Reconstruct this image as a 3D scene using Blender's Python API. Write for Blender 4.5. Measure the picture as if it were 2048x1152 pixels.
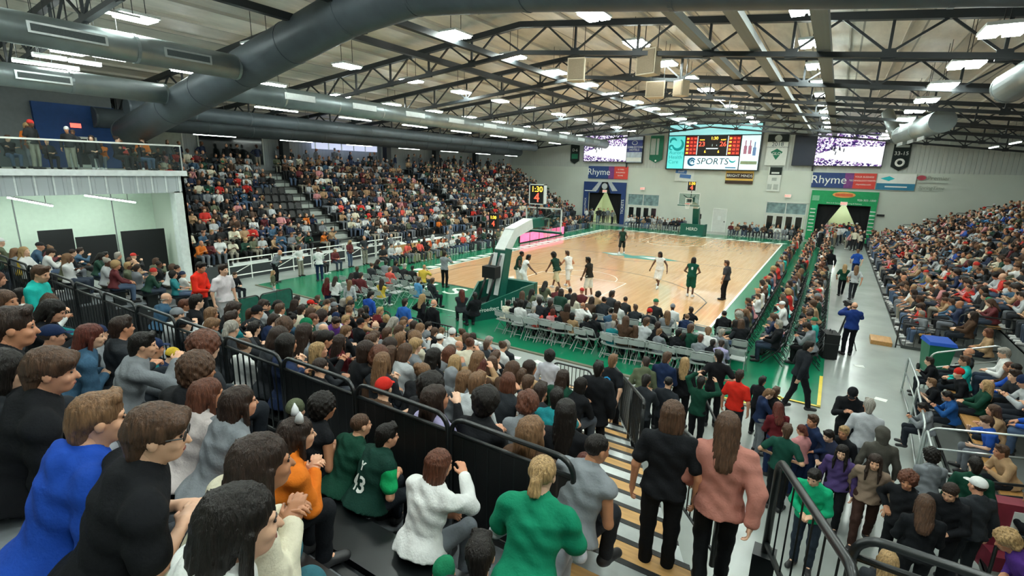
import bpy, bmesh, math, random
import numpy as np
from mathutils import Matrix, Vector

for o in list(bpy.data.objects): bpy.data.objects.remove(o)
SC = bpy.context.scene
COL = SC.collection
R = math.radians
rnd = random.Random(7)

# ------------------------------------------------------------------ camera
CX, CY, CZ = 10.8913, -18.4519, 5.5474
YAW, PITCH, ROLL, FPX = -.564863, -.232015, .024947, 998.51
_f = np.array([math.sin(YAW)*math.cos(PITCH), math.cos(YAW)*math.cos(PITCH), math.sin(PITCH)])
_r0 = np.array([math.cos(YAW), -math.sin(YAW), 0.])
_u0 = np.cross(_r0, _f)
_r = _r0*math.cos(ROLL)+_u0*math.sin(ROLL)
_u = -_r0*math.sin(ROLL)+_u0*math.cos(ROLL)
cam = bpy.data.cameras.new('camera')
camo = bpy.data.objects.new('camera', cam); COL.objects.link(camo)
cam.sensor_width = 36; cam.lens = FPX/2048*36; cam.clip_start = .05; cam.clip_end = 200
M = Matrix.Identity(4)
for i in range(3):
    M[i][0] = _r[i]; M[i][1] = _u[i]; M[i][2] = -_f[i]; M[i][3] = (CX, CY, CZ)[i]
camo.matrix_world = M
SC.camera = camo

def ray(px, py):
    return _f+_r*(px-1024)/FPX-_u*(py-576)/FPX
def onz(px, py, z):
    d = ray(px, py); t = (z-CZ)/d[2]; return Vector((CX+t*d[0], CY+t*d[1], z))
def ony(px, py, y):
    d = ray(px, py); t = (y-CY)/d[1]; return Vector((CX+t*d[0], y, CZ+t*d[2]))
def onx(px, py, x):
    d = ray(px, py); t = (x-CX)/d[0]; return Vector((x, CY+t*d[1], CZ+t*d[2]))

# ------------------------------------------------------------------ world, exposure
W = bpy.data.worlds.new('world'); SC.world = W; W.use_nodes = True
W.node_tree.nodes['Background'].inputs[0].default_value = (.55, .62, .66, 1)
W.node_tree.nodes['Background'].inputs[1].default_value = .25
SC.view_settings.view_transform = 'Standard'; SC.view_settings.look = 'None'
SC.view_settings.gamma = 1; SC.view_settings.use_curve_mapping = False
SC.view_settings.exposure = 0.0
LIGHT = 62.0            # radiance of the high-bay lenses

# ------------------------------------------------------------------ materials
def lin(c):
    if isinstance(c, str):
        c = [int(c[i:i+2], 16)/255 for i in (0, 2, 4)]
    return tuple((v/12.92 if v <= .04045 else ((v+.055)/1.055)**2.4) for v in c[:3])
MATS = {}
def mat(name, col, rough=.6, metal=0., var=.10, scale=6., bump=0., bscale=40., spec=.5, coat=0., em=0., emc=None, stretch=None, objcol=False):
    if name in MATS: return MATS[name]
    m = bpy.data.materials.new(name); m.use_nodes = True; MATS[name] = m
    nt = m.node_tree; N = nt.nodes; L = nt.links
    b = N['Principled BSDF']; c = lin(col)
    b.inputs['Roughness'].default_value = rough; b.inputs['Metallic'].default_value = metal
    b.inputs['Specular IOR Level'].default_value = spec; b.inputs['Coat Weight'].default_value = coat
    b.inputs['Coat Roughness'].default_value = .08
    tc = N.new('ShaderNodeTexCoord'); mp = N.new('ShaderNodeMapping'); L.new(tc.outputs['Object'], mp.inputs[0])
    if stretch: mp.inputs['Scale'].default_value = stretch
    nz = N.new('ShaderNodeTexNoise'); nz.inputs['Scale'].default_value = scale; nz.inputs['Detail'].default_value = 4
    L.new(mp.outputs[0], nz.inputs[0])
    mr = N.new('ShaderNodeMapRange'); L.new(nz.outputs[0], mr.inputs[0])
    mr.inputs[1].default_value = .25; mr.inputs[2].default_value = .75
    mr.inputs[3].default_value = 1-var; mr.inputs[4].default_value = 1+var
    mx = N.new('ShaderNodeMix'); mx.data_type = 'RGBA'; mx.blend_type = 'MULTIPLY'; mx.inputs[0].default_value = 1
    if objcol:
        oi = N.new('ShaderNodeObjectInfo'); L.new(oi.outputs['Color'], mx.inputs[6])
    else: mx.inputs[6].default_value = (*c, 1)
    L.new(mr.outputs[0], mx.inputs[7]); L.new(mx.outputs[2], b.inputs['Base Color'])
    if bump:
        n2 = N.new('ShaderNodeTexNoise'); n2.inputs['Scale'].default_value = bscale; n2.inputs['Detail'].default_value = 3
        L.new(mp.outputs[0], n2.inputs[0])
        bp = N.new('ShaderNodeBump'); bp.inputs['Strength'].default_value = bump; bp.inputs['Distance'].default_value = .01
        L.new(n2.outputs[0], bp.inputs['Height']); L.new(bp.outputs[0], b.inputs['Normal'])
    if em:
        e = lin(emc) if emc else c
        b.inputs['Emission Color'].default_value = (*e, 1); b.inputs['Emission Strength'].default_value = em
    return m

# ------------------------------------------------------------------ mesh helpers
def tag(o, label=None, cat=None, group=None, kind=None):
    if label: o['label'] = label
    if cat: o['category'] = cat
    if group: o['group'] = group
    if kind: o['kind'] = kind
    return o
def link(name, me, parent=None, loc=None):
    o = bpy.data.objects.new(name, me); COL.objects.link(o)
    if parent: o.parent = parent
    if loc is not None: o.location = loc
    return o
def empty(name, loc=(0, 0, 0), rz=0., label=None, cat=None, group=None, kind=None):
    o = link(name, None, None, loc); o.rotation_euler = (0, 0, rz); o.empty_display_size = .1
    return tag(o, label, cat, group, kind)
def struct(o): o['kind'] = 'structure'; return o

class MB:
    """collects shapes into one mesh"""
    def __init__(s): s.v = []; s.f = []
    def add(s, v, f):
        n = len(s.v); s.v += [tuple(p) for p in v]; s.f += [tuple(i+n for i in q) for q in f]; return s
    def box(s, a, b):
        x0, y0, z0 = a; x1, y1, z1 = b
        return s.add([(x0,y0,z0),(x1,y0,z0),(x1,y1,z0),(x0,y1,z0),(x0,y0,z1),(x1,y0,z1),(x1,y1,z1),(x0,y1,z1)],
                     [(0,3,2,1),(4,5,6,7),(0,1,5,4),(1,2,6,5),(2,3,7,6),(3,0,4,7)])
    def bar(s, p, q, w, h=None, up=(0, 0, 1)):
        h = h or w; p = Vector(p); q = Vector(q); d = (q-p).normalized(); up = Vector(up)
        if abs(d.dot(up)) > .98: up = Vector((0, 1, 0))
        a = d.cross(up).normalized(); b = a.cross(d)
        c = [p+a*sx*w/2+b*sz*h/2 for sx, sz in ((-1,-1),(1,-1),(1,1),(-1,1))]+[q+a*sx*w/2+b*sz*h/2 for sx, sz in ((-1,-1),(1,-1),(1,1),(-1,1))]
        return s.add(c, [(0,1,2,3),(7,6,5,4),(0,4,5,1),(1,5,6,2),(2,6,7,3),(3,7,4,0)])
    def tube(s, pts, r, n=10, cap=True):
        pts = [Vector(p) for p in pts]; rs = r if isinstance(r, (list, tuple)) else [r]*len(pts)
        V = []; pa = None
        for i, p in enumerate(pts):
            d = (pts[min(i+1, len(pts)-1)]-pts[max(i-1, 0)]).normalized()
            if pa is None:
                up = Vector((0, 0, 1)) if abs(d.z) < .9 else Vector((1, 0, 0)); a = d.cross(up).normalized()
            else: a = (pa-d*pa.dot(d)).normalized()
            pa = a; b = d.cross(a)
            V += [p+(a*math.cos(t)+b*math.sin(t))*rs[i] for t in [2*math.pi*k/n for k in range(n)]]
        F = [(i*n+k, i*n+(k+1) % n, (i+1)*n+(k+1) % n, (i+1)*n+k) for i in range(len(pts)-1) for k in range(n)]
        if cap: F += [tuple(range(n))[::-1], tuple((len(pts)-1)*n+k for k in range(n))]
        return s.add(V, F)
    def prism(s, poly, z0, z1):
        n = len(poly); V = [(x, y, z0) for x, y in poly]+[(x, y, z1) for x, y in poly]
        return s.add(V, [tuple(range(n))[::-1], tuple(range(n, 2*n))]+[(i, (i+1) % n, n+(i+1) % n, n+i) for i in range(n)])
    def mesh(s, name, m, smooth=False):
        me = bpy.data.meshes.new(name); me.from_pydata(s.v, [], s.f); me.validate(); me.update()
        for mm in (m if isinstance(m, (list, tuple)) else [m]): me.materials.append(mm)
        if smooth: me.polygons.foreach_set('use_smooth', [True]*len(me.polygons))
        return me
    def build(s, name, m, parent=None, loc=None, smooth=False): return link(name, s.mesh(name, m, smooth), parent, loc)

_cube = {}
def cube(m):
    if m.name not in _cube: _cube[m.name] = MB().box((-.5,-.5,-.5), (.5,.5,.5)).mesh('bar', m)
    return _cube[m.name]
def bar(name, p, q, w, h, m, parent=None, up=(0, 0, 1)):
    """a straight member: shared unit box, stretched between two points"""
    p = Vector(p); q = Vector(q); d = q-p; l = d.length; d.normalize(); up = Vector(up)
    if abs(d.dot(up)) > .98: up = Vector((0, 1, 0))
    a = d.cross(up).normalized(); b = a.cross(d)
    o = link(name, cube(m), parent); c = (p+q)/2
    o.matrix_local = Matrix(((a.x*w, d.x*l, b.x*h, c.x), (a.y*w, d.y*l, b.y*h, c.y), (a.z*w, d.z*l, b.z*h, c.z), (0, 0, 0, 1)))
    return o
def boxo(name, a, b, m, parent=None):
    o = link(name, cube(m), parent)
    o.location = [(a[i]+b[i])/2 for i in range(3)]; o.scale = [abs(b[i]-a[i]) for i in range(3)]
    return o
_fontcache = {}
def text(name, s, size, m, parent, loc, rot=(R(90), 0, 0), ext=.004, align='CENTER', shear=0., sx=1.):
    k = (s, m.name, align, shear)
    if k not in _fontcache:
        cu = bpy.data.curves.new('t', 'FONT'); cu.body = s; cu.align_x = align; cu.align_y = 'CENTER'; cu.shear = shear; cu.extrude = .01; cu.resolution_u = 3
        t = bpy.data.objects.new('t', cu); COL.objects.link(t)
        me = bpy.data.meshes.new_from_object(t); bpy.data.objects.remove(t); me.materials.clear(); me.materials.append(m); _fontcache[k] = me
    o = link(name, _fontcache[k], parent, loc); o.rotation_euler = rot; o.scale = (size*sx, size, ext/.01)
    return o
# ------------------------------------------------------------------ palette
m_conc = mat('concrete', 'a3aaa6', .22, var=.14, scale=.9, spec=.6, bump=.03, bscale=20)
m_green = mat('apron_green', '0f7a55', .22, var=.08, scale=1.5, spec=.6)
m_white = mat('white_paint', 'eef2ec', .4, var=.04)
m_wall = mat('wall_mint', 'cdd6cb', .8, var=.05, scale=.5)
m_steel = mat('black_steel', '14191b', .35, var=.1, spec=.6)
m_dsteel = mat('truss_steel', '23282b', .5, var=.12)
m_grey = mat('beam_grey', '7d8482', .5, var=.08)
m_duct = mat('duct_metal', '8b9698', .4, metal=.5, var=.15, scale=2)
m_ductdark = mat('duct_dark', '565f66', .5, metal=.25, var=.15, scale=2)
m_black = mat('matte_black', '0c0f11', .75, var=.1)
m_blackgl = mat('black_plastic', '101416', .3, var=.1)
m_alu = mat('brushed_aluminium', 'c9d0d0', .32, metal=.7, var=.08, scale=10)
m_deck = mat('grey_deck', '70757a', .6, var=.18, scale=14, bump=.05)
m_ply = mat('plywood_tread', 'c79a5e', .5, var=.22, scale=3, stretch=(1, 9, 9))
m_wood = mat('bench_wood', 'b98a50', .45, var=.2, scale=2, stretch=(8, 1, 8))

def plank_mat():
    m = bpy.data.materials.new('maple_court'); m.use_nodes = True; nt = m.node_tree; N = nt.nodes; L = nt.links; b = N['Principled BSDF']
    tc = N.new('ShaderNodeTexCoord'); mp = N.new('ShaderNodeMapping'); mp.inputs['Rotation'].default_value = (0, 0, R(90)); L.new(tc.outputs['Object'], mp.inputs[0])
    br = N.new('ShaderNodeTexBrick'); L.new(mp.outputs[0], br.inputs[0])
    br.inputs['Scale'].default_value = 1; br.inputs['Brick Width'].default_value = 1.2; br.inputs['Row Height'].default_value = .11
    br.inputs['Mortar Size'].default_value = .0015; br.offset = .37
    br.inputs[1].default_value = (*lin('efc190'), 1); br.inputs[2].default_value = (*lin('e3b07c'), 1); br.inputs[3].default_value = (*lin('bf9160'), 1)
    nz = N.new('ShaderNodeTexNoise'); nz.inputs['Scale'].default_value = 1.1; nz.inputs['Detail'].default_value = 5
    mp2 = N.new('ShaderNodeMapping'); mp2.inputs['Scale'].default_value = (3, .35, 1); L.new(tc.outputs['Object'], mp2.inputs[0]); L.new(mp2.outputs[0], nz.inputs[0])
    mr = N.new('ShaderNodeMapRange'); L.new(nz.outputs[0], mr.inputs[0]); mr.inputs[3].default_value = .82; mr.inputs[4].default_value = 1.12
    mx = N.new('ShaderNodeMix'); mx.data_type = 'RGBA'; mx.blend_type = 'MULTIPLY'; mx.inputs[0].default_value = 1
    L.new(br.outputs[0], mx.inputs[6]); L.new(mr.outputs[0], mx.inputs[7]); L.new(mx.outputs[2], b.inputs['Base Color'])
    b.inputs['Roughness'].default_value = .2; b.inputs['Coat Weight'].default_value = .6; b.inputs['Coat Roughness'].default_value = .045
    return m
m_court = plank_mat()

def ribbed_mat(name, col, period, rough=.6, axis='X', depth=.02):
    m = bpy.data.materials.new(name); m.use_nodes = True; nt = m.node_tree; N = nt.nodes; L = nt.links; b = N['Principled BSDF']
    tc = N.new('ShaderNodeTexCoord'); w = N.new('ShaderNodeTexWave'); w.bands_direction = axis; w.inputs['Scale'].default_value = 1/period*.314*2/2
    w.inputs['Distortion'].default_value = 0; L.new(tc.outputs['Object'], w.inputs[0])
    rp = N.new('ShaderNodeValToRGB'); rp.color_ramp.elements[0].position = .75; rp.color_ramp.elements[1].position = .9; L.new(w.outputs['Fac'], rp.inputs[0])
    bp = N.new('ShaderNodeBump'); bp.inputs['Distance'].default_value = depth; bp.inputs['Strength'].default_value = .8; L.new(rp.outputs[0], bp.inputs['Height']); L.new(bp.outputs[0], b.inputs['Normal'])
    nz = N.new('ShaderNodeTexNoise'); nz.inputs['Scale'].default_value = .6; mr = N.new('ShaderNodeMapRange'); L.new(nz.outputs[0], mr.inputs[0]); L.new(tc.outputs['Object'], nz.inputs[0])
    mr.inputs[3].default_value = .9; mr.inputs[4].default_value = 1.08
    mx = N.new('ShaderNodeMix'); mx.data_type = 'RGBA'; mx.blend_type = 'MULTIPLY'; mx.inputs[0].default_value = 1; mx.inputs[6].default_value = (*lin(col), 1)
    L.new(mr.outputs[0], mx.inputs[7]); L.new(mx.outputs[2], b.inputs['Base Color']); b.inputs['Roughness'].default_value = rough
    return m
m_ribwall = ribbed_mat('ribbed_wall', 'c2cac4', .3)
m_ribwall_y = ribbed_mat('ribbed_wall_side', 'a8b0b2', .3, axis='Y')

def ceil_mat():
    m = bpy.data.materials.new('roof_insulation'); m.use_nodes = True; nt = m.node_tree; N = nt.nodes; L = nt.links; b = N['Principled BSDF']
    tc = N.new('ShaderNodeTexCoord'); br = N.new('ShaderNodeTexBrick'); L.new(tc.outputs['Object'], br.inputs[0])
    br.inputs['Scale'].default_value = 1; br.inputs['Brick Width'].default_value = 1.55; br.inputs['Row Height'].default_value = 5.6; br.offset = 0
    br.inputs['Mortar Size'].default_value = .03; br.inputs[1].default_value = (*lin('e4ded0'), 1); br.inputs[2].default_value = (*lin('d6d0c3'), 1); br.inputs[3].default_value = (*lin('8d897f'), 1)
    nz = N.new('ShaderNodeTexNoise'); nz.inputs['Scale'].default_value = 2.4; nz.inputs['Detail'].default_value = 6; nz.inputs['Roughness'].default_value = .65
    mp2 = N.new('ShaderNodeMapping'); mp2.inputs['Scale'].default_value = (1, .25, 1); L.new(tc.outputs['Object'], mp2.inputs[0]); L.new(mp2.outputs[0], nz.inputs[0])
    mr = N.new('ShaderNodeMapRange'); L.new(nz.outputs[0], mr.inputs[0]); mr.inputs[1].default_value = .3; mr.inputs[2].default_value = .7; mr.inputs[3].default_value = .8; mr.inputs[4].default_value = 1.12
    mx = N.new('ShaderNodeMix'); mx.data_type = 'RGBA'; mx.blend_type = 'MULTIPLY'; mx.inputs[0].default_value = 1
    L.new(br.outputs[0], mx.inputs[6]); L.new(mr.outputs[0], mx.inputs[7]); L.new(mx.outputs[2], b.inputs['Base Color'])
    bp = N.new('ShaderNodeBump'); bp.inputs['Strength'].default_value = .5; bp.inputs['Distance'].default_value = .05; L.new(nz.outputs[0], bp.inputs['Height']); L.new(bp.outputs[0], b.inputs['Normal'])
    b.inputs['Roughness'].default_value = .45
    return m
m_ceil = ceil_mat(); m_purl = mat('purlin_pale', 'b9b4a8', .5, var=.08)

# ------------------------------------------------------------------ room shell
XW, YN, YF = 23.5, -25.0, 35.0
def roofz(x): return 11.27-.1*abs(x)
struct(MB().box((-XW-.3, YN-.3, -.3), (XW+.3, YF+.3, 0)).build('floor', m_conc))
endw = struct(MB().box((-XW-.3, YF, 6.1), (XW+.3, YF+.3, roofz(XW))).add([(-XW,YF,roofz(XW)),(XW,YF,roofz(XW)),(0,YF,11.27),(-XW,YF+.3,roofz(XW)),(XW,YF+.3,roofz(XW)),(0,YF+.3,11.27)],[(0,1,2),(5,4,3)]).build('wall_far', m_ribwall))
# lower end wall in pieces around the two portals and the glazed doors
low = MB()
for x0, x1, z0, z1 in ((-XW-.3,-12.88,0,6.1),(-12.88,-8.95,3.3,6.1),(-8.95,-8.28,0,6.1),(-8.28,-4.8,3.4,6.1),(-4.8,5.35,0,6.1),(5.35,8.75,3.25,6.1),(8.75,9.56,0,6.1),(9.56,13.5,3.25,6.1),(13.5,XW+.3,0,6.1)):
    low.box((x0, YF-.06, z0), (x1, YF+.3, z1))
struct(low.build('wall_far_lower', m_wall, None))
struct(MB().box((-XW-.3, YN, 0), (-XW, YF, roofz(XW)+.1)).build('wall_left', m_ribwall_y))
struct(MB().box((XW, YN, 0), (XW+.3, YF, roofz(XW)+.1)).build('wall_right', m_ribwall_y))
struct(MB().box((-XW, YN-.3, 0), (XW, YN, roofz(XW))).add([(-XW,YN,roofz(XW)),(XW,YN,roofz(XW)),(0,YN,11.27)],[(0,2,1)]).build('wall_near', m_wall))
for s, nm in ((-1, 'ceiling_left'), (1, 'ceiling_right')):
    a = [(0,YN,11.27),(0,YF,11.27),(s*XW,YF,roofz(XW)),(s*XW,YN,roofz(XW))]
    c = struct(MB().add(a+[(x,y,z+.25) for x,y,z in a], [(0,1,2,3),(7,6,5,4),(0,4,5,1),(1,5,6,2),(2,6,7,3),(3,7,4,0)]).build(nm, m_ceil))
    for k in range(1, 16):
        x = s*1.5*k
        bar('purlin', (x, YN, roofz(x)-.05), (x, YF, roofz(x)-.05), .05, .1, m_purl, c)
# corridors behind the far openings (so that the portals look into rooms)
m_corr = mat('corridor_wall', 'b9bf9c', .8, var=.06, scale=1)
for x0, x1 in ((-12.88, -8.95), (9.56, 13.5), (-8.28, -4.8), (5.35, 8.75)):
    struct(MB().box((x0-.05, YF+4.2, 0), (x1+.05, YF+4.4, 3.5)).box((x0-.15, YF+.3, 0), (x0-.05, YF+4.2, 3.5)).box((x1+.05, YF+.3, 0), (x1+.15, YF+4.2, 3.5)).box((x0-.15, YF+.3, 3.5), (x1+.15, YF+4.4, 3.6)).box((x0-.15, YF+.3, -.1), (x1+.15, YF+4.4, 0.0)).build('wall_corridor', m_corr))
m_lens = mat('lamp_lens', 'f4fff8', .5, em=LIGHT, var=0)
m_tube2 = mat('recess_tube', 'f2fff6', .5, em=75, var=0)
m_tube = mat('fluorescent_tube', 'f2fff6', .5, em=13, var=0)
m_lampbody = mat('lamp_housing', 'd5dad8', .4, var=.05)

# ------------------------------------------------------------------ roof trusses
TY = [-12.3+5.6*k for k in range(9)]
TD0, TD1 = .42, 1.38
xs_nodes = [0]+[1.15+2.3*k for k in range(10)]
for k, ty in enumerate(TY):
    t = empty('roof_truss', (0, ty, 0), label='%s dark steel roof truss counted from the camera end' % ['first','second','third','fourth','fifth','sixth','seventh','eighth','ninth'][k], cat='truss', group='roof trusses')
    for s in (-1, 1):
        bar('top_chord', (0, 0, 11.27-TD0), (s*XW, 0, roofz(XW)-TD0), .2, .2, m_dsteel, t)
        bar('bottom_chord', (0, 0, 11.27-TD1), (s*XW, 0, roofz(XW)-TD1), .16, .14, m_dsteel, t)
        for i in range(10):
            x0, x1 = 2.3*i, 2.3*(i+1); xm = (x0+x1)/2
            top = lambda x: (s*x, 0, roofz(x)-TD0-.05)
            bot = lambda x: (s*x, 0, roofz(x)-TD1+.05)
            bar('web_diagonal', bot(x0), top(xm), .06, .06, m_dsteel, t)
            bar('web_diagonal', top(xm), bot(x1), .06, .06, m_dsteel, t)
            bar('web_post', bot(x1), top(x1), .07, .07, m_dsteel, t)
            boxo('gusset_plate', (s*x1-.16, -.04, roofz(x1)-TD1-.1), (s*x1+.16, .04, roofz(x1)-TD1+.16), m_dsteel, t)
for i, (x, w) in enumerate(((6.85, .26), (8.25, .3), (10.0, .34), (-3.4, .2), (-1.4, .2))):
    o = bar('longitudinal_beam', (x, -13, roofz(x)-TD1+.2), (x, YF, roofz(x)-TD1+.2), w, .2, m_grey if i < 3 else m_dsteel)
    tag(o, ['pale grey roof beam left of the twin lamp row, leftmost of three', 'pale grey roof beam in the middle of three by the lamps', 'wide pale grey roof beam beside the twin lamp row on the right',
        'thin dark beam crossing the trusses left of the ridge', 'thin dark beam crossing the trusses at the ridge', 'thin dark beam crossing the trusses far left of the ridge', 'thin dark beam between the ridge and the pale beams', 'thin dark beam over the right stand front', 'thin dark beam over the left stand front'][i], 'beam', 'roof beams')

# ------------------------------------------------------------------ high-bay lamps
def lamp_meshes():
    h = MB().box((-.37,-.5,.05), (.37,.5,.12)).box((-.18,-.3,.12), (.18,.3,.17)).mesh('lamp_housing', m_lampbody)
    l = MB().box((-.145,-.44,-.012), (.145,.44,.05)).mesh('lens', m_lens)
    w = MB().box((-.008,-.008,0), (.008,.008,1.0)).mesh('hanger', m_steel)
    return h, l, w
lh, ll, lw = lamp_meshes()
ROWS = ((9.62, 9.45, 'over the courtside chairs'), (4.1, 10.0, 'right of the ridge'), (-1.1, 10.05, 'at the ridge'), (-6.8, 9.5, 'over the left half of the court'), (-12.0, 9.1, 'over the left benches'), (13.3, 8.55, 'over the right stand'))
ORD0 = ['first','second','third','fourth','fifth','sixth','seventh','eighth','ninth','tenth','eleventh','twelfth','thirteenth','fourteenth','fifteenth','sixteenth','seventeenth','eighteenth','nineteenth','twentieth']
ORD = ORD0+[a+'-'+b for a in ('twenty', 'thirty', 'forty', 'fifty', 'sixty', 'seventy', 'eighty', 'ninety') for b in ORD0[:9]]
for x, z, where in ROWS:
    for k in range(14):
        y = -18.6+3.75*k
        if y > 33: continue
        t = empty('high_bay_lamp', (x, y, z), label='high bay lamp %s, %s from near' % (where, ORD[k]), cat='lamp', group='high bay lamps')
        link('lamp_housing', lh, t)
        for s in (-.19, .19): link('lens', ll, t, (s, 0, 0))
        for s in (-.28, .28): link('hanger', lw, t, (0, s, .16)).scale = (1, 1, roofz(x)-z-.17)
# long strip lamps on the left side
def strip(p, q, label, grp='strip lamps on the left', hang=None, mt=None):
    p = Vector(p); q = Vector(q)
    t = empty('strip_lamp', (p+q)/2, label=label, cat='lamp', group=grp); d = (q-p)/2
    bar('lamp_housing', -d+Vector((0,0,.05)), d+Vector((0,0,.05)), .16, .05, m_lampbody, t); bar('tube', -d, d, .12, .05, mt or m_tube, t)
    for s in (-.7, .7):
        bar('hanger', d*s+Vector((0,0,.07)), Vector((d.x*s, d.y*s, (hang or roofz(p.x)-.03)-(p.z+q.z)/2)), .015, .015, m_steel, t)
sx = ((193,20,279,40,9.3),(110,98,180,112,8.4),(186,111,252,123,8.4),(65,110,133,122,8.2),(138,122,202,133,8.2),(25,121,92,132,8.0),(95,131,158,142,8.0))
for i, (a, b, c, d, z) in enumerate(sx):
    p = onz(a, b, z); x = p.x; q = onx(c, d, x); q.z = z
    strip((x, p.y, z), (x, min(q.y, p.y+2.6), z), 'bright strip lamp above the balcony, %s from the top of the photo' % ORD[i])
k = 0
for x, z, y0, n, dy in ((-14.6, 8.35, -3.0, 7, 5.2), (-17.6, 7.7, -5.0, 7, 5.2), (-20.6, 7.1, -3.2, 7, 5.4)):
    for i in range(n):
        strip((x, y0+dy*i, z), (x, y0+dy*i+2.4, z), 'strip lamp over the left stand, %s line, %s from near' % (ORD[k], ORD[i]), 'strip lamps above the left stand')
    k += 1
for i in range(6):
    y = 3+5.2*i
    strip((19.6, y, 7.9), (19.6, y+2.2, 7.9), 'strip lamp above the back of the right stand, %s from near' % ORD[i], 'strip lamps above the right stand')

# ------------------------------------------------------------------ ducts
m_vent = mat('vent_grey', '4c5658', .5, var=.2, scale=30)
def duct(pts, r, m, label, seams=True, vents=(), vm=None):
    p0 = Vector(pts[0]); t = empty('air_duct', p0, label=label, cat='duct')
    P = [Vector(p)-p0 for p in pts]
    MB().tube(P, r, 24).build('duct_pipe', m, t, smooth=True)
    for a, b in zip(P, P[1:]):
        n = max(1, int((b-a).length/2.6))
        for i in range(n+1):
            c = a.lerp(b, i/n); d = (b-a).normalized()
            MB().tube([c-d*.04, c+d*.04], r*1.025, 24).build('seam_ring', m, t)
    for c, d, l in vents:
        c = Vector(c)-p0; d = Vector(d); vf = MB().bar(c-d*l/2, c+d*l/2, .05, .26).build('vent_frame', m_alu, t); MB().bar(c-d*(l/2-.06), c+d*(l/2-.06), .07, .16).build('vent_grille', vm or m_alu, vf)
    return t
duct([(-16.5,-8,6.75),(-12.2,-8,7.65),(-1.4,-8,9.75),(1.2,-8,9.95),(4.5,-8,9.62),(7.8,-8,9.2),(12,-8,8.7),(21,-8,7.6)], .62, m_ductdark, 'huge dark main duct following the roof slope across the hall')
duct([(-6.3,-20,8.6),(-6.3,-8.6,8.6)], .38, m_duct, 'grey round duct at upper left ending at the main duct', vm=m_vent, vents=(((-5.9,-13,8.6),(0,1,0),1.6),((-5.9,-10.2,8.6),(0,1,0),1.3)))
duct([(-11.3,-20,8.05),(-11.3,-8.6,8.05)], .36, m_duct, 'lower grey round duct at upper left over the balcony', vm=m_vent, vents=(((-10.93,-12.2,8.05),(0,1,0),1.4),))
duct([(-9.9,-7.4,8.35),(-9.9,31.5,8.35)], .42, m_duct, 'long grey round duct with bright grilles over the left sideline', vents=[((-9.47,-4+3.6*i,8.4),(0,1,0),1.5) for i in range(10)])
duct([(-16.2,-8,7.85),(-16.2,28,7.85)], .36, m_ductdark, 'long dark duct above the middle of the left stand')
duct([(-20,-8,7.55),(-20,31,7.55)], .47, m_ductdark, 'lowest long duct along the back of the left stand')
duct([(12.7,19.2,9.3),(13.25,17.3,7.75)], .3, m_duct, 'short sloping duct elbow feeding the silver drum')
duct([(13.4,16.3,7.85),(14.3,11.0,8.1)], .5, m_duct, 'fat silver duct drum pointing towards the camera at right', vents=[((13.3,15.6,7.42),(.17,-.98,.05),.9),((13.6,14.2,7.47),(.17,-.98,.05),.9),((13.85,12.8,7.52),(.17,-.98,.05),.9)])
duct([(14.05,-1.0,7.8),(14.5,-3.4,8.2)], .36, m_duct, 'silver duct cut by the right edge of the photo')
# ------------------------------------------------------------------ court
HW, LEN = 7.62, 28.65
court = struct(MB().box((-HW, 0, 0), (HW, LEN, .03)).build('floor_court', m_court))
ap = MB()
ap.box((-11.4, -5.6, 0), (10.35, 0, .027)).box((10.35, -4.65, 0), (11.3, 0, .027)).box((-11.4, 0, 0), (-HW, LEN, .027)).box((HW, 0, 0), (11.3, LEN, .027)).box((-11.4, LEN, 0), (11.3, LEN+3.4, .027))
apron = struct(ap.build('floor_apron', m_green))
m_line = mat('line_black', '2c2a26', .4); m_teal = mat('logo_teal', '3f8f86', .35, var=.06); m_yel = mat('line_yellow', 'e0c93a', .4); m_lane = mat('line_pale', 'f3ead8', .4)
Z0, Z1 = .029, .033
def pl(x0, y0, x1, y1, m, nm='court_line', par=court, z=Z1): return MB().box((min(x0,x1), min(y0,y1), Z0-.003), (max(x0,x1), max(y0,y1), z)).build(nm, m, par)
for x in (-HW, HW): pl(x-.05 if x > 0 else x-.05, -.05, x+.05, LEN+.05, m_white, 'side_line')
for y in (0, LEN): pl(-HW, y-.05, HW, y+.05, m_white if y else m_line, 'base_line')
pl(-HW, LEN/2-.025, HW, LEN/2+.025, m_line, 'centre_line')
def arc(cx, cy, r, a0, a1, w, m, nm, n=40, par=court):
    b = MB(); A = [a0+(a1-a0)*i/n for i in range(n+1)]
    for p, q in zip(A, A[1:]):
        c = [(cx+(r+s*w/2)*math.cos(t), cy+(r+s*w/2)*math.sin(t)) for t, s in ((p,-1),(p,1),(q,1),(q,-1))]
        b.prism(c, Z0-.003, Z1)
    return b.build(nm, m, par)
arc(0, LEN/2, 1.83, 0, 2*math.pi, .05, m_line, 'centre_circle')
for e in (0, 1):
    f = (lambda y: y) if e == 0 else (lambda y: LEN-y)
    for x in (-2.44, 2.44): pl(x-.025, f(0), x+.025, f(5.79), m_lane, 'lane_line')
    pl(-2.44, f(5.79)-.025, 2.44, f(5.79)+.025, m_lane, 'free_throw_line')
    arc(0, f(5.79), 1.83, 0 if e == 0 else math.pi, math.pi if e == 0 else 2*math.pi, .05, m_lane, 'free_throw_arc')
    arc(0, f(1.6), 1.22, 0 if e == 0 else math.pi, math.pi if e == 0 else 2*math.pi, .05, m_lane, 'restricted_arc', 24)
    for x in (-6.71, 6.71): pl(x-.025, f(0), x+.025, f(4.27), m_line, 'corner_three_line')
    a = math.atan2(4.27-1.6, 6.71)
    arc(0, f(1.6), 7.22, (a if e == 0 else -a), (math.pi-a if e == 0 else -math.pi+a), .05, m_line, 'three_point_arc', 60)
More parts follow.
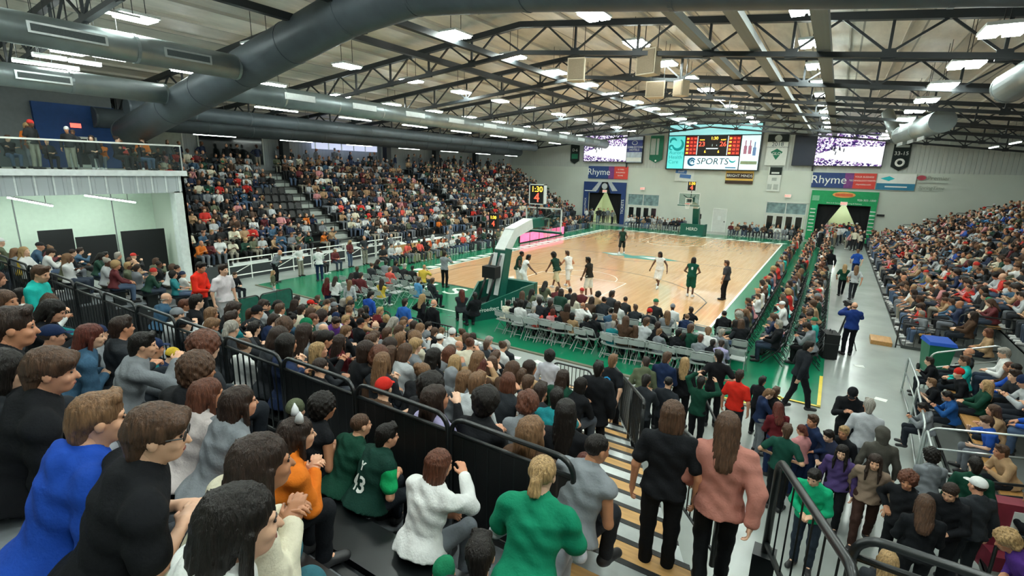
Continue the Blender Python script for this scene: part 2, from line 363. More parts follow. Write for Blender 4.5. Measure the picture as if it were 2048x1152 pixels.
# centre emblem: a pointed leaf-and-wave shape with a white core
def flat(pts, m, nm, par, z=Z1): return MB().prism(pts, Z0-.003, z).build(nm, m, par)
cxl, cyl = 0, LEN/2
flat([(cxl-2.6, cyl+.25), (cxl-1.2, cyl+.75), (cxl-.3, cyl+.2), (cxl+.2, cyl+.75), (cxl+1.4, cyl+.85), (cxl+2.9, cyl+.1), (cxl+1.4, cyl-.65), (cxl+.3, cyl-.7), (cxl-.5, cyl-.95), (cxl-.7, cyl-.2), (cxl-1.5, cyl-.45)], m_teal, 'centre_emblem', court, Z1+.001)
flat([(cxl+.1, cyl+.15), (cxl+1.2, cyl+.45), (cxl+2.1, cyl+.1), (cxl+1.2, cyl-.3)], m_white, 'centre_emblem_core', court, Z1+.003)
flat([(cxl-2.2, cyl+.2), (cxl-1.3, cyl+.45), (cxl-.9, cyl+.05), (cxl-1.5, cyl-.15)], m_white, 'centre_emblem_core', court, Z1+.003)
# slanted white border marks on the far baseline and the left sideline, lettering on the near baseline
for i in range(15):
    x = -7.0+1.0*i; flat([(x, LEN+.25), (x+.55, LEN+.25), (x+.95, LEN+1.0), (x+.4, LEN+1.0)], m_white, 'border_mark', apron)
for i in range(28):
    y = .4+1.0*i; flat([(-HW-.75, y), (-HW-.2, y+.2), (-HW-.2, y+.85), (-HW-.75, y+.62)], m_white, 'border_mark', apron)
for i, ch in enumerate('WISCONSIN'):
    text('baseline_letter', ch, 1.75, m_white, apron, (-6.6+1.62*i, -.95, .03), (0, 0, 0), .004, sx=1.15)
for a, b in (((10.35,-5.6),(10.43,-4.6)), ((10.35,-4.73),(11.3,-4.65)), ((11.22,-4.7),(11.3,-2.4)), ((9.2,-5.6),(10.4,-5.52))): pl(*a, *b, m_yel, 'yellow_edge', apron)
for x0, y0, x1, y1 in ((-3.2,-3.6,-1.2,-3.52), (-6.6,-2.4,-3.4,-2.32)): pl(x0, y0, x1, y1, m_white, 'apron_line', apron)
struct(MB().box((-11.42, -5.72, 0), (10.33, -5.6, .035)).build('trim_1', mat('edge_ramp', '6b6a58', .6)))
for i, (x, y, r) in enumerate(((3.4,-6.3,.2), (4.1,-6.2,-.3), (4.9,-6.6,.5), (12.2,-.7,.3), (12.6,-3.2,-.2))):
    o = MB().add([(-.13,-.09,.004),(.13,-.1,.004),(.14,.09,.012),(-.12,.1,.006),(-.13,-.09,.0),(.13,-.1,.0),(.14,.09,.008),(-.12,.1,.002)], [(0,1,2,3),(7,6,5,4),(0,4,5,1),(1,5,6,2),(2,6,7,3),(3,7,4,0)]).build('paper_sheet', m_white, None, (x, y, 0)); o.rotation_euler = (0,0,r)
    tag(o, ['white paper sheet on the concrete behind the white chairs', 'second paper sheet near the gate behind the chairs', 'paper sheet closest to the stairs on the concrete', 'paper scrap on the right walkway by the camera operator', 'paper scrap on the right walkway nearer the camera'][i], 'paper', 'paper litter')

# ------------------------------------------------------------------ hoops
m_padgreen = mat('pad_green', '0d5a4c', .5, var=.1, spec=.4); m_padgrey = mat('pad_silver', 'dfe5e2', .45, var=.06)
def glassmat(name, col, alpha):
    m = bpy.data.materials.new(name); m.use_nodes = True; N = m.node_tree.nodes; L = m.node_tree.links
    out = N['Material Output']; N.remove(N['Principled BSDF'])
    tr = N.new('ShaderNodeBsdfTransparent'); tr.inputs[0].default_value = (*lin(col), 1); gl = N.new('ShaderNodeBsdfGlossy'); gl.inputs['Roughness'].default_value = .03
    nz = N.new('ShaderNodeTexNoise'); nz.inputs['Scale'].default_value = 5; mr = N.new('ShaderNodeMapRange'); L.new(nz.outputs[0], mr.inputs[0]); mr.inputs[3].default_value = alpha*.8; mr.inputs[4].default_value = alpha*1.2
    mx = N.new('ShaderNodeMixShader'); L.new(mr.outputs[0], mx.inputs[0]); L.new(tr.outputs[0], mx.inputs[1]); L.new(gl.outputs[0], mx.inputs[2]); L.new(mx.outputs[0], out.inputs[0])
    return m
m_glass = glassmat('clear_glass', 'e6f0ee', .10)
m_rim = mat('rim_orange', 'd9481e', .4); m_net = mat('net_white', 'e9ece8', .8)
m_led_r = mat('led_red', 'ff4a33', .5, em=3.0, var=0); m_led_y = mat('led_amber', 'ffc23a', .5, em=3.2, var=0); m_ledg = mat('led_lime', 'd4e020', .5, em=2.5, var=0)
def hoop(loc, rz, label, signs):
    t = empty('basketball_hoop', loc, rz, label, 'hoop')     # local +Y points into the court, backboard face at y=1.22
    MB().prism([(-.22,-4.05),(.22,-4.05),(.95,-2.3),(.95,-1.2),(-.95,-1.2),(-.95,-2.3)], .03, .34).build('base', m_steel, t)
    for s in (-1, 1):
        a, b = Vector((s*.25, -4.15, 0)), Vector((s*1.08, -2.2, 0)); n = Vector((-s*.92, .39, 0))*.07; up = Vector((0, 0, 1))
        V = [a+up*.03, b+up*.03, b+up*1.05, a+up*.58]; MB().add(V+[v+n for v in V], [(0,1,2,3),(7,6,5,4),(0,4,5,1),(1,5,6,2),(2,6,7,3),(3,7,4,0)]).build('side_sign', m_padgreen, t)
        MB().box((s*1.0-.04,-2.2,.03), (s*1.0+.04,-1.15,1.05)).build('side_pad', m_padgreen, t)
    MB().box((-1.04,-1.2,.03), (1.04,-.95,1.08)).build('front_pad', m_padgreen, t)
    if signs:
        def sg(nm, w, sz, f, z):
            c = Vector((.25, -4.15, 0)).lerp(Vector((1.08, -2.2, 0)), f); text(nm, w, sz, m_white, t, (c.x+.012, c.y-.005, z), (R(90), 0, math.atan2(1.95, .83)), .006)
        sg('sign_text', 'Froedtert', .22, .28, .42); sg('sign_text', 'hello', .34, .76, .62); sg('sign_text', 'health', .25, .78, .38); sg('sign_divider', 'I', .5, .54, .5)
    else: text('sign_text', 'HERD', .4, m_white, t, (0, -.94, .62), (R(90), 0, R(180)), .006)
    MB().bar((0,-2.45,.3), (0,-1.95,2.5), .52, .46, (0,1,0)).build('mast_pad', m_padgreen, t)
    for s in (-.17, .17): MB().bar((s,-2.72,.75), (s,-2.28,2.35), .2, .02, (0,1,0)).build('mast_panel', m_padgrey, t)
    for s in (-.2, .2): MB().tube([(s,-3.5,.3),(s,-2.45,2.3)], .05, 8).build('rear_strut', m_steel, t, smooth=True)
    MB().box((-.3,-3.0,1.45), (.3,-2.6,1.9)).build('motor_box', m_black, t)
    MB().bar((0,-2.1,2.35), (0,-1.35,3.15), .46, .42, (0,1,0)).build('boom_pad_lower', m_padgrey, t)
    MB().bar((0,-1.55,3.05), (0,-.1,3.36), .44, .42, (0,1,0)).build('boom_pad_upper', m_padgrey, t)
    MB().bar((0,-.15,3.34), (0,.95,3.36), .4, .38, (0,1,0)).build('boom_pad_end', m_padgreen, t)
    MB().bar((0,.9,3.3), (0,1.2,3.3), .2, .2).build('boom_head', m_steel, t)
    for s in (-.5, .5): MB().tube([(0,.4,3.3),(s,1.18,3.75)], .03, 8).build('brace', m_steel, t)
    fr = MB()
    for a, b in (((-.91,2.9),(.91,2.95)), ((-.91,3.91),(.91,3.96)), ((-.91,2.9),(-.86,3.96)), ((.86,2.9),(.91,3.96))): fr.box((a[0],1.19,a[1]), (b[0],1.24,b[1]))
    bb = fr.build('backboard_frame', m_padgrey, t)
    MB().box((-.86,1.205,2.95), (.86,1.225,3.91)).build('backboard_glass', m_glass, bb)
    sq = MB()
    for a, b in (((-.3,3.05),(.3,3.1)), ((-.3,3.46),(.3,3.51)), ((-.3,3.1),(-.25,3.46)), ((.25,3.1),(.3,3.46))): sq.box((a[0],1.226,a[1]), (b[0],1.232,b[1]))
    sq.build('target_square', m_white, bb)
    MB().box((-.93,1.16,2.84), (.93,1.28,2.92)).build('bottom_pad', m_padgreen, bb)
    c = 1.6
    rim = MB().tube([(.23*math.cos(a), c+.23*math.sin(a), 3.05) for a in [2*math.pi*i/24 for i in range(25)]], .012, 8, False).box((-.08,1.24,3.0), (.08,1.4,3.06)).build('rim', m_rim, t, smooth=False)
    nt_ = MB()
    for i in range(12):
        for d in (-1, 1):
            P = []
            for j in range(5):
                a = 2*math.pi*(i+d*j*.5)/12; rr = .23-.028*j if j < 4 else .13; P.append((rr*math.cos(a), c+rr*math.sin(a), 3.04-.11*j))
            nt_.tube(P, .006, 4, False)
    nt_.build('net', m_net, rim)
    ck = MB().box((-.36,.55,4.15), (.36,.72,4.95)).build('shot_clock_case', m_black, t)
    MB().tube([(0,.62,3.4),(0,.62,4.15)], .03, 8).build('clock_post', m_steel, t)
    cf = MB()
    for a, b in (((-.38,4.12),(.38,4.16)), ((-.38,4.94),(.38,4.98)), ((-.38,4.12),(-.34,4.98)), ((.34,4.12),(.38,4.98))): cf.box((a[0],.52,a[1]), (b[0],.74,b[1]))
    cf.build('clock_frame', m_padgrey, ck)
    # digits on the court side and on the side that faces away from the court
    for y, rz2 in ((.725, R(180)), (.545, 0)):
        text('clock_digits', '1:30', .33, m_led_y, ck, (0, y, 4.76), (R(90), 0, rz2), .008); text('clock_digits', '4', .55, m_led_r, ck, (0, y, 4.4), (R(90), 0, rz2), .008)
    return t
hoop((0, 0, 0), 0, 'near basketball hoop with green padded base sign and silver boom', True)
hoop((0, LEN, 0), math.pi, 'far basketball hoop in front of the end wall', False)
# pole clock beside the near hoop (left)
t = empty('pole_clock', (-2.6, 1.1, 0), 0, 'small lit timer box on a post left of the near hoop', 'timer')
p_ = ony(988, 442, 4.5)
t.location = (p_.x, 4.5, 0); MB().box((-.28,-.1,p_.z-.42), (.28,.1,p_.z+.42)).build('clock_case', m_black, t); MB().tube([(0,0,.03),(0,0,p_.z-.4)], .04, 8).build('post', m_steel, t)
text('clock_digits', '1:30', .24, m_led_y, t, (.02,-.105,p_.z+.2), (R(90),0,0), .008); text('clock_digits', '4', .42, m_led_r, t, (.02,-.105,p_.z-.15), (R(90),0,0), .008)
o = None
m_ball = mat('basketball_orange', 'd9a43a', .5, bump=.2, bscale=90)
bm = bmesh.new(); bmesh.ops.create_uvsphere(bm, u_segments=20, v_segments=14, radius=.12); me = bpy.data.meshes.new('ball'); bm.to_mesh(me); bm.free(); me.materials.append(m_ball)
me.polygons.foreach_set('use_smooth', [True]*len(me.polygons))
o = empty('basketball', (*onz(1088, 594, .03).xy, .153), 0, 'orange basketball near the floor beside the dribbling player', 'ball'); link('ball_skin', me, o)
sm = MB()
for ax in range(3):
    sm.tube([[(.1205*math.cos(a),.1205*math.sin(a),0),(.1205*math.cos(a),0,.1205*math.sin(a)),(0,.1205*math.cos(a),.1205*math.sin(a))][ax] for a in [2*math.pi*i/24 for i in range(25)]], .003, 4, False)
sm.build('seam', m_black, o)
# ------------------------------------------------------------------ end wall fittings
YB = YF-.16
def wallrect(x0, x1, z0, z1, d, m, nm, par, y=None): 
    y = YB if y is None else y
    return MB().box((x0, y-d, z0), (x1, y, z1)).build(nm, m, par)
m_frame = mat('screen_frame', '1b2226', .4)
def screen_mat(name):
    """a picture of a game: violet crowd above, white court below"""
    m = bpy.data.materials.new(name); m.use_nodes = True; nt = m.node_tree; N = nt.nodes; L = nt.links; out = N['Material Output']; N.remove(N['Principled BSDF'])
    tc = N.new('ShaderNodeTexCoord'); mp = N.new('ShaderNodeMapping'); L.new(tc.outputs['Object'], mp.inputs[0]); sp = N.new('ShaderNodeSeparateXYZ'); L.new(tc.outputs['Object'], sp.inputs[0])
    nz = N.new('ShaderNodeTexVoronoi'); nz.inputs['Scale'].default_value = 9; L.new(mp.outputs[0], nz.inputs[0])
    rp = N.new('ShaderNodeValToRGB'); e = rp.color_ramp.elements; e[0].color = (*lin('3a2a66'), 1); e[0].position = .25; e[1].color = (*lin('f4f0ff'), 1); e[1].position = .6
    k = rp.color_ramp.elements.new(.42); k.color = (*lin('9a6ab0'), 1)
    sc = N.new('ShaderNodeSeparateColor'); L.new(nz.outputs['Color'], sc.inputs[0]); L.new(sc.outputs[0], rp.inputs[0])
    # white court polygon in local coordinates (width 4.8, height 2.7, origin in the middle)
    def mth(op, a, b):
        n = N.new('ShaderNodeMath'); n.operation = op
        for i, v in enumerate((a, b)):
            if isinstance(v, (int, float)): n.inputs[i].default_value = v
            else: L.new(v, n.inputs[i])
        return n.outputs[0]
    X, Z = sp.outputs[0], sp.outputs[2]
    up = mth('LESS_THAN', Z, mth('ADD', mth('MULTIPLY', mth('MINIMUM', X, -.4), .32), .38))
    lo = mth('GREATER_THAN', Z, mth('ADD', mth('MULTIPLY', X, -.12), -.95))
    lf = mth('GREATER_THAN', mth('ADD', X, mth('MULTIPLY', Z, -.9)), -2.0)
    inc = mth('MULTIPLY', mth('MULTIPLY', up, lo), lf)
    mx = N.new('ShaderNodeMix'); mx.data_type = 'RGBA'; L.new(inc, mx.inputs[0]); L.new(rp.outputs[0], mx.inputs[6]); mx.inputs[7].default_value = (.95, .97, 1, 1)
    em = N.new('ShaderNodeEmission'); L.new(mx.outputs[2], em.inputs[0]); em.inputs[1].default_value = 1.15; L.new(em.outputs[0], out.inputs[0])
    return m
m_screen = screen_mat('video_picture'); m_dk = mat('picture_figure', '30384a', .5)
def video(x0, x1, z0, z1, label):
    cx, cz = (x0+x1)/2, (z0+z1)/2
    t = empty('video_screen', (cx, YB-.3, cz), 0, label, 'screen'); w, h = (x1-x0)/2, (z1-z0)/2
    MB().box((-w-.05,-.0,-h-.05), (w+.05,.3,h+.05)).build('cabinet', m_frame, t); MB().box((-w,-.02,-h), (w,0,h)).build('picture', m_screen, t)
    rr = random.Random(3)
    for i in range(9):
        x, z = rr.uniform(-1.3,-.2), rr.uniform(-.45,.1); MB().bar((x,-.024,z), (x+rr.uniform(-.05,.05),-.024,z+.28), .07, .01, (0,1,0)).build('picture_player', m_dk, t)
    return t
video(-13.6, -8.68, 6.72, 9.42, 'left video screen showing the game in white and violet')
video(8.75, 13.65, 6.6, 9.3, 'right video screen showing the game in white and violet')
# hotel advert beside the left screen
t = empty('advert_screen', (-7.82, YB-.28, 7.95), 0, 'narrow blue and grey hotel advert screen beside the left video screen', 'screen')
MB().box((-.92,0,-1.38), (.92,.28,1.4)).build('cabinet', m_frame, t)
m_ad1 = mat('advert_navy', '2a3568', .5, em=.35, var=.1); m_ad2 = mat('advert_grey', '9aa6ac', .5, em=.4, var=.35, scale=3)
MB().box((-.84,-.02,-.25), (.84,0,.98)).build('advert_panel', m_ad1, t); MB().box((-.84,-.02,.98), (.84,0,1.32)).build('advert_photo', m_ad2, t); MB().box((-.84,-.02,-1.3), (.84,0,-.25)).build('advert_photo', m_ad2, t)
arcm = MB().tube([(.28*math.cos(a), -.03, .7+.2*math.sin(a)) for a in [2*math.pi*i/20 for i in range(21)]], .03, 6, False).build('advert_emblem', m_white, t)
text('advert_text', 'COBBLESTONE', .27, m_white, t, (0,-.025,.25)); text('advert_text', 'HOTELS', .3, m_white, t, (0,-.025,-.03)); boxo('advert_stripe', (-.8,-.03,-1.2), (.8,-.02,-.8), m_white, t)
t = empty('blank_screen', (7.85, YB-.28, 7.95), 0, 'dark switched off panel beside the right video screen', 'screen')
MB().box((-.86,0,-1.4), (.86,.28,1.38)).build('cabinet', m_frame, t); MB().box((-.8,-.02,-1.34), (.8,0,1.32)).build('dark_panel', mat('screen_off', '20293a', .35), t)

# scoreboard
S = empty('scoreboard', (0, YB-.4, 8.2), 0, 'large lit scoreboard with advert panels hanging in the middle', 'scoreboard')
MB().box((-4.35,0,-2.2), (4.35,.4,2.2)).build('cabinet', m_frame, S)
m_cy = mat('panel_cyan', '9fe6ea', .5, em=.75, var=.12, scale=1.2); m_cy2 = mat('panel_turquoise', '5fdedd', .5, em=.6, var=.18, scale=2)
m_pw = mat('panel_ice', 'd9f2f6', .5, em=.8, var=.06); m_navy = mat('panel_navy', '17384a', .5); m_tq = mat('panel_teal', '14a3a6', .5, em=.3)
MB().box((-4.22,-.03,1.14), (4.22,0,2.1)).build('top_panel', m_cy, S)
HP = MB().box((-4.22,-.03,-2.1), (-2.62,0,1.04)).build('health_panel', m_cy2, S)
for i, s in enumerate(('Aurora', 'Health', 'Care')): text('panel_text', s, .5, m_tq, HP, (-4.1, -.035, -.55-.45*i), align='LEFT')
arc3 = lambda cx, cz, r, a0, a1, w, n=20: MB().tube([(cx+r*math.cos(a0+(a1-a0)*i/n), -.045, cz+r*math.sin(a0+(a1-a0)*i/n)) for i in range(n+1)], [w*(.3+.7*math.sin(math.pi*(i+.5)/(n+1))) for i in range(n+1)], 6)
arc3(-3.3,.25,.5,R(-170),R(60),.16).build('panel_emblem', m_tq, HP); arc3(-3.75,.5,.3,R(20),R(200),.12).build('panel_emblem', m_tq, HP); arc3(-3.9,-.05,.2,0,R(300),.1).build('panel_emblem', m_tq, HP)
DRP = MB().box((2.62,-.03,-2.1), (4.22,0,1.04)).build('drink_panel', m_pw, S)
m_bot = mat('bottle_blue', '6f8fc0', .5, em=.2); m_botr = mat('bottle_rose', 'b9788f', .5, em=.2)
for x, z, m in ((3.0,.1,m_botr), (3.4,.1,m_botr), (3.8,-.05,m_bot)): MB().box((x-.14,-.05,z-.75), (x+.14,-.03,z)).box((x-.05,-.05,z), (x+.05,-.03,z+.5)).build('bottle_print', m, DRP)
MB().box((2.7,-.04,-1.6), (4.14,-.03,-1.3)).build('grass_print', mat('print_olive', '9aa884', .6), DRP)
DP = MB().box((-2.52,-.03,-.78), (2.52,0,1.04)).build('digit_panel', mat('digit_black', '191512', .6), S)
SPN = MB().box((-2.52,-.03,-2.1), (2.52,0,-.86)).build('sports_panel', m_pw, S)
text('panel_text', 'SPORTS', .86, m_navy, SPN, (.15,-.035,-1.38), shear=.12)
arc3(-1.75,-1.42,.33,R(30),R(320),.13).build('swirl_emblem', mat('swirl_blue', '1f6f9c', .5, em=.1), SPN); arc3(-1.72,-1.42,.14,R(-60),R(220),.08).build('swirl_emblem', mat('swirl_blue', '1f6f9c'), SPN)
MB().box((1.4,-.04,-1.98), (2.35,-.03,-1.88)).build('panel_stripe', mat('swirl_blue', '1f6f9c'), SPN); arc3(2.0,-1.1,.3,R(190),R(330),.08).build('swirl_emblem', m_tq, SPN)
m_redp = mat('digit_panel_red', '8e1512', .5, em=.25)
for s in (-1, 1):
    SP_ = MB().box((s*1.98-.52,-.04,-.74), (s*1.98+.52,-.03,1.0)).build('stat_panel', m_redp, S)
    boxo('panel_divider', (s*1.4-.03,-.05,-.76), (s*1.4+.03,-.03,1.02), m_pw, S)
    for r_ in range(5):
        for c_, (dx, mm) in enumerate(((-.36, m_led_y), (0, m_led_r), (.36, m_led_r))):
            text('stat_digits', str((7*r_+3*c_+2) % 10)+str((3*r_+5*c_) % 6), .24, mm, SP_, (s*1.98+dx, -.045, .78-.34*r_))
    text('score_digits', '23' if s < 0 else '26', .62, m_led_r, DP, (s*.98,-.045,.25)); text('bonus_digit', '6', .34, m_led_y, DP, (s*.62,-.045,-.45)); text('score_caption', 'HOME' if s < 0 else 'GUEST', .16, m_led_y, DP, (s*.98,-.045,.66))
text('clock_digits', '1:30', .4, m_led_y, DP, (.15,-.045,.8)); text('period_digit', '1', .3, m_pw, DP, (0,-.045,.15)); text('possession_mark', '4', .2, m_pw, DP, (.4,-.045,.15))
MB().box((-.55,-.045,-.2), (.55,-.035,-.1)).build('caption_bar', m_pw, DP)
for x in (-3.0, 3.0): bar('hanger_rod', (x, .2, 2.2), (x, .2, 2.75), .12, .12, m_steel, S)

# printed banners on the wall
m_rblue = mat('rhyme_blue', '1f3f78', .5, var=.15); m_rred = mat('rhyme_red', 'd9443a', .5, var=.1); m_rvio = mat('rhyme_violet', '7a3a80', .5, var=.2)
def rhyme(x0, x1, z0, z1, label, lines):
    t = empty('wall_banner', (x0, YB, z0), 0, label, 'banner'); w, h = x1-x0, z1-z0
    MB().box((0,-.05,0), (w*.52,0,h)).build('blue_field', m_rblue, t); MB().box((w*.52,-.05,0), (w*.66,0,h)).build('violet_field', m_rvio, t); MB().box((w*.66,-.05,0), (w,0,h)).build('red_field', m_rred, t)
    text('banner_text', 'Rhyme', .98, m_white, t, (w*.27,-.055,h*.52))
    for i, s in enumerate(lines): text('banner_text', s, .19, m_white, t, (w*.82,-.055,h*(.76-.24*i)))
    return t
rhyme(-13.05, -8.42, 4.86, 6.2, 'blue and red Rhyme banner above the left portal', ('16 TIMES', 'IN BUSINESS', 'RHYME'))
rhyme(8.8, 13.5, 4.7, 6.0, 'blue and red Rhyme banner above the green portal', ('YOUR BUSINESS', 'TECHNOLOGY PARTNER', 'rhymebiz.com'))
def pennant(x0, x1, z0, z1, m, label, parts):
    t = empty('wall_pennant', ((x0+x1)/2, YB, z0), 0, label, 'pennant'); w = (x1-x0)/2; h = z1-z0
    P = [(-w, h), (w, h), (w, .35), (0, 0), (-w, .35)]
    MB().add([(x,-.04,z) for x, z in P]+[(x,0,z) for x, z in P], [(4,3,2,1,0),(5,6,7,8,9)]+[(i,(i+1) % 5,5+(i+1) % 5,5+i) for i in range(5)]).build('cloth', m, t)
    parts(t, w, h)
    return t
m_pgreen = mat('pennant_green', '1f6f54', .8, var=.15); m_pblack = mat('pennant_black', '14211f', .8, var=.15); m_pgrey = mat('pennant_silver', 'aab4ae', .8, var=.15)
def d1(t, w, h):
    boxo('pennant_field', (-w*.9,-.05,h*.3), (-w*.15,-.041,h*.9), m_pgrey, t); boxo('pennant_field', (0,-.05,h*.3), (w*.35,-.041,h*.9), m_pgrey, t); MB().tube([(0,-.05,.22),(0,-.04,.22)], .1, 12).build('pennant_disc', m_white, t)
pennant(-6.23, -4.87, 6.63, 9.35, m_pgreen, 'green and silver pointed pennant left of the scoreboard', d1)
def d2(t, w, h): text('pennant_text', '33-15', .42, m_white, t, (0,-.045,h*.63)); boxo('pennant_field', (-w*.8,-.05,h*.85), (w*.8,-.041,h*.93), m_pgrey, t); MB().tube([(.26*math.cos(a),-.05,h*.3+.26*math.sin(a)) for a in [2*math.pi*i/16 for i in range(17)]], .09, 6, False).build('pennant_emblem', m_white, t)
pennant(14.3, 15.45, 6.25, 8.48, m_pblack, 'black pointed pennant right of the right video screen', d2)
def d3(t, w, h): text('pennant_text', 'D-6', .42, m_white, t, (0,-.045,h*.68)); boxo('pennant_field', (-w*.7,-.05,h*.25), (w*.7,-.041,h*.5), m_pgreen, t)
pennant(-15.4, -14.3, 6.4, 8.62, m_pblack, 'black pointed pennant left of the left video screen', d3)
# 2018 banner
t = empty('wall_banner', (5.64, YB, 6.55), 0, 'white 2018 championship banner with black top and green leaf', 'banner')
m_ban = mat('banner_white', 'd8dfd8', .8, var=.05)
MB().box((-.86,-.04,0), (.86,0,2.78)).build('cloth', m_ban, t); MB().box((-.86,-.05,2.1), (.86,-.04,2.78)).build('black_field', m_pblack, t); MB().tube([(0,-.06,2.42),(0,-.05,2.42)], .3, 16).build('banner_emblem', m_pgrey, t)
text('banner_text', '2018', .5, m_navy, t, (0,-.045,1.88)); text('banner_text', 'CONFERENCE CHAMPIONS', .15, m_navy, t, (0,-.045,1.62))
MB().add([(x,-.055,z) for x, z in ((-.5,1.2),(0,1.5),(.5,1.2),(.3,.95),(0,.5),(-.3,.95))]+[(x,-.041,z) for x, z in ((-.5,1.2),(0,1.5),(.5,1.2),(.3,.95),(0,.5),(-.3,.95))], [(5,4,3,2,1,0),(6,7,8,9,10,11)]+[(i,(i+1) % 6,6+(i+1) % 6,6+i) for i in range(6)]).build('leaf_emblem', m_pgreen, t)
text('banner_text', 'GLO', .36, m_white, t, (0,-.06,1.05))
t = empty('wall_banner', (5.75, YB, 4.2), 0, 'small white banner with black swoosh under the 2018 banner', 'banner')
MB().box((-.55,-.04,0), (.55,0,2.22)).build('cloth', m_ban, t); MB().box((-.45,-.05,1.5), (.55,-.04,2.2)).build('black_field', m_pblack, t); MB().box((-.3,-.06,1.6), (.35,-.05,1.75)).build('white_stripe', m_ban, t)
MB().box((-.2,-.05,.95), (.2,-.04,1.25)).build('banner_emblem', m_pgrey, t); MB().box((-.5,-.05,.15), (-.12,-.04,.65)).build('print_block', m_pgrey, t); MB().box((.0,-.05,.15), (.4,-.04,.65)).build('print_block', m_pgrey, t)
t = empty('wall_sign', (-2.45, YB, 4.86), 0, 'white sign with two blue ticket shapes under the scoreboard', 'sign')
m_tick = mat('ticket_blue', '4a78b4', .6, var=.1); MB().box((-.95,-.04,0), (.95,0,1.3)).build('board', m_ban, t)
for x, z in ((-.35,.95), (.1,.5)): MB().bar((x-.55,-.05,z+.03), (x+.55,-.05,z-.05), .03, .36, (0,0,1)).build('ticket', m_tick, t)
text('sign_text', 'SNAP', .26, m_white, t, (-.35,-.07,.95))
t = empty('wall_sign', (2.72, YB, 4.78), 0, 'yellow and black BRIGHT MINDS sign under the scoreboard', 'sign')
m_byel = mat('sign_yellow', 'e0b85a', .6, var=.08); m_bbr = mat('sign_brown', '3b2a20', .6); MB().box((-1.24,-.04,0), (1.24,0,1.28)).build('board', m_byel, t)
MB().box((-1.18,-.05,.5), (1.18,-.04,1.0)).build('black_band', m_bbr, t); MB().box((-1.24,-.05,0), (1.24,-.04,.3)).build('black_band', m_bbr, t); text('sign_text', 'BRIGHT MINDS', .34, m_white, t, (0,-.055,.75))
t = empty('wall_sign', (14.87, YB, 4.66), 0, 'white and blue sponsor sign right of the green portal', 'sign')
m_sb = mat('sign_blue', '2f7fa0', .6, var=.08); MB().box((-1.3,-.04,0), (1.3,0,1.36)).build('board', m_white, t); MB().box((-1.3,-.05,.02), (1.3,-.04,.56)).build('blue_band', m_sb, t)
MB().add([(x,-.05,z) for x, z in ((-1.1,.95),(-.5,1.15),(-.1,.95),(-.5,.75))]+[(x,-.041,z) for x, z in ((-1.1,.95),(-.5,1.15),(-.1,.95),(-.5,.75))], [(3,2,1,0),(4,5,6,7),(0,1,5,4),(1,2,6,5),(2,3,7,6),(3,0,4,7)]).build('sign_emblem', m_tq, t); MB().box((-.7,-.06,.24), (.8,-.05,.34)).build('print_line', m_white, t)
t = empty('wall_lettering', (17.25, YB, 4.64), 0, 'grey painted wall lettering with a red oval at far right', 'lettering')
m_gl = mat('letter_grey', '8f998f', .8); m_ro = mat('oval_red', 'b84a58', .6)
MB().add([(-.75+.3*math.cos(2*math.pi*i/20), y, 1.1+.19*math.sin(2*math.pi*i/20)) for y in (-.05,0) for i in range(20)], [tuple(range(19,-1,-1)), tuple(range(20,40))]+[(i,(i+1) % 20,20+(i+1) % 20,20+i) for i in range(20)]).build('red_oval', m_ro, t)
text('letter_text', 'Premier', .44, m_gl, t, (.35,-.02,1.08)); boxo('letter_rule', (-1,-.03,.68), (1,-.0,.72), m_gl, t); text('letter_text', 'SpringTime', .36, m_gl, t, (0,-.02,.3), shear=.2); boxo('letter_rule', (-.8,-.03,.08), (.8,0,.1), m_gl, t)
# exit signs
m_exit = mat('exit_red', 'ff6a5a', .5, em=1.6, var=0)
for x, z, lb in ((-6.66,3.95,'red exit sign above the left glazed doors'), (7.08,3.83,'red exit sign above the right glazed doors'), (11.5,3.38,'red exit sign in the mouth of the green portal'), (-10.85,3.5,'red exit sign in the mouth of the blue portal')):
    t = empty('exit_sign', (x, YB-(.0 if z > 3.6 else .22), z), 0, lb, 'exit sign', 'exit signs'); MB().box((-.26,-.08,-.16), (.26,0,.16)).build('case', m_white, t); text('exit_text', 'EXIT', .24, m_exit, t, (0,-.085,0))
# glazed double doors
m_dframe = mat('door_frame_white', 'd5dad4', .4, var=.05); m_dpane = mat('dark_pane', '1a2223', .12, spec=.7); m_ppane = mat('lit_pane', '7f9a9c', .12, var=.5, scale=2.5, spec=.7)
for n, (x0, x1, zt, lab) in enumerate(((-8.28,-4.8,3.4,''), (5.35,8.75,3.25,''))):
    d = struct(empty('door_%d' % (n+1), (x0, YF-.02, 0))); w = x1-x0
    fr = MB().box((0,-.08,zt-.08), (w,.1,zt)).box((0,-.08,2.1), (w,.1,2.2)).box((0,-.08,0), (.08,.1,zt)).box((w-.08,-.08,0), (w,.1,zt)).box((w/2-.04,-.08,2.2), (w/2+.04,.1,zt)); fr.build('door_frame', m_dframe, d)
    for i in range(4):
        a = .1+(w-.2)*i/4; b = .1+(w-.2)*(i+1)/4-.03
        dl = MB().box((a,-.05,0), (a+.13,.0,2.08)).box((b-.13,-.05,0), (b,0,2.08)).box((a+.13,-.05,1.93), (b-.13,0,2.08)).box((a+.13,-.05,0), (b-.13,0,.22)); dl = dl.build('door_leaf', m_dframe, d)
        MB().box((a+.13,-.03,.22), (b-.13,-.01,1.93)).build('door_pane', m_dpane, dl); MB().box((a+.02 if i % 2 else b-.08,-.11,.95), (a+.08 if i % 2 else b-.02,-.05,1.15)).build('door_handle', m_steel, dl)
    for i in range(2): MB().box((.08+(w/2-.04)*i,-.03,2.2), (w/2-.04+(w/2-.04)*i,-.01,zt-.08)).build('transom_pane', m_ppane, d)
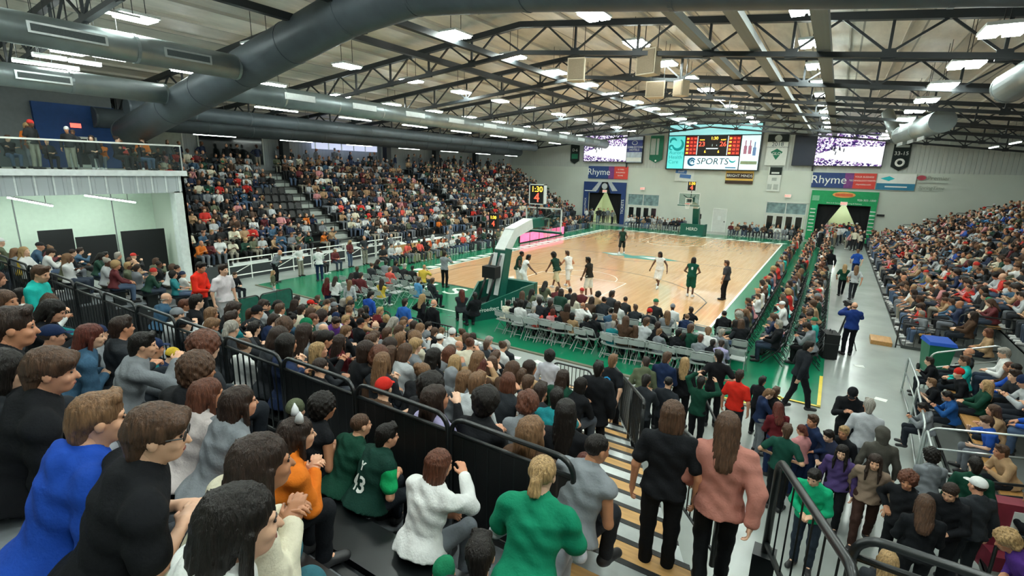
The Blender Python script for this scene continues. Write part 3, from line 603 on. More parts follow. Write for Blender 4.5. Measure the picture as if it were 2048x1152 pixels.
d = struct(empty('door_3', (.74, YF-.06, 0))); MB().box((0,-.06,0), (1.2,0,2.25)).build('door_leaf', m_dframe, d); MB().box((-.06,-.08,0), (0,0,2.3)).box((1.2,-.08,0), (1.26,0,2.3)).box((-.06,-.08,2.25), (1.26,0,2.32)).build('door_frame', m_white, d); MB().box((1.05,-.12,1.0), (1.15,-.06,1.1)).build('door_handle', m_steel, d); MB().box((.45,-.07,1.2), (.75,-.06,1.6)).build('door_notice', m_padgrey, d)
# portals: cloth-wrapped arches
def portal(x0, x1, zt, ox0, ox1, oz, m, nm, label, deco):
    t = empty(nm, (0, YB, 0), 0, label, 'portal')
    MB().box((x0,-.18,0), (ox0,0,zt)).build('left_leg', m, t); MB().box((ox1,-.18,0), (x1,0,zt)).build('right_leg', m, t); MB().box((ox0,-.18,oz), (ox1,0,zt)).build('lintel', m, t)
    deco(t); return t
m_pg = mat('portal_green', '0f9a5c', .55, var=.12); m_cur = mat('curtain_black', '0d0f12', .9, var=.2)
def dg(t):
    MB().add([(11.4+.85*math.cos(2*math.pi*i/28), y, 4.13+.25*math.sin(2*math.pi*i/28)) for y in (-.23,-.17) for i in range(28)], [tuple(range(27,-1,-1)), tuple(range(28,56))]+[(i,(i+1) % 28,28+(i+1) % 28,28+i) for i in range(28)]).build('oval_emblem', mat('portal_amber', 'e0a85c', .5), t)
    MB().bar((10.75,-.25,4.12), (12.05,-.25,4.12), .02, .22, (0,0,1)).build('oval_band', mat('portal_coral', 'd9653a', .5), t)
    text('portal_text', '920-303-1000', .24, m_white, t, (13.1,-.2,3.72)); text('portal_text', 'Dine In & Carryout  -  Catering & Delivery', .15, m_white, t, (11.5,-.2,3.4)); MB().box((9.05,-.2,3.55), (9.6,-.19,4.0)).build('print_block', mat('portal_leaf', '7fc09a', .6), t)
    for i in range(7):
        for x in (9.24, 13.68): MB().box((x-.2,-.2,2.75-.32*i), (x+.2,-.19,2.83-.32*i)).build('print_line', m_white, t)
portal(8.95, 13.9, 4.45, 9.56, 13.5, 3.25, m_pg, 'green_portal', 'green sponsor archway with amber oval on the right', dg)
m_pb = mat('portal_blue', '1c3a72', .55, var=.15); m_psil = mat('portal_silver', 'b9c0c4', .5, var=.15)
def db(t):
    P = [(-11.6,3.3),(-11.2,4.5),(-10.6,4.5),(-10.2,3.3)]
    MB().add([(x,-.26,z) for x, z in P]+[(x,-.19,z) for x, z in P], [(3,2,1,0),(4,5,6,7),(0,1,5,4),(1,2,6,5),(2,3,7,6),(3,0,4,7)]).build('tent_peak', m_cur, t)
    for s in (-1, 1): MB().add([(-10.9+s*x,-.25,z) for x, z in ((.35,4.5),(.75,4.5),(1.5,3.6),(.9,3.55))]+[(-10.9+s*x,-.19,z) for x, z in ((.35,4.5),(.75,4.5),(1.5,3.6),(.9,3.55))], [(3,2,1,0),(4,5,6,7),(0,1,5,4),(1,2,6,5),(2,3,7,6),(3,0,4,7)]).build('tent_wing', m_psil, t)
    MB().tube([(-10.9,-.3,4.05),(-10.9,-.26,4.05)], .33, 18).build('round_emblem', m_psil, t)
    text('portal_text', 'WOLFPACK', .3, m_white, t, (-13.15,-.2,1.9), (R(90), R(-90), 0)); text('portal_text', 'TICKETS', .42, m_white, t, (-8.72,-.2,1.9), (R(90), R(-90), 0)); boxo('print_line', (-13.3,-.2,3.45), (-11.9,-.19,3.55), m_white, t)
portal(-13.45, -8.48, 4.5, -12.88, -8.95, 3.3, m_pb, 'blue_portal', 'navy archway with silver tent print and black curtains on the left', db)
for (x0, x1, zt, nm) in ((9.56, 13.5, 3.25, 'green'), (-12.88, -8.95, 3.3, 'blue')):
    xm = (x0+x1)/2
    for s, xe in ((-1, x0), (1, x1)):
        P = [(xe, zt), (xm+s*.15, zt), (xe-s*.55, .9), (xe-s*.35, 0), (xe, 0)]
        b = MB(); n = 12; V = []
        for i in range(n+1):
            z = zt*(1-i/n); inner = np.interp(z, [0, .9, zt], [xe-s*.35, xe-s*.55, xm+s*.15])
            for j in range(9): V.append((xe+(inner-xe)*j/8, .12+.06*math.sin(j*2.2), z))
        b.add(V, [(i*9+j, i*9+j+1, (i+1)*9+j+1, (i+1)*9+j) for i in range(n) for j in range(8)])
        o = b.build('curtain', m_cur, None, (0, YF, 0), True); md = o.modifiers.new('thick', 'SOLIDIFY'); md.thickness = .03
        tag(o, 'black drawn curtain on the %s side inside the %s portal' % ('left' if s < 0 else 'right', nm), 'curtain', 'portal curtains')
for x, lb in ((-9.6, 'left'), (8.4, 'right')):   # posts behind the screens
    o = bar('screen_post', (x+(.95 if x < 0 else .3), YB-.05, 6.1), (x+(.95 if x < 0 else .3), YB-.05, 10.3), .14, .1, m_steel); tag(o, 'dark steel post behind the %s video screen' % lb, 'post')
o = MB().box((13.98,YB-.05,2.45), (14.55,YB,2.62)).build('small_sign', m_steel); tag(o, 'small dark sign plate beside the green portal', 'sign')
# hanging loudspeakers
m_spk = mat('speaker_beige', 'd8cab0', .6, var=.06); m_spk2 = mat('speaker_mesh', '9c8a72', .7, var=.2, scale=40)
def speaker(loc, w, d, h, rz, label):
    t = empty('loudspeaker', loc, rz, label, 'loudspeaker', 'hanging loudspeakers')
    MB().add([(-w/2,-d/2,0),(w/2,-d/2,0),(w/2*.7,d/2,0),(-w/2*.7,d/2,0),(-w/2,-d/2,h),(w/2,-d/2,h),(w/2*.7,d/2,h),(-w/2*.7,d/2,h)], [(0,3,2,1),(4,5,6,7),(0,1,5,4),(1,2,6,5),(2,3,7,6),(3,0,4,7)]).build('cabinet', m_spk, t)
    MB().box((-w*.44,-d/2-.02,h*.06), (w*.44,-d/2,h*.94)).build('grille', m_spk2 if w < .9 else m_spk, t)
    for s in (-1, 1): bar('hanger', (s*w*.35, 0, h), (s*w*.35, 0, max(h+.3, roofz(loc[0])-TD0-loc[2])), .02, .02, m_steel, t)
speaker((2.44,-1.1,8.7), .62, .5, .75, .2, 'beige hanging loudspeaker nearest the camera')
speaker((5.0,-.9,8.75), .75, .5, .8, -.3, 'beige hanging loudspeaker partly behind lamp glare')
speaker((3.7,4.1,8.72), .8, .55, .65, .1, 'beige loudspeaker with two square grilles in the hanging cluster'); speaker((4.75,4.2,8.75), .5, .5, .62, -.5, 'small beige loudspeaker at the right of the hanging cluster')

for x, lb in ((-10.9, 'the blue portal'), (11.5, 'the green portal'), (-6.5, 'the left glazed doors'), (7.05, 'the right glazed doors')):
    strip((x, YF+1.2, 3.2), (x, YF+3.6, 3.2), 'corridor ceiling lamp behind %s' % lb, 'corridor lamps', 3.5, m_tube2)
# ------------------------------------------------------------------ near stand (camera side)
m_riser = mat('riser_black', '15191c', .6); m_nose = mat('nosing_black', '0c0e10', .4)
NP, NR = .8, .24
def low_y(i): return -15.4+NP*i            # back edge of lower tier i
def low_z(i): return 2.4-NR*(i+1)
def xr(y): return 10.55-.49*(y+15.0)       # right edge of the stair flight
def xl(y): return xr(y)-2.35               # where seats end and the flight begins
def xleft(y): return 1.9-.78*(y+15.4)
def quadbox(P, z0, z1): return MB().prism(P, z0, z1)
t = empty('near_lower_stand', (0, 0, 0), 0, 'dark tiered stand below the long black railing, full of spectators', 'stand')
for i in range(9):
    y0, y1 = low_y(i), low_y(i+1); z = low_z(i)
    quadbox([(xleft(y0), y0), (xl(y0), y0), (xl(y1), y1), (xleft(y1), y1)], 0, z-.03).build('tier_riser', m_riser, t)
    quadbox([(xleft(y0), y0), (xl(y0), y0), (xl(y1), y1), (xleft(y1), y1)], z-.03, z).build('tier_deck', m_deck, t)
    quadbox([(xleft(y0)+.3, y0+.06), (xl(y0)-.25, y0+.06), (xl(y0)-.3, y0+.42), (xleft(y0)+.3, y0+.42)], z+.38, z+.43).build('bench_seat', m_blackgl, t)
    for k in range(5):
        x = xleft(y0)+.6+(xl(y0)-xleft(y0)-1.2)*k/4; MB().box((x-.04, y0+.1, z), (x+.04, y0+.38, z+.38)).build('bench_support', m_steel, t)
t = empty('corner_lower_stand', (0, 0, 0), 0, 'tiered corner stand beyond the green barriers at the left', 'stand')
for i in range(7):
    y0, y1 = low_y(i), low_y(i+1); z = low_z(i)
    MB().box((-12.6, y0, 0), (-5.9, y1, z-.03)).build('tier_riser', m_riser, t); MB().box((-12.6, y0, z-.03), (-5.9, y1, z)).build('tier_deck', m_deck, t)
    MB().box((-12.4, y0+.06, z+.38), (-6.0, y0+.42, z+.43)).build('bench_seat', m_blackgl, t)
    for k in range(4): MB().box((-12.2+2*k, y0+.1, z), (-12.1+2*k, y0+.38, z+.38)).build('bench_support', m_steel, t)
# upper rows A-D, behind the railing
UP = [(-16.6, -15.35, 2.4), (-17.4, -16.6, 2.85), (-18.2, -17.4, 3.3), (-19.6, -18.2, 3.78)]
t = empty('near_upper_stand', (0, 0, 0), 0, 'grey decked upper stand in the foreground with black benches', 'stand')
for i, (y0, y1, z) in enumerate(UP):
    MB().box((-12, y0, 0), (9.35 if i else 9.6, y1, z-.04)).build('tier_riser', m_riser, t); MB().box((-12, y0, z-.04), (9.35 if i else 9.6, y1, z)).build('tier_deck', m_deck, t)
    MB().box((-12, y1-.05, z-.045), (9.36, y1+.012, z+.004)).build('tier_nosing', m_nose, t)
    if i < 3:
        MB().box((-12, y0+.1, z+.36), (9.2, y0+.46, z+.42)).build('bench_seat', m_blackgl if i < 2 else m_deck, t)
        for k in range(9): MB().box((-11+2.45*k, y0+.16, z), (-10.92+2.45*k, y0+.4, z+.36)).build('bench_support', m_steel, t)
# stair flight: alternating plywood and aluminium treads on a skewed line
t = empty('stair_flight', (0, 0, 0), 0, 'stairs of alternating plywood and aluminium treads beside the lower stand', 'stairs')
MB().prism([(9.36,-19.6),(11.3,-19.6),(11.3,-16.35),(9.36,-16.35)], 0, 3.0).build('upper_base', m_riser, t)
quadbox([(9.36,-16.35),(11.0,-16.35),(11.0,-15.2),(9.36,-15.2)], 2.34, 2.4).build('plywood_landing', m_ply, t)
quadbox([(9.75,-16.35),(10.4,-16.35),(10.4,-15.75),(9.75,-15.75)], 2.4, 2.42).build('landing_mat', m_deck, t)
quadbox([(9.36,-16.35),(11.0,-16.35),(11.0,-15.2),(9.36,-15.2)], 0, 2.34).build('landing_base', m_riser, t)
nst = 20; run = (15.2-7.35)/nst; rise = 2.4/(nst+1)
for k in range(nst):
    y0 = -15.2+run*k; y1 = y0+run; z = 2.4-rise*(k+1); P = [(max(xl(y0), -9), y0), (xr(y0), y0), (xr(y1), y1), (xl(y1), y1)]
    quadbox(P, max(0, z-.3), z-.035).build('stair_riser', m_nose, t)
    quadbox(P, z-.035, z).build('plywood_tread' if k % 2 else 'aluminium_tread', m_ply if k % 2 else m_alu, t)
    ye = y1-.05; quadbox([(xl(ye), ye), (xr(ye), ye), (xr(y1), y1+.012), (xl(y1), y1+.012)], z-.04, z+.004).build('tread_nosing', m_nose, t)

# ------------------------------------------------------------------ railings
def rounded(p, q, h, r=.14, n=5):
    """outline of a rail frame with rounded top corners; p,q base points"""
    p = Vector(p); q = Vector(q); d = (q-p); l = d.length; u = d/l; up = Vector((0, 0, 1)); P = [p]
    for k in range(n+1):
        a = math.pi/2*k/n; P.append(p+u*(r-r*math.cos(a))+up*(h-r+r*math.sin(a)))
    for k in range(n+1):
        a = math.pi/2*(1-k/n); P.append(q-u*(r-r*math.cos(a))+up*(h-r+r*math.sin(a)))
    P.append(q); return P
def rail(p, q, h, label, m=m_steel, r=.022, picket=8, second=.14, infill=None, group=None, name='guard_rail', low=.1, cat='railing'):
    p = Vector(p); q = Vector(q); t = empty(name, p, 0, label, cat, group); Q = q-p; O = Vector()
    MB().tube(rounded(O, Q, h), r, 8).build('rail_frame', m, t, smooth=True)
    up = Vector((0, 0, 1))
    if second: MB().tube([up*(h-second)+Q*.01, up*(h-second)+Q*.99], r*.8, 8).build('second_rail', m, t, smooth=True)
    MB().tube([up*low+Q*.01, up*low+Q*.99], r*.8, 8).build('bottom_rail', m, t, smooth=True)
    top = h-(second or .02)
    for k in range(1, picket):
        a = Q*k/picket; bar('picket', a+up*low, a+up*top, .014, .014, m, t)
    if infill: MB().bar(up*((low+top)/2)+Q*.02, up*((low+top)/2)+Q*.98, .012, top-low-.02).build('infill_panel', infill, t)
    return t
m_mesh = mat('infill_black', '0b0e10', .5, var=.2, scale=60)
for k in range(18):
    x1 = 9.55-1.2*k; x0 = x1-1.16
    rail((x0, -15.42, 2.4), (x1, -15.42, 2.4), 1.08, 'black guard rail panel behind the lower stand, %s from the stairs' % ORD[k], infill=m_mesh if k < 3 else None, group='black guard rail panels', picket=9)
for k, (a, b) in enumerate((((-5.5,-10.3), (-5.5,-9.0)), ((-5.5,-8.95), (-5.55,-7.7)), ((-3.0,-10.3), (-3.1,-9.0)), ((-3.1,-8.95), (-3.2,-7.6)))):
    rail((*a, 0), (*b, 0), 1.12, ['green clad barrier left of the passage, nearer piece', 'green clad barrier left of the passage, farther piece', 'green clad barrier right of the passage, nearer piece', 'green clad barrier right of the passage, farther piece'][k], infill=mat('barrier_green', '0e5a4a', .6, var=.2, scale=8), picket=2, second=0, group='green barriers', name='green_barrier', cat='barrier')
for k, (a, b, lb) in enumerate((((-.2,-7.75),(.95,-7.75),'black picket gate below the heads, left of three'), ((1.2,-7.75),(2.25,-7.75),'black picket gate beside the white haired man in black'), ((5.75,-8.4),(6.75,-8.4),'black picket gate at the foot of the stairs'), ((-1.6,-7.75),(-.4,-7.75),'black picket gate farthest left below the heads'))):
    rail((*a, 0), (*b, 0), 1.1, lb, picket=10, second=.0, group='picket gates', name='picket_gate', cat='gate')
def sloperail(p, q, h, label, posts=3, m=m_steel, picket=0, group='stair handrails', r=.024):
    p = Vector(p); q = Vector(q); t = empty('stair_handrail', p, 0, label, 'railing', group); Q = q-p; up = Vector((0, 0, 1)); u = Q.normalized()
    pts = [up*(h-.12)-u*.02, up*(h-.03)-u*.0, up*h+u*.1, Q+up*h-u*.1, Q+up*(h-.03), Q+up*(h-.12)+u*.02]
    MB().tube(pts, r, 10).build('hand_rail', m, t, smooth=True); MB().tube([up*.14, Q+up*.14], r*.7, 8).build('bottom_rail', m, t, smooth=True)
    for k in range(posts): a = Q*k/(posts-1); MB().tube([a, a+up*(h-.02)], r*1.1, 8).build('post', m, t, smooth=True)
    for k in range(1, picket): a = Q*k/picket; bar('picket', a+up*.14, a+up*(h-.02), .014, .014, m, t)
    return t
def stz(y): return 2.4-(y+15.2)/(15.2-7.35)*2.4
def edge(y, dx=0.): return (xr(y)+dx, y, stz(y))
sloperail(edge(-14.2, .26), edge(-12.3, .16), 1.0, 'black stair handrail beside the woman in pink', 3, picket=18)
sloperail(edge(-11.8), edge(-9.6), 1.0, 'black stair handrail in front of the two women', 3, picket=18)
sloperail(edge(-9.4), edge(-7.5), 1.0, 'lowest black stair handrail at the foot of the flight', 3, picket=12)
sloperail((9.0+.9,-9.9,0), (8.3+.9,-8.2,0), 1.05, 'black handrail post frame behind the lowest stair handrail', 2)
rail((11.3,-15.35,2.35), (10.8,-13.6,2.0), 1.0, 'thick black rail descending at the right side of the landing', r=.034, picket=7, second=0)
MB().box((10.7,-13.7,0), (10.9,-13.5,2.0)).build('rail_pier', m_steel).parent = None
tag(bpy.data.objects['rail_pier'], 'black steel pier under the right landing rail', 'post')
rail((11.32,-14.87,2.3), (12.6,-14.87,2.3), 1.0, 'black rounded rail frame at the bottom right edge', r=.03, picket=4, second=.16)
MB().box((11.25,-16.2,0), (12.7,-14.8,2.3)).build('platform_block', m_deck); tag(bpy.data.objects['platform_block'], 'grey platform block under the bottom right rail', 'platform')

# ------------------------------------------------------------------ left stand
LX0, LP, LR, LZ = -13.35, .8, .42, .75
def lx(i): return LX0-LP*i
def lz(i): return LZ+LR*i
LY0, LY1 = -7.3, 33.6
AIS = ((1.2, 2.3), (13.6, 14.7), (25.6, 26.7))
t = empty('left_stand', (0, 0, 0), 0, 'long dark seating stand along the left side of the hall', 'stand')
m_tier = mat('tier_concrete', '5d625f', .7, var=.12, scale=3)
for i in range(11):
    z = lz(i); MB().box((lx(i+1), LY0, 0), (lx(i), LY1, z)).build('tier', m_tier, t); MB().box((lx(i)-.04, LY0, z-.04), (lx(i)+.01, LY1, z+.004)).build('tier_nosing', m_nose, t)
    for a, b in AIS:
        if i: MB().box((lx(i), a, lz(i-1)), (lx(i)+.38, b, lz(i-1)+LR/2)).build('aisle_step', mat('aisle_concrete', 'aab2ac', .7), t)
for a, b in AIS:
    for i in range(2, 10, 3):
        sl = empty('aisle_handrail', (lx(i)-.1, (a+b)/2, lz(i)), 0, 'thin black aisle handrail in the left stand, y%d step %d' % (0, 0), 'railing', 'left stand aisle rails'); sl['label'] = 'black aisle handrail in the left stand, %s aisle, %s from below' % (ORD[AIS.index((a, b))], ORD[i//3])
        MB().tube([(0,0,0),(0,0,.9),(-.8,0,1.32),(-.8,0,.42)], .02, 8).build('rail_tube', m_steel, sl)
MB().box((LX0, LY0, 0), (LX0+.06, LY1, LZ+.02)).build('front_wall', mat('front_wall_grey', '3c4244', .6), t)
struct(MB().box((-XW, LY0, 0), (lx(11), YF, 5.1)).build('floor_concourse', m_tier))
for k, y in enumerate((-5.9, 3.8, 13.6, 20.0, 26.5)):
    o = MB().box((-22.95, y-.25, 5.1), (-22.45, y+.25, 8.95)).build('column', m_dsteel); tag(o, 'dark steel column behind the left stand, %s from near' % ORD[k], 'column', 'left columns')
# recess openings behind the left stand
for n, (y0, y1) in enumerate(((-6.8, -2.6), (-1.6, 2.6))):
    w = struct(empty('window_%d' % (n+1), (-XW+.02, y0, 5.5))); MB().box((0,0,0), (.06,y1-y0,2.0)).build('opening_panel', mat('opening_pale', 'b7c0b4', .6) if n == 0 else m_dpane, w); MB().box((0,-.08,-.05), (.1,0,2.05)).box((0,y1-y0,-.05), (.1,y1-y0+.08,2.05)).box((0,-.08,2.0), (.1,y1-y0+.08,2.1)).build('opening_frame', m_dframe, w)
# bright translucent skylight panel above the stand
o = MB().box((-22.9, 6.2, 6.75), (-22.6, 12.4, 7.75)).build('lit_window', mat('lit_pane_bright', 'c8d0ee', .4, em=.9, var=.1)); 
w = struct(empty('window_3', (-22.7, 6.2, 6.75))); o.parent = w; o.location = -Vector((-22.7, 6.2, 6.75)); o.name = 'lit_pane'
for k in range(5): MB().box((.1, 1.2*k+.05, 0), (.16, 1.2*k+.12, 1.0)).build('mullion', m_alu, w)
# white barrier frames in front of the left stand
for k in range(5):
    y = -6.0+2.3*k
    b = empty('white_barrier', (-13.0, y, 0), 0, 'white tubular barrier in front of the left stand, %s from near' % ORD[k], 'barrier', 'white barriers')
    fr = MB()
    for z in (.25, .72, 1.06): fr.tube([(0,0,z),(0,2.2,z)], .03, 8)
    fr.build('rail', m_white, b)
    for yy in (0, 1.1, 2.2): MB().tube([(0,yy,0),(0,yy,1.08)], .028, 8).build('post', m_white, b)
    MB().tube([(0,.05,.3),(0,1.05,.7)], .02, 6).build('brace', m_white, b); MB().box((-.02,.2,.74), (.02,2.0,.86)).build('panel_strip', m_padgrey, b)
m_or = mat('banner_orange', 'd9622e', .6, var=.2); m_tbl = mat('table_cloth_white', 'e3e8e4', .7, var=.06)
for k, (y, m, lb) in enumerate(((4.9, m_ply, 'long table with a tan front panel beside the left benches'), (7.6, m_or, 'orange fronted table behind the white shirted bench'), (10.4, m_tbl, 'white clothed scorer table behind the left bench'), (13.2, m_tbl, 'farther white clothed scorer table at the left sideline'))):
    b = empty('scorer_table', (-12.3, y, 0), 0, lb, 'table'); MB().box((-.35,-1.25,.72), (.35,1.25,.78)).build('table_top', m_tbl, b); MB().box((.33,-1.25,.1), (.37,1.25,.74)).build('front_panel', m, b)
    for sx_ in (-.3, .28):
        for sy in (-1.15, 1.15): MB().box((sx_,sy-.02,0), (sx_+.04,sy+.02,.72)).build('leg', m_steel, b)
# ------------------------------------------------------------------ balcony at the left
BX, BY0, BY1 = -13.0, -14.8, -7.5
m_bfas = ribbed_mat('balcony_fascia', 'b9c2c6', .42, axis='Y', depth=.03)
t = struct(empty('wall_balcony', (0, 0, 0)))
MB().box((-XW, BY0, 4.95), (BX, BY1, 5.15)).build('balcony_slab', m_wall, t); MB().box((BX-.1, BY0, 4.25), (BX, BY1-.0, 4.95)).build('fascia', m_bfas, t)
MB().box((BX-.1, BY0, 4.95), (BX+.12, BY1+.1, 5.17)).build('slab_edge', mat('edge_white', 'dfe6e6', .5), t); MB().box((-XW, BY1-.12, 0), (BX, BY1, 4.95)).build('end_wall', m_wall, t)
MB().box((-16.1, BY0, 0), (-16, BY1-.12, 4.95)).build('back_wall', mat('recess_mint', 'd6e8d8', .8, var=.04), t)
for y in (-9.2, -12.4): MB().box((-16,y-.02,0), (-15.98,y+.02,4.9)).build('panel_joint', m_grey, t)
MB().box((BX-.45, BY1-.45, 0), (BX, BY1, 4.3)).build('corner_pillar', mat('pillar_white', 'd5dedb', .6), t)
for k in range(14): y = BY0+.3+.52*k; MB().box((BX,y,4.27), (BX+.025,y+.05,4.94)).build('fascia_rib', mat('edge_white', 'dfe6e6', .5), t)
g = empty('glass_balustrade', (BX, 0, 5.17), 0, 'glass balustrade with white handrail along the balcony edge', 'balustrade')
for k in range(5): MB().box((0, BY0+1.46*k, .05), (.015, BY0+1.46*k+1.42, 1.0)).build('glass_pane', m_glass, g)
MB().box((-.03, BY0, 1.0), (.05, BY1, 1.06)).build('hand_rail', m_white, g); MB().box((-.02, BY1-.04, 0), (.03, BY1, 1.0)).build('end_post', m_alu, g)
for k in range(2): 
    p_ = onx((15, 170)[k], (395, 391)[k], -14); q_ = onx((105, 270)[k], (412, 405)[k], -14); strip(p_, q_, 'white strip lamp under the balcony, %s' % ('left one' if k == 0 else 'right one'), 'strip lamps under the balcony', 4.95, m_tube2)
for k, (ya, yb, h) in enumerate(((-12.2,-11.15,2.85), (-11.1,-9.75,2.5), (-9.55,-7.9,2.6))):
    o = MB().box((-14.56, ya, 0), (-14.5, yb, h)).build('black_screen_panel', m_black); tag(o, ['black standing screen panel, left of three under the balcony', 'black standing screen panel, middle of three under the balcony', 'black standing screen panel, right of three under the balcony'][k], 'screen', 'black screen panels')
t = struct(MB().box((-20.3, -10.2, 5.15), (-20.1, -7.1, 8.05)).build('wall_blue', mat('royal_blue', '123f78', .7, var=.1))); MB().box((-20.1,-9.2,5.15), (-20.05,-8.0,6.6)).build('door_panel', m_dframe, t); MB().box((-20.06,-8.9,5.3), (-20.03,-8.4,6.5)).build('door_glass', m_dpane, t)
b = empty('exit_sign', (-20.05,-8.75,7.1), 0, 'pink red exit sign on the blue wall behind the balcony', 'exit sign', 'exit signs'); MB().box((0,-.2,-.1), (.05,.2,.1)).build('case', m_exit, b)
struct(MB().box((-20.45, -18, 5.15), (-20.3, -7.1, 8.95)).build('wall_balcony_back', mat('back_grey', '6a7072', .7, var=.08)))
struct(MB().box((-23.4, -20, 5.1), (-20.3, -7.1, 5.15)).build('floor_balcony', m_tier))

# ------------------------------------------------------------------ right stand
RX0, RP, RR, RZ = 13.45, .8, .29, .12
def rx(i): return RX0+RP*i
def rz_(i): return RZ+RR*i
t = empty('right_stand', (0, 0, 0), 0, 'wooden bench stand along the right side of the hall', 'stand')
for i in range(11):
    for y0, y1 in ((-13.5, -2.0), (2.2, 34.0)) if i < 3 else ((-13.5, 34.0),):
        MB().box((rx(i), y0, 0), (rx(i+1), y1, rz_(i))).build('tier', m_tier, t); MB().box((rx(i), y0, rz_(i)-.04), (rx(i)+.04, y1, rz_(i)+.004)).build('tier_nosing', m_nose, t)
        MB().box((rx(i)+.42, y0+.1, rz_(i)+.38), (rx(i)+.74, y1-.1, rz_(i)+.43)).build('bench_seat', m_wood, t)
        for k in range(int((y1-y0)/2.3)): MB().box((rx(i)+.5, y0+.5+2.3*k, rz_(i)), (rx(i)+.66, y0+.56+2.3*k, rz_(i)+.38)).build('bench_support', m_steel, t)
struct(MB().box((rx(11), -13.5, 0), (XW, YF, rz_(10))).build('floor_right_concourse', m_tier))
for k, y in enumerate((20.5, 24.5, 28.5, 32.0)):
    rail((rx(3+2*k), 34.1, rz_(3+2*k)), (rx(4+2*k)+.6, 34.1, rz_(3+2*k)), .95, 'black end rail at the far end of the right stand, %s from below' % ORD[k], picket=3, second=0, group='right stand end rails')
# gap with bin and rails
rail((13.3,2.15,.0), (14.7,2.15,.0), 1.15, 'black rail at the gap in the right stand, front piece', picket=6, second=.3)
rail((14.75,2.15,.3), (16.1,2.15,.3), 1.15, 'black rail at the gap in the right stand, rear piece', picket=6, second=.3)
b = empty('wheeled_bin', (14.0,-.1,0), .2, 'green wheeled bin with blue lid in the gap of the right stand', 'bin')
m_bing = mat('bin_green', '11694a', .45); MB().add([(-.28,-.3,.08),(.28,-.3,.08),(.28,.3,.08),(-.28,.3,.08),(-.36,-.38,1.0),(.36,-.38,1.0),(.36,.38,1.0),(-.36,.38,1.0)], [(0,3,2,1),(4,5,6,7),(0,1,5,4),(1,2,6,5),(2,3,7,6),(3,0,4,7)]).build('body', m_bing, b)
MB().add([(-.39,-.42,1.0),(.39,-.42,1.0),(.39,.42,1.0),(-.39,.42,1.0),(-.36,-.36,1.09),(.36,-.36,1.09),(.36,.38,1.13),(-.36,.38,1.13)], [(0,3,2,1),(4,5,6,7),(0,1,5,4),(1,2,6,5),(2,3,7,6),(3,0,4,7)]).build('lid', mat('bin_blue', '1d4fae', .4), b)
b.scale = (.85, .85, .95)
for s in (-.3, .3): MB().tube([(s-.03,.32,.1),(s+.03,.32,.1)], .1, 12).build('wheel', m_black, b)
MB().tube([(-.3,.45,.98),(.3,.45,.98)], .02, 8).build('handle', m_steel, b)
for k, (a, c, h, lb) in enumerate((((13.1,-2.3,0),(13.1,-4.4,0),1.0,'silver rail along the right walkway, far piece'), ((13.05,-4.6,0),(12.95,-6.8,0),1.0,'silver rail along the right walkway, middle piece'), ((12.95,-7.0,0),(12.9,-8.8,0),1.0,'silver rail along the right walkway, near piece'), ((13.6,-1.9,.1),(14.9,-1.9,.6),1.0,'sloping silver rail beside the green bin'), ((13.0,-6.9,0),(14.6,-6.9,.3),1.0,'silver rail crossing below the woman in turquoise'))):
    rail(a, c, h, lb, m=m_alu, picket=0, second=.42, group='silver rails')
for k, (a, c, lb) in enumerate((((13.1,-9.0,0),(14.4,-8.4,0),'black picket rail at the lower right by the crates'), ((14.45,-8.4,.1),(15.8,-7.8,.1),'black picket rail at the right edge, upper piece'), ((13.3,-10.3,0),(14.9,-9.6,0),'black picket rail at the right edge, lower piece'))):
    rail(a, c, 1.1, lb, picket=7, second=.2, group='lower right black rails')
o = MB().box((12.6,2.1,0), (13.2,2.9,.14)).build('ramp_block', m_wood); tag(o, 'small wooden step block at the front of the right stand', 'step')
b = empty('crate_stack', (13.75,-9.1,0), .3, 'maroon padded seat back standing with blue bags at right', 'seat'); MB().box((-.35,-.12,.35), (.35,.1,1.05)).build('padded_back', mat('maroon', '7a2436', .6, var=.15), b); MB().box((-.1,-.13,.6), (.14,-.12,.95)).build('white_patch', m_padgrey, b); MB().box((-.36,-.4,.0), (.36,.12,.35)).build('seat_base', mat('maroon', '7a2436'), b)
for k, (x, y) in enumerate(((13.2,-8.7), (13.55,-8.35))):
    bm = bmesh.new(); bmesh.ops.create_icosphere(bm, subdivisions=2, radius=.26)
    for v in bm.verts: v.co.z = v.co.z*1.1+.27; v.co *= 1+.12*math.sin(v.co.x*23+k)*math.cos(v.co.y*19); v.co.z = max(v.co.z, 0)
    me = bpy.data.meshes.new('bag'); bm.to_mesh(me); bm.free(); me.materials.append(mat('bag_blue', '2450b4', .4, var=.2)); o = link('plastic_bag', me, None, (x, y, 0)); tag(o, ['blue plastic bag left of the maroon seat', 'blue plastic bag behind the maroon seat'][k], 'bag', 'blue bags')
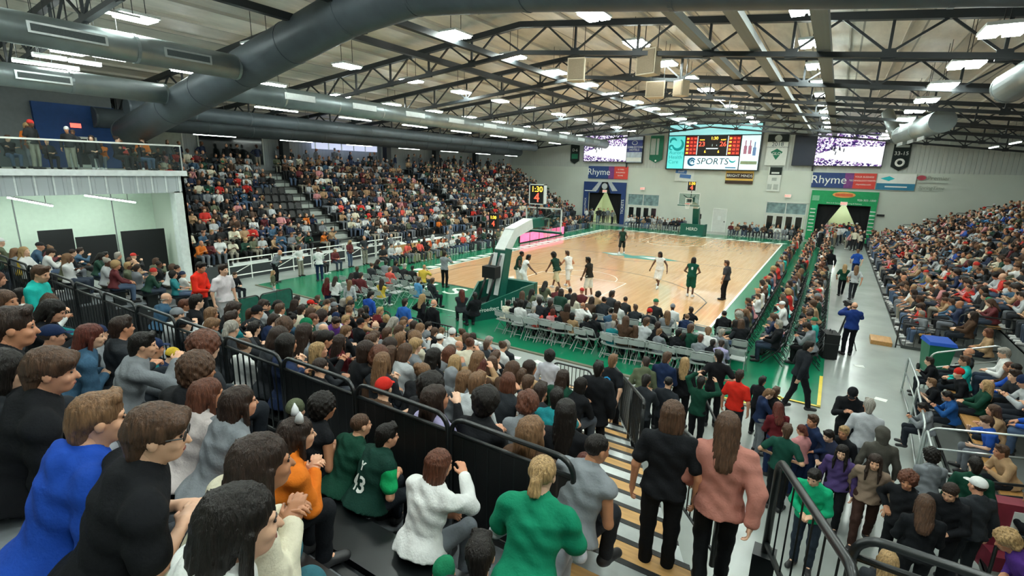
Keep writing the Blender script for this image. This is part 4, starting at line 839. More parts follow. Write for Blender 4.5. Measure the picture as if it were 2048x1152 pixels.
# ------------------------------------------------------------------ figure modelling: smooth implicit surfaces -> meshes
V3 = lambda *a: np.array(a, float)
def _prim_bb(p):
    k = p[0]
    if k == 'cone': r = max(p[3], p[4]); return np.minimum(p[1], p[2])-r, np.maximum(p[1], p[2])+r
    if k in ('ell', 'cutell'): e = np.sqrt(((p[2]*np.asarray(p[3])[None, :])**2).sum(1)); return p[1]-e, p[1]+e
    if k == 'prof':
        m = max(max(a, b) for _, a, b in p[4])+.02; return np.minimum(p[1], p[2])-m-.1, np.maximum(p[1], p[2])+m+.1
    return None
def _dist(p, X):
    k = p[0]
    if k == 'cone':
        a, b = p[1], p[2]; ab = b-a; t = np.clip(((X-a)@ab)/max(ab@ab, 1e-9), 0, 1)
        return np.linalg.norm(X-a-t[..., None]*ab, axis=-1)-(p[3]+t*(p[4]-p[3]))
    if k in ('ell', 'cutell'):
        q = (X-p[1])@p[2]; r = np.asarray(p[3]); k0 = np.linalg.norm(q/r, axis=-1); k1 = np.linalg.norm(q/(r*r), axis=-1)
        return k0*(k0-1)/np.maximum(k1, 1e-9)
    if k == 'prof':                                     # tube of elliptic sections along an axis
        A, B, rt, tab = p[1], p[2], p[3], p[4]; ax = B-A; L = np.linalg.norm(ax); ax = ax/L; rt = rt-ax*(rt@ax); rt = rt/np.linalg.norm(rt); fw = np.cross(ax, rt)
        D = X-A; w = (D@ax)/L; u = D@rt; v = D@fw; T = np.array(tab)
        a = np.interp(w, T[:, 0], T[:, 1]); b = np.interp(w, T[:, 0], T[:, 2])
        d = (np.sqrt((u/a)**2+(v/b)**2)-1)*np.minimum(a, b)
        return np.maximum(d, np.maximum(T[0, 0]-w, w-T[-1, 0])*L)
    if k == 'cutplane': return -((X-p[1])@p[2])
def sdf_mesh(prims, h, disp=None):
    bb = [_prim_bb(p) for p in prims if p[0] in ('cone', 'ell', 'prof')]
    lo = np.min([b[0] for b in bb], 0)-2*h; hi = np.max([b[1] for b in bb], 0)+2*h
    n = np.ceil((hi-lo)/h).astype(int)+1; F = np.full(n, 9., np.float32)
    ax = [lo[i]+h*np.arange(n[i]) for i in range(3)]
    for p in prims:
        k = p[-1] if p[0] in ('cone', 'ell', 'prof') else 0.
        b = _prim_bb(p)
        if b is None: s = (slice(None),)*3
        else:
            i0 = np.maximum(np.floor((b[0]-k-2.5*h-lo)/h).astype(int), 0); i1 = np.minimum(np.ceil((b[1]+k+2.5*h-lo)/h).astype(int)+1, n)
            if (i1 <= i0).any(): continue
            s = tuple(slice(i0[j], i1[j]) for j in range(3))
        X = np.stack(np.meshgrid(*[ax[j][s[j]] for j in range(3)], indexing='ij'), -1); d = _dist(p, X); G = F[s]
        if p[0] in ('cutplane', 'cutell'): F[s] = np.maximum(G, -d)
        elif k > 0:
            g = np.maximum(k-np.abs(G-d), 0)/k; F[s] = np.minimum(G, d)-g*g*k*.25
        else: F[s] = np.minimum(G, d)
    if disp is not None:
        X = np.stack(np.meshgrid(*ax, indexing='ij'), -1); m = np.abs(F) < 4*h+.03; F[m] += disp(X[m]).astype(np.float32)
    return surfnet(F, lo, h)
def surfnet(F, lo, h):
    ins = F < 0; c = ins[:-1, :-1, :-1].astype(np.int8).copy(); c[:] = 0
    for i in (0, 1):
        for j in (0, 1):
            for k in (0, 1): c += ins[i:F.shape[0]-1+i, j:F.shape[1]-1+j, k:F.shape[2]-1+k]
    I = np.argwhere((c > 0) & (c < 8)); idx = np.full(c.shape, -1, np.int32); idx[tuple(I.T)] = np.arange(len(I))
    acc = np.zeros((len(I), 3)); cnt = np.zeros(len(I)); cor = [(i, j, k) for i in (0, 1) for j in (0, 1) for k in (0, 1)]
    val = {q: F[I[:, 0]+q[0], I[:, 1]+q[1], I[:, 2]+q[2]] for q in cor}
    for a in cor:
        for e in range(3):
            if a[e]: continue
            b = list(a); b[e] = 1; b = tuple(b); va, vb = val[a], val[b]; m = (va < 0) != (vb < 0)
            t = va[m]/(va[m]-vb[m]); P = np.repeat(np.array(a, float)[None], m.sum(), 0); P[:, e] = t; acc[m] += P; cnt[m] += 1
    Vv = lo+h*(I+acc/cnt[:, None]); Q = []
    for e in range(3):
        o1, o2 = [(1, 2), (2, 0), (0, 1)][e]; s0 = [slice(None)]*3; s1 = [slice(None)]*3; s0[e] = slice(0, -1); s1[e] = slice(1, None)
        A = ins[tuple(s0)]; B = ins[tuple(s1)]; E = np.argwhere(A != B); ok = (E[:, o1] > 0) & (E[:, o2] > 0) & (E[:, o1] < F.shape[o1]-1) & (E[:, o2] < F.shape[o2]-1); E = E[ok]
        if not len(E): continue
        def cell(d1, d2): C = E.copy(); C[:, o1] -= d1; C[:, o2] -= d2; return idx[tuple(C.T)]
        q = np.stack([cell(1, 1), cell(0, 1), cell(0, 0), cell(1, 0)], 1); fl = ~A[tuple(E.T)]; q[fl] = q[fl][:, ::-1]; Q.append(q)
    return Vv, np.concatenate(Q)
def uvell(c, Rm, r, nu=10, nv=6):
    V = []; F = []
    for j in range(nv+1):
        t = math.pi*j/nv
        for i in range(nu): p = 2*math.pi*i/nu; V.append(c+Rm@(np.array([math.sin(t)*math.cos(p), math.sin(t)*math.sin(p), math.cos(t)])*r))
    for j in range(nv):
        for i in range(nu): F.append((j*nu+i, (j+1)*nu+i, (j+1)*nu+(i+1) % nu, j*nu+(i+1) % nu))
    return np.array(V), np.array(F)
def np_mesh(name, chunks, mats):
    """chunks: list of (V, Q, material index)"""
    V = np.concatenate([c[0] for c in chunks]); off = np.cumsum([0]+[len(c[0]) for c in chunks[:-1]]); Q = np.concatenate([c[1]+o for c, o in zip(chunks, off)]); mi = np.concatenate([np.full(len(c[1]), c[2], np.int32) for c in chunks])
    me = bpy.data.meshes.new(name); me.vertices.add(len(V)); me.vertices.foreach_set('co', V.astype(np.float32).ravel())
    me.loops.add(len(Q)*4); me.loops.foreach_set('vertex_index', Q.astype(np.int32).ravel()); me.polygons.add(len(Q)); me.polygons.foreach_set('loop_start', np.arange(0, len(Q)*4, 4, dtype=np.int32))
    me.polygons.foreach_set('use_smooth', np.ones(len(Q), bool)); me.polygons.foreach_set('material_index', mi)
    for m in mats: me.materials.append(m)
    me.update(calc_edges=True); return me

def rotm(yaw=0., pitch=0., roll=0.):
    cy, sy, cp, sp, cr, sr = math.cos(yaw), math.sin(yaw), math.cos(pitch), math.sin(pitch), math.cos(roll), math.sin(roll)
    return np.array([[cy, -sy, 0], [sy, cy, 0], [0, 0, 1]])@np.array([[1, 0, 0], [0, cp, -sp], [0, sp, cp]])@np.array([[cr, 0, sr], [0, 1, 0], [-sr, 0, cr]])
def ik(a, b, l1, l2, pole):
    d = b-a; L = np.linalg.norm(d); L2 = min(L, (l1+l2)*.995); d = d/L; b = a+d*L2
    x = (l1*l1-l2*l2+L2*L2)/(2*L2); hh = math.sqrt(max(l1*l1-x*x, 0)); pole = pole-d*(pole@d); pole = pole/np.linalg.norm(pole)
    return a+d*x+pole*hh, b
def make_pose(kind='sit', lean=.05, side=0., hands='lap', yaw=0., pitch=-.05, wide=1., hand_t=None, feet_t=None, twist=0.):
    """joints of a figure facing +Y; origin on the ground under the hips"""
    J = {}; sit = kind == 'sit'
    pz = .54 if sit else .95
    J['pel'] = V3(0, 0, pz); Tm = rotm(twist, -lean, side); J['T'] = Tm
    J['neck'] = J['pel']+Tm@V3(0, .0, .50); J['sh'] = [J['pel']+Tm@V3(s*.178*wide, 0, .415) for s in (-1, 1)]
    Hm = rotm(yaw+twist, pitch-lean*.5, side*.4); J['H'] = Hm; J['head'] = J['neck']+Tm@V3(0, .02, .03)+Hm@V3(0, .03, .118)
    if hand_t is None:
        H = {'lap': [(-.08, .30, .16), (.08, .28, .16)], 'knees': [(-.15, .40, .09), (.15, .40, .09)], 'clasp': [(-.055, .40, .22), (.05, .41, .23)], 'chin': [(-.05, .30, .15), (.06, .20+lean*.4, .52)],
             'cross': [(.10, .20, .30), (-.10, .22, .27)], 'phone': [(-.06, .32, .34), (.06, .32, .34)], 'clap': [(-.05, .34, .46), (.05, .34, .46)], 'side': [(-.27, .03, -.10), (.27, .03, -.10)],
             'walk': [(-.26, .20, -.02), (.25, -.16, -.06)], 'front': [(-.07, .26, .10), (.07, .26, .10)], 'hips': [(-.2, .05, .12), (.2, .05, .12)], 'up': [(-.12, .12, .82), (.3, .1, .72)],
             'eat': [(-.05, .30, .18), (.05, .22, .50)], 'reach': [(-.3, .32, .30), (.22, .48, .34)], 'cam': [(-.08, .34, .50), (.14, .30, .42)]}[hands]
        wr = [J['pel']+rotm(twist)@V3(*H[i]) for i in (0, 1)]
        if hands in ('clap', 'phone', 'up', 'chin', 'cam', 'eat'): wr = [J['pel']+Tm@V3(*H[i]) for i in (0, 1)]
    else: wr = [V3(*hand_t[0]), V3(*hand_t[1])]
    J['el'] = []; J['wr'] = []
    for i, s in enumerate((-1, 1)):
        e, w = ik(J['sh'][i], wr[i], .285, .25, V3(s*.7, -.55, -.6)); J['el'].append(e); J['wr'].append(w)
    J['hip'] = [V3(s*.095, 0, pz-.02) for s in (-1, 1)]; J['kn'] = []; J['an'] = []; J['toe'] = []
    F = feet_t or ([(-.12, .40, .085), (.12, .40, .085)] if sit else ([(-.1, .02, .085), (.1, .02, .085)] if hands != 'walk' else [(-.09, -.22, .12), (.09, .26, .085)]))
    for i, s in enumerate((-1, 1)):
        k, a = ik(J['hip'][i], V3(*F[i]), .43, .42, V3(s*.15, 1, .9 if sit else .1)); J['kn'].append(k); J['an'].append(a); J['toe'].append(V3(s*.25, 1, 0)/np.linalg.norm(V3(s*.25, 1, 0)))
    J['kind'] = kind; J['hands'] = hands; return J
def loc_prim(p, Rm, o):
    """head-space primitive -> figure space"""
    p = list(p)
    if p[0] == 'cone': p[1] = o+Rm@np.asarray(p[1], float); p[2] = o+Rm@np.asarray(p[2], float)
    elif p[0] in ('ell', 'cutell'): p[1] = o+Rm@np.asarray(p[1], float); p[2] = Rm@(p[2] if p[2] is not None else np.eye(3))
    elif p[0] == 'cutplane': p[1] = o+Rm@np.asarray(p[1], float); p[2] = Rm@np.asarray(p[2], float)
    return tuple(p)
E3 = np.eye(3)
HEAD = [('ell', V3(0, -.012, .032), E3, (.076, .096, .088), .02), ('ell', V3(0, .022, -.035), E3, (.060, .070, .082), .03), ('ell', V3(0, .050, -.088), E3, (.036, .036, .028), .03), ('cone', V3(0, .086, .006), V3(0, .108, -.032), .009, .0135, .012),
        ('ell', V3(-.078, -.004, -.008), E3, (.012, .021, .032), .008), ('ell', V3(.078, -.004, -.008), E3, (.012, .021, .032), .008), ('cone', V3(-.042, .076, .026), V3(.042, .076, .026), .012, .012, .015), ('ell', V3(0, .083, -.066), E3, (.026, .012, .013), .012),
        ('ell', V3(-.034, .070, -.03), E3, (.026, .022, .024), .02), ('ell', V3(.034, .070, -.03), E3, (.026, .022, .024), .02)]
HANDP = [('ell', V3(.002, .050, 0), E3, (.043, .054, .016), .012)]
for i_, (x_, l_) in enumerate(((-.031, .072), (-.010, .080), (.012, .074), (.032, .058))):
    a_ = V3(x_, .088, .002); ang = 0
    for s_, f_ in enumerate((.45, .32, .26)):
        ang -= (.35, .55, .45)[s_]; b_ = a_+V3(x_*.12*f_, math.cos(ang), math.sin(ang))*l_*f_; HANDP.append(('cone', a_, b_, .0098-.0012*s_, .0090-.0012*s_, .006)); a_ = b_
HANDP += [('cone', V3(-.026, .022, -.004), V3(-.058, .058, -.016), .0145, .0115, .012), ('cone', V3(-.058, .058, -.016), V3(-.060, .092, -.026), .0112, .0085, .006)]
_handcache = {}
def hand_mesh(h):
    if h not in _handcache: _handcache[h] = sdf_mesh(HANDP+[('cone', V3(0, -.03, 0), V3(0, .02, 0), .026, .028, .02)], h)
    return _handcache[h]
def hand_chunk(J, i, h):
    V, Q = hand_mesh(h); d = J['wr'][i]-J['el'][i]; d = d/np.linalg.norm(d); s = (-1, 1)[i]
    up = V3(0, 0, 1) if abs(d[2]) < .75 else V3(s, -.2, 0)
    if J['hands'] in ('clap', 'phone', 'chin', 'up', 'eat', 'cam'): up = V3(s, -.3, .2)
    z = up-d*(up@d); z = z/np.linalg.norm(z); x = np.cross(d, z); Vv = V.copy()
    if i == 0: Vv[:, 0] *= -1; Q = Q[:, ::-1]
    return J['wr'][i]+Vv@np.stack([x, d, z], 0), Q
TORSO = [(-.16, .150, .112), (0, .165, .118), (.25, .145, .102), (.5, .158, .112), (.72, .168, .112), (.86, .14, .09), (1.0, .075, .068)]
def torso_prims(J, g=0., k=.03, tab=None, top=1.0):
    T = [(t, a+g, b+g) for t, a, b in (tab or TORSO)]
    return [('prof', J['pel'], J['neck'], J['T']@V3(1, 0, 0), T, k)]+[('cone', J['neck']-J['T']@V3(0, 0, .045), J['sh'][i], .054+g*.8, .053+g*.8, .06) for i in (0, 1)]
def wr_off(J, i, f): return J['el'][i]+(J['wr'][i]-J['el'][i])*f
def body_prims(J):
    P = torso_prims(J)
    P.append(('cone', J['neck']-J['T']@V3(0, 0, .05), J['head']+J['H']@V3(0, -.02, -.06), .056, .052, .03))
    for i in (0, 1):
        P += [('cone', J['sh'][i], J['el'][i], .050, .040, .03), ('cone', J['el'][i], J['wr'][i], .040, .026, .02)]
        P += [('cone', J['hip'][i], J['kn'][i], .082, .056, .04), ('cone', J['kn'][i], J['an'][i], .052, .036, .02), ('cone', J['an'][i], J['an'][i]+J['toe'][i]*.13-V3(0, 0, .045), .036, .028, .02)]
    return P
FACE_F = ((V3(-.031, .0855, .006), (.0125, .006, .0068), 1), (V3(.031, .0855, .006), (.0125, .006, .0068), 1), (V3(-.032, .0865, .026), (.018, .006, .0042), 1), (V3(.032, .0865, .026), (.018, .006, .0042), 1), (V3(0, .0945, -.066), (.021, .005, .0065), 2))
_headcache = {}
def head_mesh(h):
    if h not in _headcache: _headcache[h] = sdf_mesh([loc_prim(p, E3, V3(0, 0, 0)) for p in HEAD]+[('cone', V3(0, -.02, -.14), V3(0, -.015, -.05), .053, .055, .02)], h)
    return _headcache[h]
m_skin = mat('skin', 'c08a6a', .5, var=.07, scale=18, objcol=True); m_eye = mat('eye_dark', '1a1210', .3); m_lip = mat('lip_tone', '8a4a40', .5)
m_cloth = mat('cloth', '808080', .85, var=.16, scale=9, bump=.35, bscale=55, objcol=True, spec=.2); m_hair = mat('hair', '403020', .48, var=.6, scale=14, bump=1.0, bscale=26, stretch=(5, 5, .7), objcol=True, spec=.35); m_shoe = mat('shoe', '202020', .5, var=.1, objcol=True)
def make_body(J, h, hh, hd):
    ch = [(*sdf_mesh(body_prims(J), h), 0)]
    V, Q = head_mesh(hd); ch.append((J['head']+V@J['H'].T, Q, 0))
    for i in (0, 1): ch.append((*hand_chunk(J, i, hh), 0))
    for c, r, m in FACE_F: ch.append((*uvell(J['head']+J['H']@c, J['H'], np.array(r), 8, 5), m))
    return np_mesh('person', ch, [m_skin, m_eye, m_lip])
def wrinkle(amp=.004):
    return lambda X: amp*(1.1*np.sin(17*X[:, 0]+29*X[:, 2]+2.2*np.sin(9*X[:, 1]))*np.sin(12*X[:, 2]+9*X[:, 1]+2*np.sin(13*X[:, 0]))+.6*np.sin(43*X[:, 2]+14*X[:, 0]+3*np.sin(11*X[:, 1]))*np.sin(19*X[:, 0]-8*X[:, 2]))
def top_prims(J, style='long', g=.014, hem=-.14):
    if J['kind'] == 'sit': hem = max(hem, -.1)
    e_ = .034 if J['kind'] == 'sit' else 0.
    tab = [(hem, .192+e_, .15+e_), (hem+.12, .178+e_*.6, .136+e_*.6)]+[q for q in TORSO if q[0] > hem+.14]
    P = torso_prims(J, g, tab=tab)
    for i in (0, 1):
        if style == 'vest' : continue
        e = J['el'][i]; s = J['sh'][i]
        if style == 'short': P.append(('cone', s, s+(e-s)*.68, .052+g, .054+g, .03))
        else: P += [('cone', s, e, .050+g, .044+g, .03), ('cone', e, wr_off(J, i, .93), .046+g, .033+g*.7, .02)]
    if style in ('hood', 'jacket'):
        n = J['neck']; T = J['T']
        if style == 'hood': P += [('ell', n+T@V3(0, -.085, -.035), T, (.12, .046, .085), .03), ('cone', n+T@V3(-.075, -.02, .01), n+T@V3(-.02, .06, -.05), .028, .022, .02), ('cone', n+T@V3(.075, -.02, .01), n+T@V3(.02, .06, -.05), .028, .022, .02)]
        else: P += [('cone', n+T@V3(-.06, -.03, .02), n+T@V3(.06, -.03, .02), .034, .034, .03)]
    P.append(('cone', J['neck']+J['T']@V3(0, -.005, -.05), J['neck']+J['T']@V3(0, .008, .018), .085, .064, .03))
    P.append(('cutell', J['neck']+J['T']@V3(0, .055, .085), J['T'], (.06, .085, .07)))
    return P
def trouser_prims(J, g=.012, short=False):
    P = [('prof', J['pel'], J['neck'], V3(1, 0, 0), [(-.2, .14+g, .11+g), (-.05, .165+g, .122+g), (.08, .155+g, .112+g)], .04)] if J['kind'] != 'sit' else [('ell', J['pel']+V3(0, -.01, .01), E3, (.185, .15, .13), .04)]
    for i in (0, 1):
        k, a = J['kn'][i], J['an'][i]
        P.append(('cone', J['hip'][i], k if not short else k+(k-J['hip'][i])*.02, .084+g, .058+g+(.028 if short else 0), .05))
        if not short: P.append(('cone', k, k+(a-k)*.97, .058+g, .046+g, .03))
    return P
def shoe_chunks(J, h, n=None):
    P = []
    for i in (0, 1):
        a = J['an'][i]; t = J['toe'][i]; P += [('cone', a+V3(0, 0, -.035)-t*.035, a+t*.155+V3(0, 0, -.045), .05, .043, .02), ('cone', a+V3(0, 0, .02), a-V3(0, 0, .04), .05, .054, .02)]
        P.append(('cutplane', V3(0, 0, a[2]-.086), V3(0, 0, -1)))
    return [(*sdf_mesh(P[:2]+[P[2]], h), 0), (*sdf_mesh(P[3:5]+[P[5]], h), 0)]
CAP = ('ell', V3(0, -.018, .042), E3, (.089, .106, .094), .02)
FACECUT = ('cutell', V3(0, .125, -.06), E3, (.082, .10, .115)); FOREH = ('cutell', V3(0, .155, .01), E3, (.085, .082, .075))
def hair_mesh(style, h):
    ang = lambda X: np.arctan2(X[:, 0], -X[:, 1]-.02)
    rip = lambda X: .0042*np.sin(29*ang(X)+3*np.sin(16*X[:, 2]))*np.sin(11*X[:, 2]+5*ang(X))+.0026*np.sin(53*ang(X)+40*X[:, 2])
    if style == 'short': P = [CAP, ('cone', V3(0, -.07, -.02), V3(0, -.066, -.085), .06, .05, .03), ('cone', V3(-.04, .06, .112), V3(.045, .058, .108), .026, .022, .03), FACECUT, FOREH, ('cutplane', V3(0, 0, -.12), V3(0, 0, -1))]
    elif style == 'crop': P = [('ell', V3(0, -.016, .036), E3, (.081, .100, .090), .02), FACECUT, FOREH, ('cutplane', V3(0, 0, -.06), V3(0, -.2, -1))]
    elif style == 'fringe': P = [('ell', V3(0, -.014, .045), E3, (.094, .110, .096), .02), ('cone', V3(-.05, .075, .07), V3(.05, .075, .07), .03, .03, .03), ('cone', V3(0, -.07, 0), V3(0, -.066, -.08), .066, .054, .03), ('cutell', V3(0, .13, -.075), E3, (.085, .09, .10))]
    elif style in ('long', 'longf'):
        P = [CAP, ('prof', V3(0, -.045, .06), V3(0, -.165, -.36), V3(1, 0, 0), [(-.05, .07, .07), (.1, .096, .090), (.4, .102, .070), (.7, .100, .048), (.92, .075, .034), (1., .04, .02)], .04), FACECUT, ('cutell', V3(0, .10, -.16), E3, (.066, .13, .20)), ('cone', V3(-.082, .0, .0), V3(-.088, .005, -.14), .024, .02, .02), ('cone', V3(.082, .0, .0), V3(.088, .005, -.14), .024, .02, .02)]
        if style == 'longf': P += [('cone', V3(s_*.078, .03, .0), V3(s_*.088, .075, -.16), .022, .026, .02) for s_ in (-1, 1)]+[('cone', V3(s_*.088, .075, -.16), V3(s_*.085, .105, -.30), .026, .014, .02) for s_ in (-1, 1)]
    elif style == 'bob': P = [CAP, ('prof', V3(0, -.035, .06), V3(0, -.05, -.17), V3(1, 0, 0), [(-.05, .07, .07), (.1, .096, .092), (.6, .108, .088), (.9, .100, .075), (1., .075, .055)], .04), FACECUT, ('cutell', V3(0, .105, -.14), E3, (.066, .10, .13))]
    elif style == 'pony': P = [CAP, ('ell', V3(0, -.115, .02), E3, (.034, .03, .034), .02), ('prof', V3(0, -.125, .03), V3(0, -.155, -.22), V3(1, 0, 0), [(0, .03, .03), (.3, .045, .042), (.7, .052, .042), (1., .025, .02)], .02), FACECUT, FOREH, ('cutplane', V3(0, 0, -.075), V3(0, 0, -1))]
    elif style == 'bun': P = [CAP, ('ell', V3(0, -.10, .105), E3, (.05, .05, .046), .015), FACECUT, FOREH, ('cutplane', V3(0, 0, -.075), V3(0, 0, -1))]
    elif style == 'curly': P = [('ell', V3(0, -.025, .05), E3, (.122, .128, .118), .02), ('ell', V3(0, -.06, -.03), E3, (.11, .085, .085), .03), ('cutell', V3(0, .135, -.06), E3, (.083, .09, .115))]; rip = lambda X: .011*np.sin(95*X[:, 0])*np.sin(88*X[:, 1]+1)*np.sin(92*X[:, 2]+2)+.006*np.sin(45*X[:, 0]+30*X[:, 2])
    elif style == 'bald': P = [('cone', V3(-.074, -.03, -.01), V3(-.03, -.098, -.02), .012, .014, .02), ('cone', V3(.074, -.03, -.01), V3(.03, -.098, -.02), .012, .014, .02), ('cone', V3(-.03, -.098, -.02), V3(.03, -.098, -.02), .014, .014, .02)]
    elif style == 'cap': P = [('ell', V3(0, -.012, .05), E3, (.088, .108, .088), .01), ('prof', V3(0, .04, .045), V3(0, .19, .02), V3(1, 0, 0), [(0, .075, .008), (.6, .07, .007), (1., .035, .006)], .012), ('cutplane', V3(0, 0, .022), V3(0, 0, -1))]; rip = None
    elif style == 'beanie': P = [('ell', V3(0, -.014, .055), E3, (.090, .108, .100), .01), ('prof', V3(0, -.012, .01), V3(0, -.012, .055), V3(1, 0, 0), [(0, .090, .105), (1., .092, .108)], .01), ('cutplane', V3(0, 0, .008), V3(0, 0, -1))]; rip = lambda X: .002*np.sin(60*ang(X))
    elif style == 'hoodup': P = [('ell', V3(0, -.02, .03), E3, (.108, .125, .115), .02), ('cone', V3(0, -.05, -.05), V3(0, -.05, -.14), .09, .085, .04), ('cutell', V3(0, .125, -.015), E3, (.072, .095, .105))]; rip = wrinkle(.004)
    return sdf_mesh(P, h, rip)
_hair = {}
HAIRMAT = {'cap': 'cloth', 'beanie': 'cloth', 'hoodup': 'cloth'}
def hair_data(style, h):
    k = (style, h)
    if k not in _hair: _hair[k] = np_mesh('hair_'+style, [(*hair_mesh(style, h), 0)], [m_cloth if style in HAIRMAT else m_hair])
    return _hair[k]
_protos = {}
RES = {'hero': (.016, .0085, .0095, .013, .0095), 'mid': (.026, .0125, .0135, .024, .0135), 'low': (.046, .02, .02, .04, .022)}   # body, hand, head, cloth, hair
def proto(key, J, lod, style, short=False, g=.014, hem=-.14):
    k = (key, lod); r = RES[lod]
    if k not in _protos: _protos[k] = {'J': J, 'body': make_body(J, r[0], r[1], r[2]), 'shoes': [np_mesh('shoe', [c], [m_shoe]) for c in shoe_chunks(J, .018 if lod == 'mid' else .012)]}
    p = _protos[k]
    tk = ('top', style, g)
    if tk not in p: p[tk] = np_mesh('top', [(*sdf_mesh(top_prims(J, style, g, hem), r[3], wrinkle(.0065 if lod == 'hero' else .005)), 0)], [m_cloth])
    bk = ('trousers', short)
    if bk not in p: p[bk] = np_mesh('trousers', [(*sdf_mesh(trouser_prims(J, short=short), r[3], wrinkle(.004)), 0)], [m_cloth])
    return p
def colr(c): return (*(lin(c) if isinstance(c, str) else c), 1.)
SKIN = ['e0b193', 'd9a585', 'd1987a', 'c98d6c', 'e3b79b', 'b8805f']
DARKSKIN = ['6a4430', '57382a', '7a5038']
NPERS = [0]
def place(key, J, lod, loc, rz, s, hair, haircol, top, topcol, pants='20252c', shoes='2a2a2c', skin=None, label='', group=None, short=False, g=.014, cat='person', hem=-.14, patch=None):
    p = proto(key, J, lod, top, short, g, hem)
    o = link('person', p['body']); o.location = loc; o.rotation_euler = (0, 0, rz); o.scale = (s, s, s); o.color = colr(skin or SKIN[NPERS[0] % 6]); NPERS[0] += 1
    tag(o, label, cat, group)
    for nm, me, c in (('top', p[('top', top, g)], topcol), ('trousers', p[('trousers', short)], pants), ('shoe', p['shoes'][0], shoes), ('shoe', p['shoes'][1], shoes)):
        k = link(nm, me, o); k.color = colr(c)
    if hair:
        k = link('hat' if hair in ('cap', 'beanie') else ('hood' if hair == 'hoodup' else 'hair'), hair_data(hair, RES[lod][4]), o); H = J['H']; hd = J['head']
        HM = Matrix([[*H[0], hd[0]], [*H[1], hd[1]], [*H[2], hd[2]], [0, 0, 0, 1]]); k.matrix_local = HM; k.color = colr(haircol)
        if hair in ('cap', 'beanie'):
            k2 = link('hair', hair_data('crop', RES[lod][4]), o); k2.matrix_local = HM; k2.color = colr('3a2a20')
    return o
def at_head(J, P, rz, s, zf):
    """ground point of a figure whose head centre is at P"""
    h = J['head']*s; c, sn = math.cos(rz), math.sin(rz); return Vector((P.x-(c*h[0]-sn*h[1]), P.y-(sn*h[0]+c*h[1]), zf))
POSES = {
 's0': make_pose('sit', .05, 0, 'lap', .15, -.05), 's1': make_pose('sit', .38, 0, 'clasp', -.1, .12), 's2': make_pose('sit', .0, .05, 'cross', .35, -.02), 's3': make_pose('sit', .18, -.05, 'phone', 0., -.35),
 's4': make_pose('sit', -.12, 0, 'lap', -.3, .0), 's5': make_pose('sit', .25, .08, 'chin', .2, .05), 's6': make_pose('sit', .12, -.06, 'knees', -.45, -.05), 's7': make_pose('sit', .02, 0, 'clap', .05, .0),
 't0': make_pose('std', .02, 0, 'side', .1, -.05), 't1': make_pose('std', .06, 0, 'walk', 0, -.05), 't2': make_pose('std', .08, .0, 'front', -.2, -.25), 't3': make_pose('std', .0, .04, 'hips', .3, -.05),
 't4': make_pose('std', .05, 0, 'phone', 0, -.4), 't5': make_pose('std', .02, 0, 'cam', -.1, 0), 't6': make_pose('std', -.02, 0, 'up', .1, .1), 't7': make_pose('std', .5, .1, 'front', 0, -.2)}
HAIRC = {'bk': '17120f', 'db': '2e2019', 'br': '4f3829', 'lb': '78593f', 'au': '5f3828', 'bl': 'a98a60', 'gy': '9a958c', 'rd': '5a2a20', 'wh': 'd5d2cc'}
COLN = {'black': '14161a', 'charcoal': '2b2f34', 'navy': '1b2a4a', 'grey': '7d8288', 'pale grey': 'b4b9bc', 'white': 'dfe1e0', 'red': 'c4281f', 'maroon': '5e1c22', 'teal': '1c7d84', 'green': '12704c', 'dark green': '123f30', 'blue': '2450a8', 'royal blue': '1a46a8', 'purple': '5d3a86', 'orange': 'd9731f', 'pink': 'c98a8c', 'tan': 'a98a68', 'brown': '4d382a', 'olive': '59604a', 'yellow': 'd3b23c', 'cream': 'd8d2bc', 'lilac': 'a9a2c8', 'turquoise': '1fb0a6', 'coral': 'd9564a', 'sky blue': '5f9fd0', 'denim': '3a5a74', 'camo': '4c4a44'}
HN = {'short': 'short', 'crop': 'cropped', 'fringe': 'fringed', 'long': 'long', 'longf': 'long', 'bob': 'shoulder length', 'pony': 'ponytailed', 'bun': 'bunned', 'curly': 'curly', 'bald': 'balding', 'cap': '', 'beanie': '', 'hoodup': ''}
HCN = {'bk': 'black', 'db': 'dark brown', 'br': 'brown', 'lb': 'light brown', 'au': 'auburn', 'bl': 'blond', 'gy': 'grey', 'rd': 'reddish', 'wh': 'white'}
def hairtxt(h, hc):
    if h == 'cap': return '%s cap' % hc
    if h == 'beanie': return '%s knit hat' % hc
    if h == 'hoodup': return 'hood up'
    if h == 'bald': return 'balding head'
    return '%s %s hair' % (HN[h], HCN[hc])
def hcol(h, hc): return COLN[hc] if h in ('cap', 'beanie', 'hoodup') else HAIRC[hc]
CAND = []   # (distance, x, y, z, rz, scale, pose, hair, hc, style, colour, where)
def cand_add(x, y, z, rz, s, k, h, hc, st, c, where): CAND.append((math.dist((x, y, z), (CX, CY, CZ)), x, y, z, rz, s, k, h, hc, st, c, where))
